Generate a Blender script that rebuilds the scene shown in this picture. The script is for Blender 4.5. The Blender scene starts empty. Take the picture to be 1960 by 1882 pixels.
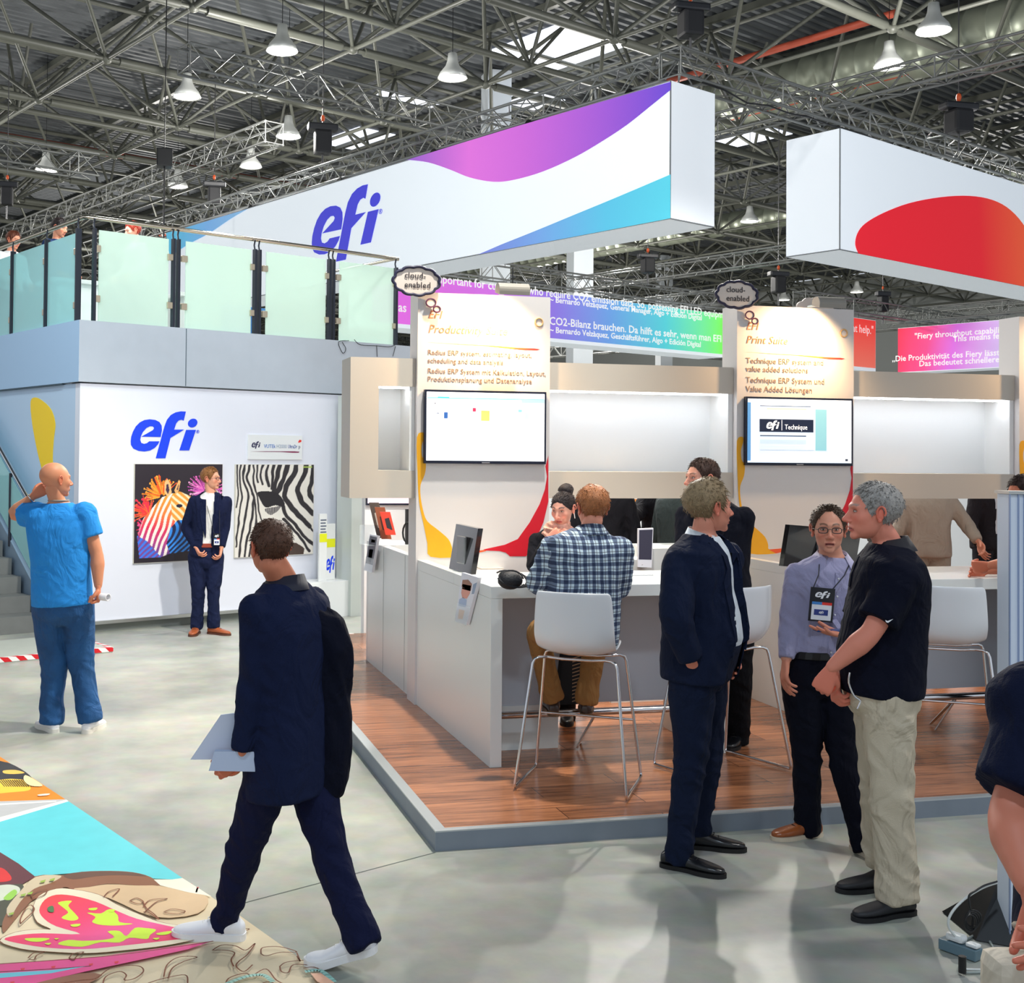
import bpy, bmesh, math, random
import numpy as np
from mathutils import Vector, Matrix, noise
SC = bpy.context.scene
COL = SC.collection
random.seed(7); np.random.seed(7)

# ------------------------------------------------------------------ camera
FPX, CXP, CYP = 2302.44, 770.49, 827.61
CAM_R = np.array([[0.9738927, -0.2268222, 0.0091989],
                  [0.0132379, 0.0162922, -0.9997796],
                  [0.2266223, 0.9737999, 0.0188696]])   # rows: right, down, forward
EYE = np.array([0.0, 0.0, 1.9])
cam_data = bpy.data.cameras.new('camera')
cam = bpy.data.objects.new('camera', cam_data); COL.objects.link(cam)
cam_data.sensor_width = 36.0; cam_data.sensor_fit = 'HORIZONTAL'
cam_data.lens = FPX/1960*36.0
cam_data.shift_x = (980-CXP)/1960
cam_data.shift_y = (CYP-941)/1960
cam_data.clip_start = 0.05; cam_data.clip_end = 400
m = Matrix.Identity(4)
for i in range(3):
    m[i][0] = CAM_R[0][i]; m[i][1] = -CAM_R[1][i]; m[i][2] = -CAM_R[2][i]; m[i][3] = EYE[i]
cam.matrix_world = m
SC.camera = cam

# ------------------------------------------------------------------ light and exposure
SC.view_settings.view_transform = 'Standard'
SC.view_settings.look = 'None'
SC.view_settings.gamma = 1.0
SC.view_settings.use_curve_mapping = False
SC.view_settings.exposure = 0.0
w = bpy.data.worlds.new('hall_daylight'); SC.world = w; w.use_nodes = True
w.node_tree.nodes['Background'].inputs[0].default_value = (0.84, 0.91, 1.0, 1)
w.node_tree.nodes['Background'].inputs[1].default_value = 0.72

HU = np.array([0.90686, 0.42143, 0.0]); HV = np.array([-0.42143, 0.90686, 0.0])   # hall axes
def hall(u, v, z=0.0): return Vector((u*HU[0]+v*HV[0], u*HU[1]+v*HV[1], z))

def spot(name, loc, target, power, angle=60, color=(1, 1, 1), size=0.15, blend=0.5):
    l = bpy.data.lights.new(name, 'SPOT'); l.energy = power; l.spot_size = math.radians(angle)
    l.spot_blend = blend; l.color = color; l.shadow_soft_size = size
    o = bpy.data.objects.new(name, l); COL.objects.link(o); o.location = loc
    o.rotation_euler = (Vector(target)-Vector(loc)).to_track_quat('-Z', 'Y').to_euler()
    return o
COOL = (0.86, 0.93, 1.0); WARM = (1.0, 0.84, 0.66)
# point lights for the high-bay lamps, plus added ones to brighten the far hall
for (u_, v_, z_, p_) in ((14.5, 23.2, 9.6, 1100), (18.6, 30.0, 9.6, 1100), (8.0, 9.0, 9.8, 700), (24.5, 13.5, 9.6, 1100), (30, 27, 9.0, 1800), (40, 40, 9.0, 2600), (55, 26, 9.0, 2600), (26, 52, 9.0, 2600), (58, 60, 9.0, 3200), (10, 38, 9.0, 1600), (2, 26, 9.5, 1000)):
    l_ = bpy.data.lights.new('high_bay_fill', 'POINT'); l_.energy = p_; l_.color = (1, .97, .92); l_.shadow_soft_size = .35
    o_ = bpy.data.objects.new('high_bay_fill', l_); COL.objects.link(o_); o_.location = hall(u_, v_, z_)
for (u_, v_, z_, p_) in ((6.6, 14.5, 5.6, 120), (8.4, 14.8, 5.6, 120)):  # added lights behind the balcony glass, no fixture; they brighten the panes
    l_ = bpy.data.lights.new('glass_fill', 'POINT'); l_.energy = p_; l_.color = (.95, 1, .97); l_.shadow_soft_size = .2
    o_ = bpy.data.objects.new('glass_fill', l_); COL.objects.link(o_); o_.location = hall(u_, v_, z_)
# added spots without fixtures, most off the truss ring, lighting stand, walls and aisle
spot('rig_fill_spot', hall(14.1, 11.3, 7.5), (2.5, 6.5, 0), 1500, 62, (1, .95, .88), .10)
spot('rig_fill_spot', hall(12.5, 9.0, 7.6), (0.6, 6.5, 0), 1500, 60, (1, .96, .88), .10)
spot('rig_fill_spot', hall(5.5, 5.0, 7.6), (0.2, 9.2, 0.2), 2300, 70, (1, .96, .86), .15)
spot('rig_fill_spot', hall(3.0, 3.0, 7.6), (-0.1, 13.3, 1.4), 1500, 34, COOL, .25)
spot('rig_fill_spot', hall(8.0, 0.5, 8.0), (3.6, 5.0, 0.6), 750, 55, (1, .98, .94), .15)
spot('rig_fill_spot', hall(0.0, 0.0, 8.0), (2.0, 4.6, 0.0), 650, 50, (.70, .86, 1.0), .3)
spot('rig_fill_spot', hall(4.0, 1.5, 7.0), hall(14, 17, 6.3), 1300, 50, (.93, .96, 1), .3)
spot('rig_fill_spot', hall(14.0, 1.5, 7.0), hall(20, 11, 6.3), 1200, 60, (.93, .96, 1), .3)
spot('rig_fill_spot', hall(2.0, 8.0, 8.5), hall(6.5, 14.5, 3.6), 1300, 50, (.9, 1, .97), .2)
spot('rig_fill_spot', hall(12.0, 13.0, 7.2), (4.6, 10.8, 0.5), 1500, 75, (1, .97, .93), .3)
spot('rig_fill_spot', hall(0.0, 9.5, 7.5), hall(5.0, 12.6, 1.6), 500, 45, (.75, .88, 1), .2)

def pray(px, py):
    d = np.array([(px-CXP)/FPX, (py-CYP)/FPX, 1.0]) @ CAM_R
    return d
def on_plane(px, py, P, n):
    d = pray(px, py); P = np.array(P, float); n = np.array(n, float)
    t = np.dot(P-EYE, n)/np.dot(d, n); return Vector(EYE+d*t)
def atZ(px, py, z=0.0): return on_plane(px, py, (0, 0, z), (0, 0, 1))
def atY(px, py, y): return on_plane(px, py, (0, y, 0), (0, 1, 0))
def atX(px, py, x): return on_plane(px, py, (x, 0, 0), (1, 0, 0))
def atV(px, py, v): return on_plane(px, py, HV*v, HV)
def atU(px, py, u): return on_plane(px, py, HU*u, HU)

# ------------------------------------------------------------------ materials
def lin(c):
    c = c/255.0
    return c/12.92 if c <= 0.04045 else ((c+0.055)/1.055)**2.4
def rgb(r, g, b): return (lin(r), lin(g), lin(b), 1.0)
MATS = {}
def mat(name, col, rough=0.5, metal=0.0, emit=0.0, bump=0.0, bscale=40.0, var=0.0, vscale=6.0, spec=0.5,
        sheen=0.0, trans=0.0, alpha=1.0, fold=0.0, sss=0.0, coat=0.0, attr=None, ecol=None):
    if name in MATS: return MATS[name]
    m = bpy.data.materials.new(name); m.use_nodes = True; nt = m.node_tree; N = nt.nodes; Lk = nt.links
    b = N['Principled BSDF']
    c = rgb(*col)
    b.inputs['Base Color'].default_value = c
    b.inputs['Roughness'].default_value = rough; b.inputs['Metallic'].default_value = metal
    b.inputs['Specular IOR Level'].default_value = spec
    if sheen: b.inputs['Sheen Weight'].default_value = sheen; b.inputs['Sheen Roughness'].default_value = .5
    if trans: b.inputs['Transmission Weight'].default_value = trans
    if alpha < 1: b.inputs['Alpha'].default_value = alpha
    if coat: b.inputs['Coat Weight'].default_value = coat
    if sss:
        b.inputs['Subsurface Weight'].default_value = sss
        b.inputs['Subsurface Radius'].default_value = (.012, .005, .003); b.inputs['Subsurface Scale'].default_value = 1.0
    tc = N.new('ShaderNodeTexCoord')
    src = None
    if attr:
        a = N.new('ShaderNodeAttribute'); a.attribute_name = attr
        Lk.new(a.outputs['Color'], b.inputs['Base Color']); src = a.outputs['Color']
    if emit:
        b.inputs['Emission Color'].default_value = rgb(*(ecol or col)); b.inputs['Emission Strength'].default_value = emit
        if attr: Lk.new(src, b.inputs['Emission Color'])
    if var:
        n = N.new('ShaderNodeTexNoise'); n.inputs['Scale'].default_value = vscale; n.inputs['Detail'].default_value = 4
        Lk.new(tc.outputs['Object'], n.inputs['Vector'])
        mx = N.new('ShaderNodeMix'); mx.data_type = 'RGBA'; mx.blend_type = 'MULTIPLY'
        mx.inputs['Factor'].default_value = 1.0
        if src: Lk.new(src, mx.inputs['A'])
        else: mx.inputs['A'].default_value = c
        r = N.new('ShaderNodeMapRange'); r.inputs['From Min'].default_value = .3; r.inputs['From Max'].default_value = .7
        r.inputs['To Min'].default_value = 1-var; r.inputs['To Max'].default_value = 1+var*.4
        Lk.new(n.outputs['Fac'], r.inputs['Value']); Lk.new(r.outputs['Result'], mx.inputs['B'])
        Lk.new(mx.outputs['Result'], b.inputs['Base Color'])
    if bump:
        n2 = N.new('ShaderNodeTexNoise'); n2.inputs['Scale'].default_value = bscale; n2.inputs['Detail'].default_value = 3
        Lk.new(tc.outputs['Object'], n2.inputs['Vector'])
        bp = N.new('ShaderNodeBump'); bp.inputs['Strength'].default_value = bump; bp.inputs['Distance'].default_value = .01
        Lk.new(n2.outputs['Fac'], bp.inputs['Height']); Lk.new(bp.outputs['Normal'], b.inputs['Normal'])
        if fold:
            mpn = N.new('ShaderNodeMapping'); mpn.inputs['Scale'].default_value = (1, 1, .62); Lk.new(tc.outputs['Object'], mpn.inputs['Vector'])
            n3 = N.new('ShaderNodeTexNoise'); n3.inputs['Scale'].default_value = 8; n3.inputs['Detail'].default_value = 2.5; n3.inputs['Distortion'].default_value = 1.6
            Lk.new(mpn.outputs['Vector'], n3.inputs['Vector']); b3 = N.new('ShaderNodeBump'); b3.inputs['Strength'].default_value = fold; b3.inputs['Distance'].default_value = .05
            Lk.new(n3.outputs['Fac'], b3.inputs['Height']); Lk.new(b3.outputs['Normal'], bp.inputs['Normal'])
    MATS[name] = m
    return m

# ------------------------------------------------------------------ object helpers
def tag(o, label=None, cat=None, group=None, kind=None):
    if label: o['label'] = label
    if cat: o['category'] = cat
    if group: o['group'] = group
    if kind: o['kind'] = kind
    return o
def empty(name, loc, label=None, cat=None, group=None, kind=None, rz=0.0):
    o = bpy.data.objects.new(name, None); COL.objects.link(o); o.location = loc; o.rotation_euler = (0, 0, rz)
    o.empty_display_size = .1
    return tag(o, label, cat, group, kind)
def link_mesh(name, me, mats, parent=None, smooth=False, origin=None, local=False):
    if not isinstance(mats, (list, tuple)): mats = [mats]
    for mm in mats: me.materials.append(mm)
    n = len(me.vertices); co = np.empty(n*3, np.float32); me.vertices.foreach_get('co', co); co = co.reshape(-1, 3)
    if smooth: me.polygons.foreach_set('use_smooth', np.ones(len(me.polygons), bool))
    o = bpy.data.objects.new(name, me); COL.objects.link(o)
    if local:
        o.parent = parent; return o
    if n == 0: c = np.zeros(3)
    else:
        mn, mxx = co.min(0), co.max(0); c = (mn+mxx)/2
        if parent is None: c[2] = mn[2]
    if origin is not None: c = np.array(origin)
    me.vertices.foreach_set('co', (co-c).astype(np.float32).ravel()); me.update()
    if parent is not None:
        o.parent = parent
        pl_ = parent.location.copy(); q = parent.parent
        while q is not None: pl_ = pl_+q.location; q = q.parent
        o.location = Vector(c)-pl_
    else: o.location = c
    return o
class MB:
    def __init__(s): s.v = []; s.f = []; s.m = []; s.sm = []
    def add(s, vs, fs, mi=0, smooth=False):
        b = len(s.v); s.v += [tuple(p) for p in vs]
        s.f += [tuple(i+b for i in f) for f in fs]; s.m += [mi]*len(fs); s.sm += [smooth]*len(fs); return s
    def box(s, a, b, mi=0, fr=None, bev=0.0):
        x0, y0, z0 = a; x1, y1, z1 = b
        if x0 > x1: x0, x1 = x1, x0
        if y0 > y1: y0, y1 = y1, y0
        if z0 > z1: z0, z1 = z1, z0
        if bev > 0:
            e = min(bev, (x1-x0)*.45, (y1-y0)*.45, (z1-z0)*.45)
            bmm = bmesh.new(); bmesh.ops.create_cube(bmm, size=1)
            for v in bmm.verts: v.co = Vector((x0+(v.co.x+.5)*(x1-x0), y0+(v.co.y+.5)*(y1-y0), z0+(v.co.z+.5)*(z1-z0)))
            bmesh.ops.bevel(bmm, geom=bmm.edges[:], offset=e, segments=2, affect='EDGES', profile=.6)
            bmm.verts.index_update()
            vs = [tuple(v.co) for v in bmm.verts]; fs = [tuple(v.index for v in f.verts) for f in bmm.faces]; bmm.free()
        else:
            vs = [(x0, y0, z0), (x1, y0, z0), (x1, y1, z0), (x0, y1, z0), (x0, y0, z1), (x1, y0, z1), (x1, y1, z1), (x0, y1, z1)]
            fs = [(0, 3, 2, 1), (4, 5, 6, 7), (0, 1, 5, 4), (1, 2, 6, 5), (2, 3, 7, 6), (3, 0, 4, 7)]
        if fr: vs = [tuple(fr(*p)) for p in vs]
        return s.add(vs, fs, mi)
    def tube(s, p0, p1, r, n=8, mi=0, r1=None, caps=True, smooth=True):
        p0 = Vector(p0); p1 = Vector(p1); d = (p1-p0)
        if d.length < 1e-6: return s
        d.normalize(); a = d.orthogonal().normalized(); b = d.cross(a); r1 = r if r1 is None else r1
        vs = []
        for p, rr in ((p0, r), (p1, r1)):
            for i in range(n):
                t = 2*math.pi*i/n; vs.append(p+a*math.cos(t)*rr+b*math.sin(t)*rr)
        fs = [(i, (i+1) % n, n+(i+1) % n, n+i) for i in range(n)]
        s.add(vs, fs, mi, smooth)
        if caps:
            s.add(vs[:n], [tuple(reversed(range(n)))], mi); s.add(vs[n:], [tuple(range(n))], mi)
        return s
    def path(s, pts, r, n=8, mi=0, closed=False):
        pts = [Vector(p) for p in pts]; L = len(pts); rings = []; a = None
        rr = r if isinstance(r, (list, tuple)) else [r]*L
        for i, p in enumerate(pts):
            if closed: d = pts[(i+1) % L]-pts[i-1]
            else: d = (pts[min(i+1, L-1)]-pts[max(i-1, 0)])
            if d.length < 1e-9: d = Vector((0, 0, 1))
            d.normalize()
            if a is None: a = d.orthogonal().normalized()
            a = (a-d*a.dot(d)); a = a.normalized() if a.length > 1e-6 else d.orthogonal().normalized()
            b = d.cross(a); rings.append([p+a*math.cos(2*math.pi*k/n)*rr[i]+b*math.sin(2*math.pi*k/n)*rr[i] for k in range(n)])
        vs = [q for rg in rings for q in rg]; fs = []
        for i in range(L if closed else L-1):
            j = (i+1) % L
            for k in range(n): fs.append((i*n+k, i*n+(k+1) % n, j*n+(k+1) % n, j*n+k))
        s.add(vs, fs, mi, True)
        if not closed:
            s.add(rings[0], [tuple(reversed(range(n)))], mi); s.add(rings[-1], [tuple(range(n))], mi)
        return s
    def poly(s, pts, mi=0): return s.add(pts, [tuple(range(len(pts)))], mi)
    def prism(s, pts, vec, mi=0, mi_side=None):
        # polygon (possibly concave) extruded by vec
        pts = [Vector(p) for p in pts]; vec = Vector(vec); n = len(pts)
        from mathutils.geometry import tessellate_polygon
        tri = tessellate_polygon([pts]); back = [p+vec for p in pts]
        nrm = Vector((0, 0, 0))
        for i in range(n): nrm += pts[i].cross(pts[(i+1) % n])
        fix = []
        for t in tri:
            tn = (pts[t[1]]-pts[t[0]]).cross(pts[t[2]]-pts[t[0]])
            fix.append(tuple(t) if tn.dot(vec) < 0 else tuple(reversed(t)))
        s.add(pts, fix, mi)
        if vec.length > 1e-9:
            s.add(back, [tuple(reversed(t)) for t in fix], mi if mi_side is None else mi_side)
            flip = nrm.dot(vec) > 0
            fs = [(i, (i+1) % n, n+(i+1) % n, n+i) for i in range(n)]
            if not flip: fs = [tuple(reversed(f)) for f in fs]
            s.add(pts+back, fs, mi if mi_side is None else mi_side)
        return s
    def lathe(s, prof, c=(0, 0, 0), n=24, mi=0, ax=None):
        c = Vector(c); L = len(prof); vs = []
        d = Vector(ax).normalized() if ax is not None else Vector((0, 0, 1)); a = d.orthogonal().normalized(); b = d.cross(a)
        for r, z in prof:
            for k in range(n):
                t = 2*math.pi*k/n; vs.append(c+a*r*math.cos(t)+b*r*math.sin(t)+d*z)
        fs = [(i*n+k, i*n+(k+1) % n, (i+1)*n+(k+1) % n, (i+1)*n+k) for i in range(L-1) for k in range(n)]
        return s.add(vs, fs, mi, True)
    def ellipsoid(s, c, r, n=16, mi=0, fr=None):
        vs = []; fs = []; m_ = n//2
        for i in range(m_+1):
            ph = math.pi*i/m_
            for k in range(n):
                t = 2*math.pi*k/n
                p = (r[0]*math.sin(ph)*math.cos(t), r[1]*math.sin(ph)*math.sin(t), r[2]*math.cos(ph))
                if fr: p = fr(*p)
                vs.append((c[0]+p[0], c[1]+p[1], c[2]+p[2]))
        for i in range(m_):
            for k in range(n): fs.append((i*n+k, (i+1)*n+k, (i+1)*n+(k+1) % n, i*n+(k+1) % n))
        return s.add(vs, fs, mi, True)
    def mesh(s, name):
        me = bpy.data.meshes.new(name); me.from_pydata([tuple(v) for v in s.v], [], s.f)
        me.polygons.foreach_set('material_index', np.array(s.m, np.int32)); me.polygons.foreach_set('use_smooth', np.array(s.sm, bool)); me.update()
        return me
    def build(s, name, mats, parent=None, label=None, cat=None, group=None, kind=None, origin=None, local=False):
        o = link_mesh(name, s.mesh(name), mats, parent, origin=origin, local=local)
        return tag(o, label, cat, group, kind)
def copy_tree(o, parent=None):
    c = o.copy(); COL.objects.link(c)
    if parent is not None: c.parent = parent
    for ch in [x for x in bpy.data.objects if x.parent == o and x != c]: copy_tree(ch, c)
    return c
def hfr(u, v, z): return hall(u, v, z)
def bez(pts, n=6):
    # closed smooth curve through 2D points (Catmull-Rom)
    out = []; L = len(pts)
    for i in range(L):
        p0, p1, p2, p3 = [np.array(pts[(i+k-1) % L], float) for k in range(4)]
        for j in range(n):
            t = j/n
            out.append(tuple(.5*((2*p1)+(-p0+p2)*t+(2*p0-5*p1+4*p2-p3)*t*t+(-p0+3*p1-3*p2+p3)*t**3)))
    return out
def opn(pts, n=6):
    out = []; L = len(pts)
    for i in range(L-1):
        p0 = np.array(pts[max(i-1, 0)], float); p1 = np.array(pts[i], float); p2 = np.array(pts[i+1], float); p3 = np.array(pts[min(i+2, L-1)], float)
        for j in range(n):
            t = j/n
            out.append(tuple(.5*((2*p1)+(-p0+p2)*t+(2*p0-5*p1+4*p2-p3)*t*t+(-p0+3*p1-3*p2+p3)*t**3)))
    out.append(tuple(pts[-1])); return out
def V2(p): return Vector(p)
def text(body, name, origin, right, up, size, material, parent=None, align='LEFT', depth=.001, shear=0.0, label=None, bold=0.0, width=None):
    cu = bpy.data.curves.new(name, 'FONT'); cu.body = body; cu.size = size; cu.align_x = align; cu.extrude = depth
    cu.shear = shear; cu.resolution_u = 2; cu.offset = bold
    tmp = bpy.data.objects.new(name, cu); COL.objects.link(tmp)
    dg = bpy.context.evaluated_depsgraph_get(); me = bpy.data.meshes.new_from_object(tmp.evaluated_get(dg), depsgraph=dg)
    bpy.data.objects.remove(tmp); bpy.data.curves.remove(cu); me.materials.clear()
    R_ = Vector(right).normalized(); U_ = Vector(up).normalized(); N_ = R_.cross(U_)
    n = len(me.vertices); co = np.empty(n*3, np.float32); me.vertices.foreach_get('co', co); co = co.reshape(-1, 3)
    if width and n:
        wd = co[:, 0].max()-co[:, 0].min(); co[:, 0] *= width/wd
    out = co[:, :1]*np.array(R_)+co[:, 1:2]*np.array(U_)+co[:, 2:]*np.array(N_)+np.array(origin)
    me.vertices.foreach_set('co', out.astype(np.float32).ravel()); me.update()
    o = link_mesh(name, me, material, parent)
    if label: o['label'] = label
    return o
def painted(name, W, H, nx, ny, fn, place, material, parent=None, **kw):
    """a grid sheet whose printed picture is held as a colour attribute; fn(U,V)->rgb arrays in 0..1 sRGB"""
    us, vs = np.meshgrid(np.linspace(0, 1, nx), np.linspace(0, 1, ny))
    me = bpy.data.meshes.new(name)
    P = [tuple(place(u, v)) for u, v in zip(us.ravel(), vs.ravel())]
    F = [(j*nx+i, j*nx+i+1, (j+1)*nx+i+1, (j+1)*nx+i) for j in range(ny-1) for i in range(nx-1)]
    me.from_pydata(P, [], F)
    c = np.clip(fn(us, vs), 0, 1).reshape(-1, 3)
    c = np.where(c <= .04045, c/12.92, ((c+.055)/1.055)**2.4)
    at = me.color_attributes.new('print', 'FLOAT_COLOR', 'POINT')
    at.data.foreach_set('color', np.concatenate([c, np.ones((len(c), 1))], 1).astype(np.float32).ravel())
    return tag(link_mesh(name, me, material, parent), **kw)

# efi mark, traced outline in its own 600 x 450 units (y down)
LOGO_E = [(80,300),(84,265),(98,225),(120,185),(150,155),(185,137),(225,131),(268,136),(300,152),(317,180),(319,215),(310,267),(163,264),
          (252,213),(260,198),(250,186),(228,184),(200,198),(174,228),(158,262),(153,290),(161,312),(182,320),(205,314),(222,300),(300,300),
          (290,322),(265,350),(230,370),(185,378),(140,373),(100,355),(82,328)]
LOGO_F = [(503,72),(486,142),(470,134),(448,140),(430,160),(413,210),(490,210),(385,274),(346,430),(272,430),(332,210),(341,180),(358,135),(388,98),(425,78),(465,70)]
LOGO_I = [(505,212),(580,212),(528,370),(453,370)]
LOGO_DOT = [(555+36*math.cos(t)+6*math.sin(t), 160-34*math.sin(t)) for t in [k*math.pi/10 for k in range(20)]]
def logo(name, place, material, parent, depth=.004, reg=True, label=None, cat=None, out=None):
    """place(x, y) with x 80..600 and y 70..430 -> world point on the printed face; out: outward normal"""
    mb = MB()
    for pts in (LOGO_E, LOGO_F, LOGO_I, LOGO_DOT):
        P = [Vector(place(*p))+Vector(out)*depth for p in pts]
        mb.prism(P, Vector(out)*(-depth*.9))
    if reg:
        for rr in (13,):
            ring = [(594+rr*math.cos(t), 226+rr*math.sin(t)) for t in [k*math.pi/8 for k in range(16)]]
            rin = [(594+(rr-2.5)*math.cos(t), 226+(rr-2.5)*math.sin(t)) for t in [k*math.pi/8 for k in range(16)]]
            P = [Vector(place(*p))+Vector(out)*depth for p in ring+rin]
            mb.add(P, [(k, (k+1) % 16, 16+(k+1) % 16, 16+k) for k in range(16)])
        for seg in ([(589,218),(591.5,218),(591.5,234),(589,234)], [(591,218),(598,218),(599,222),(598,226),(591,227),(591,224.5),(596,224),(596.5,221),(591,220.5)], [(592,226),(595,226),(600,234),(597,234)]):
            mb.prism([Vector(place(*p))+Vector(out)*depth for p in seg], Vector(out)*(-depth*.5))
    return mb.build(name, material, parent, label=label, cat=cat)
# ================================================================== structure
M_white = mat('white_laminate', (232, 234, 232), .35, spec=.4)
M_beam = mat('cream_laminate', (206, 198, 186), .5)
M_gray = mat('gray_fascia_vinyl', (178, 186, 196), .55, var=.03)
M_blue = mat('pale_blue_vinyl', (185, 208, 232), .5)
M_alu = mat('aluminium', (190, 192, 190), .32, 1.0)
M_chrome = mat('chrome', (225, 225, 228), .12, 1.0)
M_black = mat('black_plastic', (16, 17, 20), .35)
M_dkmetal = mat('dark_steel', (52, 56, 66), .4, .6)
M_fabric_w = mat('white_banner_cloth_glow', (236, 240, 244), .75, emit=.34, ecol=(225, 238, 250))  # cloth glows a little: light on the banners put into emission

# concrete floor
fm = bpy.data.materials.new('polished_concrete'); fm.use_nodes = True
nt = fm.node_tree; N = nt.nodes; L = nt.links; b = N['Principled BSDF']
g = N.new('ShaderNodeNewGeometry')
n1 = N.new('ShaderNodeTexNoise'); n1.inputs['Scale'].default_value = .9; n1.inputs['Detail'].default_value = 6; n1.inputs['Roughness'].default_value = .62
n2 = N.new('ShaderNodeTexNoise'); n2.inputs['Scale'].default_value = 9; n2.inputs['Detail'].default_value = 4
L.new(g.outputs['Position'], n1.inputs['Vector']); L.new(g.outputs['Position'], n2.inputs['Vector'])
cr = N.new('ShaderNodeValToRGB'); cr.color_ramp.elements[0].position = .35; cr.color_ramp.elements[0].color = rgb(150, 154, 148)
cr.color_ramp.elements[1].position = .68; cr.color_ramp.elements[1].color = rgb(200, 200, 188)
L.new(n1.outputs['Fac'], cr.inputs['Fac'])
mx = N.new('ShaderNodeMix'); mx.data_type = 'RGBA'; mx.blend_type = 'MULTIPLY'; mx.inputs['Factor'].default_value = .25
L.new(cr.outputs['Color'], mx.inputs['A']); L.new(n2.outputs['Color'], mx.inputs['B']); L.new(mx.outputs['Result'], b.inputs['Base Color'])
mr = N.new('ShaderNodeMapRange'); mr.inputs['To Min'].default_value = .34; mr.inputs['To Max'].default_value = .52
L.new(n1.outputs['Fac'], mr.inputs['Value']); L.new(mr.outputs['Result'], b.inputs['Roughness'])
MB().add([hall(-14, -12, 0), hall(75, -12, 0), hall(75, 95, 0), hall(-14, 95, 0)], [(0, 1, 2, 3)]).build('floor', fm, kind='structure', label='polished grey concrete hall floor', origin=(0, 0, 0))
M_seam = mat('floor_joint', (92, 100, 98), .8)
sb = MB()
for a, c in (((480, 1725), (833, 1632)), ((0, 1862), (480, 1725))):
    A = atZ(*a, 0.0012); B = atZ(*c, .0012); d = (B-A).normalized(); s_ = Vector((-d.y, d.x, 0))*.003
    sb.add([A-s_, B-s_, B+s_, A+s_], [(0, 1, 2, 3)])
sb.build('trim_1', M_seam, kind='structure', label='thin dark joint line in the concrete floor')

# wood material (planks along X)
def wood(name, c1, c2, rough=.28):
    m = bpy.data.materials.new(name); m.use_nodes = True; nt = m.node_tree; N = nt.nodes; L = nt.links; b = N['Principled BSDF']
    g = N.new('ShaderNodeNewGeometry')
    br = N.new('ShaderNodeTexBrick'); br.offset = .37; br.inputs['Scale'].default_value = 1; br.inputs['Mortar Size'].default_value = .0022
    br.inputs['Brick Width'].default_value = 1.35; br.inputs['Row Height'].default_value = .19; br.inputs['Mortar'].default_value = rgb(52, 30, 22)
    br.inputs['Color1'].default_value = (.25, .25, .25, 1); br.inputs['Color2'].default_value = (.95, .95, .95, 1)
    L.new(g.outputs['Position'], br.inputs['Vector'])
    mp = N.new('ShaderNodeMapping'); mp.inputs['Scale'].default_value = (1.6, 16, 1); L.new(g.outputs['Position'], mp.inputs['Vector'])
    n = N.new('ShaderNodeTexNoise'); n.inputs['Scale'].default_value = 1.7; n.inputs['Detail'].default_value = 8; n.inputs['Roughness'].default_value = .62
    L.new(mp.outputs['Vector'], n.inputs['Vector'])
    ad = N.new('ShaderNodeMath'); ad.operation = 'MULTIPLY_ADD'; ad.inputs[1].default_value = .35
    L.new(br.outputs['Color'], ad.inputs[0]); L.new(n.outputs['Fac'], ad.inputs[2])
    cr = N.new('ShaderNodeValToRGB'); cr.color_ramp.elements[0].position = .38; cr.color_ramp.elements[0].color = rgb(*c1)
    cr.color_ramp.elements[1].position = .98; cr.color_ramp.elements[1].color = rgb(*c2)
    L.new(ad.outputs[0], cr.inputs['Fac'])
    mx = N.new('ShaderNodeMix'); mx.data_type = 'RGBA'; L.new(br.outputs['Fac'], mx.inputs['Factor']); L.new(cr.outputs['Color'], mx.inputs['A']); mx.inputs['B'].default_value = rgb(50, 28, 22)
    L.new(mx.outputs['Result'], b.inputs['Base Color']); b.inputs['Roughness'].default_value = rough
    return m
M_wood = wood('brown_plank_floor', (88, 50, 34), (198, 132, 92), .22)
HP = .09
pf = empty('floor_platform', (4, 8.5, 0), 'raised wooden plank platform with a grey metal edge under the white counters', 'platform')
MB().box((1.50, 5.63, .02), (11.0, 12.0, HP)).build('plank_deck', M_wood, pf)
eg = MB(); eg.box((1.487, 5.6601, HP-.001), (1.545, 12.0, HP+.006)); eg.box((1.487, 5.616, HP-.001), (11.0, 5.66, HP+.006))
eg.build('edge_trim', mat('edge_profile', (196, 202, 206), .35, .6), pf, label='bright metal edging strip')
MB().box((1.487, 5.6301, 0), (1.50, 12.0, HP-.001)).box((1.487, 5.616, 0), (11.0, 5.63, HP-.001)).build('skirt', mat('skirt_gray', (128, 138, 150), .6, var=.12, vscale=3), pf)

# ---------------- display wall of the stand
wall_y = 8.55
M_int = mat('niche_white', (238, 240, 240), .6)
def panel(idx, x0, first):
    x1 = x0+1.02; zt = 3.09
    lab = ['tall white display panel with a cloud badge and lamp, left of the counter row', 'tall white display panel with a cloud badge, behind the two men in suits', 'tall white display panel cut off by the right picture edge'][idx]
    r = empty('display_tower', (x0+.5, 8.6, HP), lab, 'display tower', 'display towers of the stand')
    MB().box((x0, 8.50, HP), (x1, 8.735, zt)).build('board', M_panel, r)
    mb = MB().box((x0-.004, 8.66, HP), (x0+.001, 8.735, 2.98)); 
    return r
M_panel = mat('panel_print_white', (216, 213, 213), .55)
PX = [2.085, 4.64, 7.195]
panels = [panel(i, x, i == 0) for i, x in enumerate(PX)]
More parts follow.
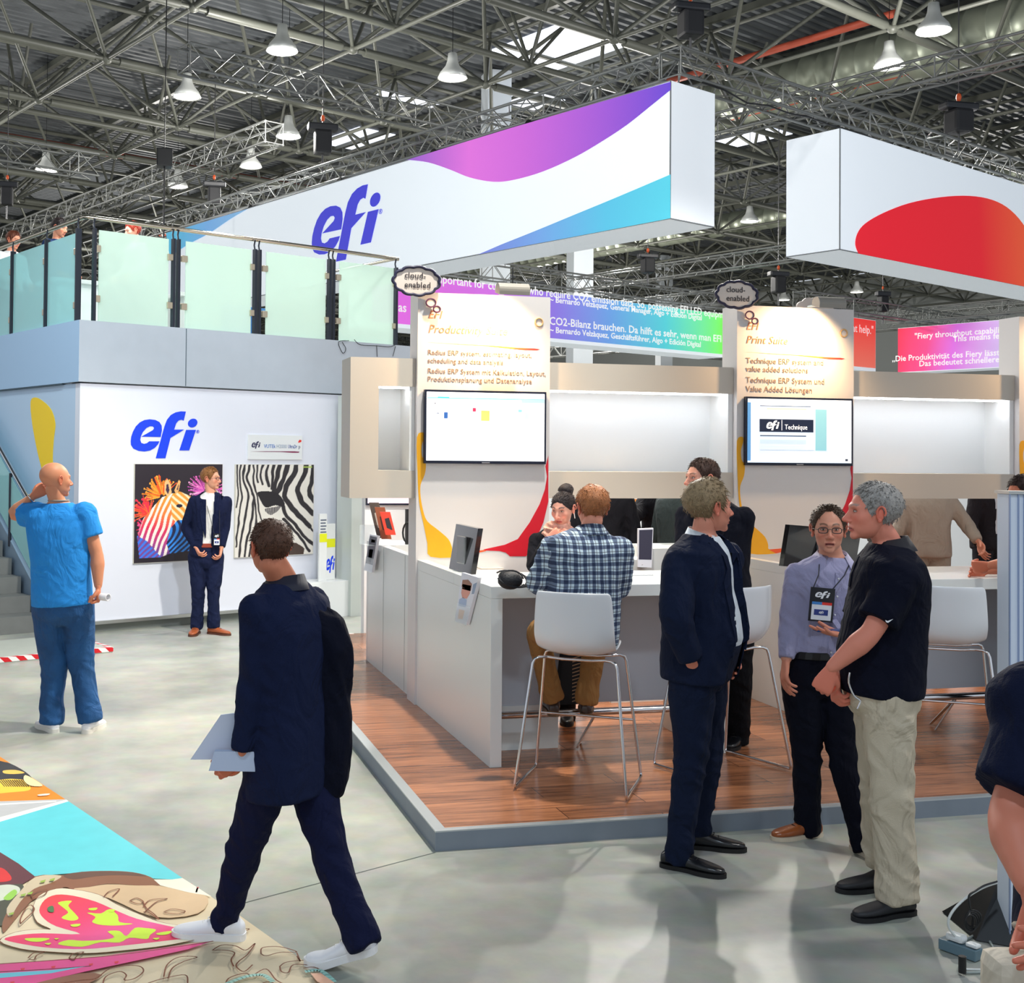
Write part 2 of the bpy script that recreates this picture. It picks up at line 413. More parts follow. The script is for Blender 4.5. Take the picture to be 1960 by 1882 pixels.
# beams and niches between panels
def bay(xa, xb, niche_x0, label):
    r = empty('wall_unit', ((xa+xb)/2, 8.7, 1.59), label, 'shelf wall', 'niche units between display panels')
    mb = MB()
    mb.box((xa, 8.55, 2.40), (xb, 8.90, 2.607)); mb.build('top_beam', M_beam, r)
    MB().box((xa, 8.55, 1.585), (xb, 8.90, 1.787)).build('bottom_beam', M_beam, r)
    MB().box((niche_x0, 8.86, 1.787), (xb, 8.90, 2.40)).build('niche_back', M_int, r)
    MB().box((xb-.04, 8.56, 1.787), (xb, 8.86, 2.40)).build('niche_side', M_int, r)
    MB().box((niche_x0+.01, 8.60, 2.388), (xb-.05, 8.64, 2.3995)).build('niche_fill_strip', mat('niche_fill_white', (240, 246, 255), .5, emit=14), r)  # glowing strip added under the beam to brighten the niche
    if niche_x0 > xa+.01: MB().box((xa, 8.55, 1.787), (niche_x0, 8.90, 2.40)).build('end_post', M_beam, r)
    return r
bay(1.60, 2.083, 1.81, 'cream wall unit with a narrow white niche, left of the first display panel')
bay(3.107, 4.638, 3.107, 'long cream wall unit with a wide white niche, between the two wall screens')
bay(5.662, 7.193, 5.662, 'long cream wall unit with a wide white niche, right of the second wall screen')
# ---------------- counters
M_count = mat('counter_white', (226, 230, 228), .3, spec=.5)
M_under = mat('counter_panel_grey', (190, 194, 202), .45)
def counter(x0, label, back=True):
    r = empty('bar_counter', (x0+.75, 7.2, HP), label, 'counter', 'white bar counters on the platform')
    T = 1.139
    MB().box((x0, 6.71, HP), (x0+.07, 8.499, T-.0715), bev=.002).build('side_panel', M_count, r)
    MB().box((x0, 6.71, T-.071), (x0+1.55, 7.52, T), bev=.003).box((x0, 7.521, T-.071), (x0+.07, 8.499, T), bev=.002).build('worktop', M_count, r)
    MB().box((x0+1.46, 6.77, HP), (x0+1.53, 7.50, T-.0715)).build('end_panel', M_count, r)
    MB().box((x0+.0705, 7.10, .36), (x0+1.459, 7.14, T-.0715)).build('knee_panel', M_under, r)
    MB().box((x0+.0705, 7.09, HP), (x0+.56, 7.16, .3595)).build('plinth', M_count, r)
    MB().tube((x0+.0705, 6.93, .34), (x0+1.459, 6.93, .34), .022, 12).tube((x0+.75, 6.93, .34), (x0+.75, 7.2, HP+.01), .009, 6).tube((x0+.75, 6.93, .34), (x0+.66, 7.03, HP+.01), .008, 6).build('foot_rail', M_chrome, r)
    if back:
        MB().box((x0+.02, 8.74, HP), (x0+.09, 10.4, T)).box((x0+.018, 8.98, HP+.01), (x0+.0195, 8.983, T-.01), 1).box((x0+.018, 9.75, HP+.01), (x0+.0195, 9.753, T-.01), 1).build('rear_side_panel', [M_count, mat('seam_grey', (150, 156, 156), .6)], r)
        MB().box((x0+.02, 10.41, HP), (x0+1.4, 10.46, T)).box((x0+.0905, 9.9, T-.07), (x0+1.4, 10.409, T)).build('rear_desk', M_count, r)
    return r
counter(2.10, 'white bar counter nearest the platform corner, where the couple sits')
counter(4.64, 'white bar counter behind the three talking men', False)
counter(7.19, 'white bar counter at the far right end', False)
# ================================================================== two-storey block on the left (hall axes)
VF, UL = 11.94, 5.049
bl = empty('exhibition_block', hall(7, 15, 0), 'two-storey white exhibition block with a grey fascia and balcony on the left', 'building')
M_wallprint = mat('white_wall_print', (226, 228, 238), .55, var=.02, vscale=1.2)
UE = 8.45
MB().box((UL+.03, VF+.03, .12), (UE, VF+.15, 2.62), fr=hfr).build('front_wall', M_wallprint, bl)
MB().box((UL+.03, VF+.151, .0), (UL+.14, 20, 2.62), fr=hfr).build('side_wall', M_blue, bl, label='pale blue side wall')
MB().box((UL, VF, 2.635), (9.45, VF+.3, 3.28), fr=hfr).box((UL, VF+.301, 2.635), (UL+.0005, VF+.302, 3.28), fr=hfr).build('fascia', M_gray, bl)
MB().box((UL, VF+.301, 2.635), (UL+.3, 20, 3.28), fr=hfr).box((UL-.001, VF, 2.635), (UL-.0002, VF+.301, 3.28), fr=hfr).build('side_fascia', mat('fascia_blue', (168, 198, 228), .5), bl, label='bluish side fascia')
MB().box((6.285, VF-.003, 2.64), (6.292, VF, 3.275), fr=hfr).box((UL-.002, 12.4, 2.62), (UL+.03, 20, 2.634), fr=hfr).build('seam', mat('dark_seam', (60, 80, 92), .7), bl)
MB().box((UL+.05, VF+.305, 3.1), (9.4, 20, 3.2), fr=hfr).box((UL+.05, VF+.305, 2.62), (9.4, 20, 2.66), fr=hfr).build('upper_deck', mat('deck_white', (225, 228, 228), .5), bl)
MB().box((UL+.02, VF-.01, .09), (UE, VF+.05, .125), fr=hfr).build('base_rail', M_alu, bl, label='bright aluminium rail along the wall foot')
MB().box((UL+.05, VF+.06, .0), (UE, VF+.12, .09), fr=hfr).build('base_recess', mat('recess_grey', (120, 124, 118), .6), bl)
mb = MB(); mb.box((UE, VF-.02, 2.33), (UE+.12, VF+.25, 2.62), fr=hfr).build('return_panel', M_white, bl)
MB().box((8.345, VF-.13, .02), (8.60, VF-.03, 2.60), fr=hfr).box((atV(671, 1180, 11.5).dot(Vector(HU)), 11.5, .0), (atV(697, 1180, 11.5).dot(Vector(HU)), 11.80, 2.60), fr=hfr).build('corner_column', mat('column_sage', (206, 212, 206), .5), bl)
MB().box((8.75, 12.6, 0), (9.4, 13.2, 2.6), fr=hfr).build('rear_column', mat('column_grey', (198, 204, 202), .5), bl)
# logo on wall and on the side
def wall_place(x, y):   # crop units -> photo px -> facade
    return atV(230+x/4.005, 770+y/4.005, VF+.03)
logo('wall_logo', wall_place, mat('efi_blue', (0, 62, 232), .45), bl, out=-HV)
yb = [(59,770),(67,761),(81,767),(98,784),(106,811),(103,841),(101,878),(103,905),(97,935),(86,930),(80,897),(72,865),(62,811)]
MB().prism([atU(x, y, UL+.028) for x, y in bez(yb, 4)], -HU*.003).build('yellow_splash', mat('print_yellow', (255, 212, 14), .5), bl)

# wall posters
def poster_frame(name, p, label, cat, th=.02):
    return None
def vpt(U0, U1, Z0, Z1, v):
    return lambda u, w: hall(U0+(U1-U0)*u, v, Z0+(Z1-Z0)*w)
def nz(x, y, s, seed=0):
    # cheap smooth value noise in numpy
    xi = np.floor(x*s).astype(int); yi = np.floor(y*s).astype(int); fx = x*s-xi; fy = y*s-yi
    fx = fx*fx*(3-2*fx); fy = fy*fy*(3-2*fy)
    h = lambda a, b: (np.sin(a*127.1+b*311.7+seed*74.7)*43758.5453) % 1.0
    return (h(xi, yi)*(1-fx)+h(xi+1, yi)*fx)*(1-fy)+(h(xi, yi+1)*(1-fx)+h(xi+1, yi+1)*fx)*fy
def C(*c): return np.array(c, float)/255
def put(img, mask, col):
    m = np.clip(mask, 0, 1)[..., None]; return img*(1-m)+C(*col)*m if not isinstance(col, np.ndarray) else img*(1-m)+col*m
def inpoly(u, v, pts):
    ins = np.zeros(u.shape, bool); n = len(pts)
    for i in range(n):
        x1, y1 = pts[i]; x2, y2 = pts[(i+1) % n]
        c = ((y1 > v) != (y2 > v)); 
        with np.errstate(divide='ignore', invalid='ignore'):
            xx = (x2-x1)*(v-y1)/(y2-y1+1e-12)+x1
        ins ^= c & (u < xx)
    return ins
def pdist(x, y, pts):
    d = np.full(x.shape, 9e9)
    for (x0, y0), (x1, y1) in zip(pts[:-1], pts[1:]):
        dx, dy = x1-x0, y1-y0; t = np.clip(((x-x0)*dx+(y-y0)*dy)/(dx*dx+dy*dy+1e-9), 0, 1); d = np.minimum(d, np.hypot(x-x0-t*dx, y-y0-t*dy))
    return d
ZB = [((890,470),(885,600),(895,700),(880,800),13), ((915,470),(905,560),(910,640),(925,720),(915,800),(905,900),(890,1000),(885,1100),14), ((945,470),(930,560),(940,620),(970,690),(965,780),(950,880),(930,980),(915,1080),(905,1185),16),
 ((985,470),(960,540),(965,600),(1000,670),(1010,760),(1000,860),(985,960),(965,1060),(950,1185),18), ((1000,700),(1025,780),(1030,880),(1020,980),(1000,1080),(985,1185),15), ((1012,470),(1005,540),(1010,600),(1034,690),14), ((1042,470),(1030,540),(1040,610),14),
 ((1078,470),(1060,550),(1075,625),17), ((1120,470),(1105,560),(1118,640),19), ((1162,470),(1150,560),(1140,660),22), ((1205,470),(1185,560),(1152,690),30), ((1262,470),(1240,560),(1210,640),(1175,695),36),
 ((1332,470),(1305,560),(1255,640),(1240,720),(1290,800),(1350,870),(1440,965),36), ((1402,470),(1392,560),(1345,650),(1362,740),(1402,800),(1470,865),36), ((1465,470),(1455,600),(1432,680),(1470,765),34),
 ((1235,800),(1260,880),(1330,950),(1400,1040),(1470,1112),24), ((1240,900),(1290,960),(1370,1050),(1440,1160),22), ((1400,905),(1470,1005),18), ((1035,700),(1050,800),(1070,900),(1100,965),13), ((1062,1000),(1052,1100),(1040,1185),20)]
def zebra_bw(u, v):
    x = 878+u*590; y = 474+(1-v)*708
    x = x+(nz(u, v, 14)-.5)*14; 
    img = np.ones(u.shape+(3,))*C(232, 226, 216)
    for s_ in ZB:
        pts = opn(list(s_[:-1]), 3); d = pdist(x, y, pts); img = put(img, np.clip((s_[-1]*.56-d)/3, 0, 1), (44, 40, 44))
    img = put(img, inpoly(x, y, [(1062,965),(1120,932),(1200,905),(1245,935),(1300,1000),(1230,1012),(1110,1030)])*.9, (120, 92, 70))
    img = put(img, inpoly(x, y, [(1078,1040),(1220,1078),(1340,1088),(1400,1140),(1390,1190),(1085,1190)])*1.0, (74, 58, 50))
    img = put(img, inpoly(x, y, [(1215,1020),(1300,1040),(1370,1095),(1300,1085),(1225,1060)])*1.0, (226, 220, 210))
    img = put(img, inpoly(x, y, bez([(1042,690),(1100,680),(1170,690),(1212,722),(1242,775),(1228,802),(1170,790),(1108,806),(1062,750)], 4))*1.0, (34, 31, 36))
    img = put(img, inpoly(x, y, bez([(1100,818),(1160,805),(1222,796),(1195,832),(1135,866)], 4))*(.5+.4*(np.sin(x*.45) > 0)), (70, 66, 70))
    img = put(img, inpoly(x, y, [(1380,484),(1455,486),(1455,497),(1380,499)])*.8, (180, 205, 90))
    return img
def zebra_col(u, v):
    x = u; y = 1-v
    img = np.ones(u.shape+(3,))*C(38, 30, 40)
    rnd = random.Random(5)
    # splashes of the mane
    def burst(cx, cy, n, r0, r1, a0, a1, cols, w=.006):
        nonlocal img
        for i in range(n):
            a = rnd.uniform(a0, a1); rr = rnd.uniform(r0, r1); c = cols[i % len(cols)]
            x1, y1 = cx+math.cos(a)*rr, cy-math.sin(a)*rr; x0, y0 = cx+math.cos(a)*r0*.3, cy-math.sin(a)*r0*.3
            dx, dy = x1-x0, y1-y0; L2 = dx*dx+dy*dy
            t = np.clip(((x-x0)*dx+(y-y0)*dy)/L2, 0, 1); d = np.hypot(x-x0-t*dx, y-y0-t*dy)
            img = put(img, d < w*(1.3-.8*t), c); img = put(img, np.hypot(x-x1, y-y1) < w*1.5*rnd.uniform(.5, 1.3), c)
    burst(.80, .28, 120, .08, .22, -.6, 3.9, [(232, 110, 190), (205, 80, 180), (245, 170, 215), (180, 60, 150)])
    burst(.30, .33, 90, .10, .22, .6, 3.4, [(250, 140, 30), (245, 90, 30), (255, 170, 60)])
    burst(.16, .50, 70, .06, .20, 1.2, 3.6, [(235, 60, 50), (240, 40, 80), (250, 110, 50)])
    burst(.12, .64, 30, .04, .10, 1.6, 4.0, [(220, 40, 90), (240, 80, 140)])
    body = inpoly(x, y, [(.10,.55),(.22,.42),(.30,.34),(.42,.30),(.52,.30),(.62,.36),(.72,.44),(.80,.50),(.80,.60),(.66,.62),(.54,.64),(.50,.70),(.44,.80),(.40,.92),(.30,.95),(.12,.80),(.04,.72)])
    hue = np.clip((y-.30)/.62+(-.3)*(x-.3), 0, 1)[..., None]
    stops = [(0, C(250,165,50)), (.35, C(250,130,60)), (.6, C(225,50,90)), (.8, C(190,60,130)), (1, C(110,70,150))]
    col = np.zeros_like(img)
    for (a, ca), (b_, cb) in zip(stops[:-1], stops[1:]):
        t = np.clip((hue-a)/(b_-a), 0, 1); col = np.where((hue >= a), ca*(1-t)+cb*t, col)
    st = np.sin((x*1.0+y*.55+.05*(nz(x, y, 6)-.5)-.25*(y-.4)**2)*2*np.pi*15)
    stripe = np.clip(st*4+.6, 0, 1)[..., None]
    b3 = np.where(stripe > .5, col, C(250, 235, 225)*np.ones_like(img))
    img = np.where(body[..., None], b3, img)
    # head, ears
    head = inpoly(x, y, [(.40,.34),(.50,.28),(.62,.33),(.74,.44),(.80,.52),(.76,.60),(.62,.60),(.50,.62),(.42,.56)])
    hs = np.clip(np.sin((x*.8-y*.8+.04*(nz(x, y, 7)-.5))*2*np.pi*16)*3, 0, 1)[..., None]
    img = np.where(head[..., None], hs*C(252, 232, 190)+(1-hs)*C(245, 160, 60), img)
    for pts, c in (([(.33,.19),(.36,.15),(.40,.21),(.41,.30),(.37,.34),(.33,.29)], (245, 190, 130)), ([(.35,.21),(.37,.20),(.385,.27),(.37,.31),(.345,.27)], (60, 40, 70)),
                   ([(.44,.27),(.49,.16),(.51,.18),(.49,.28),(.46,.31)], (245, 180, 110)), ([(.465,.26),(.49,.20),(.485,.27)], (90, 60, 70))):
        img = put(img, inpoly(x, y, pts)*1.0, c)
    img = put(img, (((x-.50)/.035)**2+((y-.43)/.018)**2 < 1)*1.0, (30, 24, 50))
    # blue second zebra
    b2 = inpoly(x, y, [(.36,.82),(.40,.66),(.48,.58),(.60,.57),(.74,.62),(.95,.70),(.98,.92),(.60,.90),(.40,.92)])
    bs = np.clip(np.sin((x*1.3+.25*np.sin(y*7)+.04*nz(x, y, 8))*2*np.pi*11)*4+.3, 0, 1)[..., None]
    img = np.where(b2[..., None], bs*C(50, 140, 230)+(1-bs)*C(24, 34, 76), img)
    bl_ = inpoly(x, y, [(.03,.72),(.14,.78),(.30,.95),(.06,.95)])
    img = np.where(bl_[..., None], bs*C(60, 120, 230)+(1-bs)*C(120, 70, 150), img)
    return img
M_print = mat('printed_sheet', (255, 255, 255), .45, attr='print')
def hang_poster(px0, py0, px1, py1, fn, label, th=.025, n=(200, 220)):
    A = atV(px0, py0, VF+.03); B = atV(px1, py1, VF+.03)
    u0 = A.dot(Vector(HU)); u1 = B.dot(Vector(HU)); z1, z0 = A.z, B.z
    r = empty('wall_poster', hall((u0+u1)/2, VF, z0), label, 'poster', 'zebra posters on the white wall')
    MB().box((u0, VF+.03-th, z0), (u1, VF+.0295, z1), fr=hfr).build('backing_board', mat('poster_edge', (214, 208, 190), .5), r)
    painted('printed_picture', 1, 1, n[0], n[1], fn, lambda u, v: hall(u0+.003+(u1-u0-.006)*u, VF+.03-th-.001, z0+.003+(z1-z0-.006)*v), M_print, r)
    return r
hang_poster(256, 888, 422, 1070, zebra_col, 'square dark poster of a zebra painted in rainbow colours, behind the standing young man')
hang_poster(449, 889, 597, 1060, zebra_bw, 'black and white poster of a close-up zebra eye, right of the young man')
# small name board
A = atV(476, 832, VF); u0 = A.dot(Vector(HU)); z1 = A.z; Bp = atV(579, 880, VF); u1 = Bp.dot(Vector(HU)); z0 = Bp.z
sg = empty('name_board', hall((u0+u1)/2, VF, z0), 'small white name board with printed lettering, above the black and white zebra poster', 'sign')
MB().box((u0, VF+.01, z0), (u1, VF+.0295, z1), fr=hfr).build('board', mat('board_white', (228, 230, 230), .4), sg)
sx = (u1-u0)
logo('efi_mark', lambda x, y: hall(u0+.045+(x-80)/520*.12, VF+.009, z1-.075-(y-70)/360*.085), mat('ink_navy', (40, 40, 80), .5), sg, depth=.001, reg=False, out=-HV)
for t_, xo, c_, wd in (('VUTEk', .20, (40, 110, 190), .15), ('H2000', .36, (150, 165, 185), .13), ('UltraDr', .51, (60, 90, 160), .12), ('p', .65, (70, 90, 120), .02)):
    text(t_, 'lettering', hall(u0+xo*sx/.70, VF+.0085, z1-.15), HU, (0, 0, 1), .06, mat('ink_%d' % c_[0], c_, .5), sg, width=wd*sx/.70)
mb = MB()
def sw(px): return px
mb.prism([hall(u0+a*sx, VF+.009, z1-b_) for a, b_ in ((.05,.195),(.3,.19),(.6,.188),(.85,.186),(.95,.19),(.93,.203),(.82,.204),(.6,.196),(.3,.196))], -HV*.001)
mb.build('swoosh', mat('swoosh_plum', (130, 40, 80), .5), sg)
MB().prism([hall(u0+a*sx, VF+.009, z1-b_) for a, b_ in ((.92,.075),(.945,.05),(.96,.05),(.985,.055),(.98,.075),(.955,.08),(.93,.085))], -HV*.001).build('red_drop', mat('print_red', (225, 50, 40), .5), sg)

# ledge with standing brochures
lg_ = empty('white_plinth', hall(8.0, 11.6, 0), 'low white plinth at the right end of the printed wall', 'plinth')
MB().box((7.55, 11.55, 0), (8.30, 11.90, .42), fr=hfr, bev=.003).build('cabinet', M_white, lg_)
for k, (pxa, pxb, ya, yb_) in enumerate(((612, 625, 984, 1118), (624, 641, 1003, 1118))):
    v = 11.62+k*.10; A = atV(pxa, ya, v); B = atV(pxb, yb_, v); ua, ub = A.dot(Vector(HU)), B.dot(Vector(HU)); zt = A.z
    s_ = empty('brochure_stand', hall((ua+ub)/2, v, .42), ['narrow white brochure stand with a yellow band, on the white plinth', 'wider white brochure stand with a blue logo, on the white plinth'][k], 'brochure stand')
    MB().box((ua, v, .421), (ub, v+.03, zt), fr=hfr, bev=.004).build('card', M_white, s_)
    zt2 = zt-(zt-.42)*.42
    MB().box((ua+.002, v-.002, zt2), (ub-.002, v-.0005, zt2+.10), fr=hfr).build('yellow_band', mat('print_lime', (232, 235, 20), .5), s_)
    if k == 0:
        mb = MB()
        for q in range(5): mb.box((ua+.012, v-.002, zt-.08-q*.035), (ub-.012-.01*(q % 2), v-.0005, zt-.065-q*.035), fr=hfr)
        mb.build('printed_lines', mat('ink_grey', (90, 100, 120), .5), s_)
    else:
        logo('blue_logo', lambda x, y: hall(ua+.004+(x-80)/520*(ub-ua-.008), v-.002, zt2-.10-(y-70)/360*.20), mat('efi_blue', (0, 62, 232), .45), s_, depth=.001, reg=False, out=-HV)

# ---------------- balcony railing: posts, glass panes, handrail
M_glass = bpy.data.materials.new('frosted_glass'); M_glass.use_nodes = True
nt = M_glass.node_tree; nt.nodes.clear(); N = nt.nodes; L = nt.links
out_ = N.new('ShaderNodeOutputMaterial'); mxs = N.new('ShaderNodeMixShader'); mxs.inputs[0].default_value = .30
pr_ = N.new('ShaderNodeBsdfPrincipled'); pr_.inputs['Base Color'].default_value = rgb(236, 248, 240); pr_.inputs['Roughness'].default_value = .25
tl = N.new('ShaderNodeBsdfTranslucent'); tl.inputs['Color'].default_value = rgb(240, 252, 244)
m2 = N.new('ShaderNodeMixShader'); m2.inputs[0].default_value = .45
tr = N.new('ShaderNodeBsdfTransparent'); tr.inputs['Color'].default_value = rgb(220, 244, 232)
L.new(pr_.outputs[0], m2.inputs[1]); L.new(tl.outputs[0], m2.inputs[2]); L.new(m2.outputs[0], mxs.inputs[1]); L.new(tr.outputs[0], mxs.inputs[2]); L.new(mxs.outputs[0], out_.inputs[0])
M_glass_b = bpy.data.materials.new('aqua_glass'); M_glass_b.use_nodes = True
nt = M_glass_b.node_tree; nt.nodes.clear(); N = nt.nodes; L = nt.links
out_ = N.new('ShaderNodeOutputMaterial'); mxs = N.new('ShaderNodeMixShader'); mxs.inputs[0].default_value = .38
pr_ = N.new('ShaderNodeBsdfPrincipled'); pr_.inputs['Base Color'].default_value = rgb(190, 236, 236); pr_.inputs['Roughness'].default_value = .08
tr = N.new('ShaderNodeBsdfTransparent'); tr.inputs['Color'].default_value = rgb(190, 236, 236)
L.new(pr_.outputs[0], mxs.inputs[1]); L.new(tr.outputs[0], mxs.inputs[2]); L.new(mxs.outputs[0], out_.inputs[0])
rail = empty('balcony_railing', hall(7, VF+.1, 3.28), 'glass and steel balcony railing with a polished handrail, on top of the block', 'railing')
VR = VF+.10; UR = UL+.10
M_rail = mat('brass_chrome_rail', (206, 196, 178), .18, 1.0)
zc = 4.385
MB().path([hall(UR, 20, zc), hall(UR, VR+.03, zc), hall(UR+.03, VR, zc), hall(9.32, VR, zc)], .024, 10).build('handrail', M_rail, rail)
MB().path([hall(9.28, VR+.03, zc), hall(9.28, 13.6, zc)], .020, 8).build('return_handrail', M_rail, rail)
def post(u, v, along):   # thin flat bar post
    r = MB(); w_ = .03
    if along == 'u': r.box((u-.014, v-.03, 3.10), (u+.014, v+.03, 4.26), fr=hfr)
    else: r.box((u-.03, v-.014, 3.10), (u+.03, v+.014, 4.26), fr=hfr)
    r.path([hall(u, v, 4.24), hall(u, v+.02, 4.31), hall(u, v, 4.37)], .010, 6)
    return r
us = [UR+.07, 6.14, 6.20, 7.18, 7.24, 8.22, 8.28, 9.24]
for u in us: post(u, VR-.06, 'u').build('post', M_dkmetal, rail)
vs_ = [VR+.05, 12.95, 14.0, 15.05, 16.1]
for v in vs_: post(UR-.06, v, 'v').build('post', M_dkmetal, rail)
pairs = [(us[0]+.05, us[1]-.06), (us[2]+.09, us[3]-.05), (us[4]+.09, us[5]-.05), (us[6]+.09, us[7]-.04)]
for a, b_ in pairs:
    p_ = MB().box((a, VR-.065, 3.285), (b_, VR-.055, 4.25), fr=hfr).build('glass_pane', M_glass, rail)
    for u in (a-.02, b_+.02):
        for z_ in (3.52, 4.05): MB().box((u-.035, VR-.085, z_-.035), (u+.035, VR-.045, z_+.035), fr=hfr, bev=.004).build('clamp', mat('clamp_steel', (205, 190, 165), .3, .9), rail)
for a, b_ in zip(vs_[:-1], vs_[1:]):
    MB().box((UR-.065, a+.04, 3.20), (UR-.055, b_-.04, 4.22), fr=hfr).build('glass_pane', M_glass_b, rail, label='aqua tinted glass pane')
    for z_ in (3.45, 4.02): MB().box((UR-.085, a+.01, z_-.035), (UR-.045, a+.07, z_+.035), fr=hfr, bev=.004).build('clamp', mat('clamp_steel', (205, 190, 165), .3, .9), rail)
# cables at deck edge
mb = MB()
for pts in ([(655, 655), (662, 668), (656, 676), (648, 655), (668, 652)], [(678, 650), (690, 660), (722, 662), (745, 664), (757, 660)], [(721, 661), (722, 683)], [(757, 663), (752, 682)]):
    mb.path([atV(x, y, VF-.012) for x, y in opn(pts, 4)], .004, 5)
tag(mb.build('loose_cable', M_black), 'thin black cable dangling over the grey fascia edge', 'cable')
# lounge furniture seen through the glass on the deck
for k, (u, v, c) in enumerate(((5.9, 14.2, (235, 238, 236)), (7.7, 14.4, (228, 232, 228)), (8.8, 15.2, (60, 120, 180)))):
    r = empty('lounge_cube', hall(u, v, 3.2), ['white bar table behind the first wide glass pane', 'white bar table behind the middle glass panes', 'small blue printed counter behind the last glass pane'][k], 'table')
    MB().box((u-.35, v-.3, 3.95), (u+.35, v+.3, 4.0), fr=hfr, bev=.006).build('table_top', mat('tbl%d' % k, c, .4), r)
    MB().box((u-.28, v-.24, 3.205), (u+.28, v+.24, 3.949), fr=hfr).build('body', mat('tbl%d' % k, c, .4), r)

# ---------------- stairs against the side wall
st = empty('staircase', hall(4.2, 13, 0), 'grey staircase climbing along the pale blue side wall at the left edge', 'stairs')
UR2 = 4.84
for i in range(9):
    v0 = 12.35+.29*i
    MB().box((3.3, v0, 0 if i == 0 else .178*i+.001), (UR2, v0+.29*(9-i), .178*(i+1)), fr=hfr).build('step', mat('stair_grey', (112, 114, 112), .7, var=.1), st)
# stringer + glass + handrail
def srow(v, z): return hall(UR2+.04, v, z)
MB().prism([srow(12.2, .02), srow(12.5, .02), srow(15.1, 1.62), srow(15.1, 1.95), srow(12.2, .17)], HU*.05).build('stringer', mat('stringer_blue', (140, 160, 180), .4, .3), st)
MB().tube(srow(12.15, .95), srow(15.2, 2.82), .024, 10).tube(srow(12.15, .95), srow(12.15, .85), .024, 8).build('handrail', M_chrome, st)
MB().prism([srow(12.25, .30), srow(15.1, 2.05), srow(15.1, 2.68), srow(12.25, .90)], HU*.010).build('glass_pane', M_glass_b, st)
for v in (12.3, 13.4, 14.5):
    MB().tube(srow(v, .17+(v-12.3)*.6), srow(v, .98+(v-12.3)*.613), .018, 8).build('post', M_dkmetal, st)
# hazard-taped low step
ts = empty('low_step', hall(4.3, 11.2, 0), 'flat grey floor ramp edged with red and white hazard tape, left of the wall', 'step')
MB().box((2.5, 10.70, 0), (4.90, 11.7, .05), fr=hfr).build('slab', mat('ramp_grey', (178, 182, 172), .5, var=.05), ts)
tape = bpy.data.materials.new('hazard_tape'); tape.use_nodes = True
nt = tape.node_tree; N = nt.nodes; L = nt.links; b = N['Principled BSDF']; g = N.new('ShaderNodeNewGeometry')
vm = N.new('ShaderNodeVectorMath'); vm.operation = 'DOT_PRODUCT'; vm.inputs[1].default_value = tuple(HU*7+HV*7+np.array([0, 0, 7.]))
L.new(g.outputs['Position'], vm.inputs[0]); fr_ = N.new('ShaderNodeMath'); fr_.operation = 'FRACT'; L.new(vm.outputs['Value'], fr_.inputs[0])
gt = N.new('ShaderNodeMath'); gt.operation = 'GREATER_THAN'; gt.inputs[1].default_value = .5; L.new(fr_.outputs[0], gt.inputs[0])
mx = N.new('ShaderNodeMix'); mx.data_type = 'RGBA'; L.new(gt.outputs[0], mx.inputs['Factor']); mx.inputs['A'].default_value = rgb(214, 24, 36); mx.inputs['B'].default_value = rgb(240, 238, 234)
L.new(mx.outputs['Result'], b.inputs['Base Color']); b.inputs['Roughness'].default_value = .35
MB().box((2.5, 10.695, .012), (4.905, 10.70, .052), fr=hfr).box((2.5, 10.695, .0505), (4.905, 10.74, .0525), fr=hfr).box((4.865, 10.74, .0505), (4.905, 11.7, .0525), fr=hfr).build('hazard_tape', tape, ts, label='red and white striped tape')
mb = MB(); A = atZ(665, 1224, .092); B = atZ(706, 1222, .092)
MB().box((1.50, 11.96, .0905), (2.3, 12.0, .0935)).build('hazard_tape', tape, pf, label='red and white striped tape')
# ================================================================== hanging banners
def gradmat(name, stops, P0, P1, rough=.7, emit=0.0):
    P0 = np.array(P0); P1 = np.array(P1); d = P1-P0; k = d/np.dot(d, d)
    m = bpy.data.materials.new(name); m.use_nodes = True; nt = m.node_tree; N = nt.nodes; L = nt.links; b = N['Principled BSDF']
    g = N.new('ShaderNodeNewGeometry'); vs = N.new('ShaderNodeVectorMath'); vs.operation = 'SUBTRACT'; vs.inputs[1].default_value = tuple(P0)
    L.new(g.outputs['Position'], vs.inputs[0]); vm = N.new('ShaderNodeVectorMath'); vm.operation = 'DOT_PRODUCT'; vm.inputs[1].default_value = tuple(k)
    L.new(vs.outputs['Vector'], vm.inputs[0]); cr = N.new('ShaderNodeValToRGB')
    while len(cr.color_ramp.elements) < len(stops): cr.color_ramp.elements.new(.5)
    for e, (p, c) in zip(cr.color_ramp.elements, stops): e.position = p; e.color = rgb(*c)
    L.new(vm.outputs['Value'], cr.inputs['Fac']); L.new(cr.outputs['Color'], b.inputs['Base Color']); b.inputs['Roughness'].default_value = rough
    if emit:  # banner prints glow by emission, brightness put into the colour
        L.new(cr.outputs['Color'], b.inputs['Emission Color']); b.inputs['Emission Strength'].default_value = emit
    return m
BU, BV0 = 13.69, 11.28; ZT, ZB = 7.36, 5.35
b1 = empty('hanging_banner', hall(BU+.5, 18, ZB), 'long white hanging banner box with the blue efi letters, above the balcony', 'banner')
MB().box((BU, BV0, ZB), (BU+1.02, 27.0, ZT), fr=hfr).build('box_face', M_fabric_w, b1)
mb = MB(); e_ = .012
for (a, c) in (((BU-.004, BV0-.004, ZB), (BU+e_, BV0+e_, ZT)), ((BU-.004, BV0, ZB-.004), (BU+e_, 27.0, ZB+e_)), ((BU, BV0-.004, ZB-.004), (BU+1.02, BV0+e_, ZB+e_)), ((BU-.004, BV0, ZT-e_), (BU+e_, 27.0, ZT+.004))): mb.box(a, c, fr=hfr)
mb.build('edge_seam', mat('edge_seam_grey', (130, 134, 136), .6), b1)  # thin grey strips along the box edges
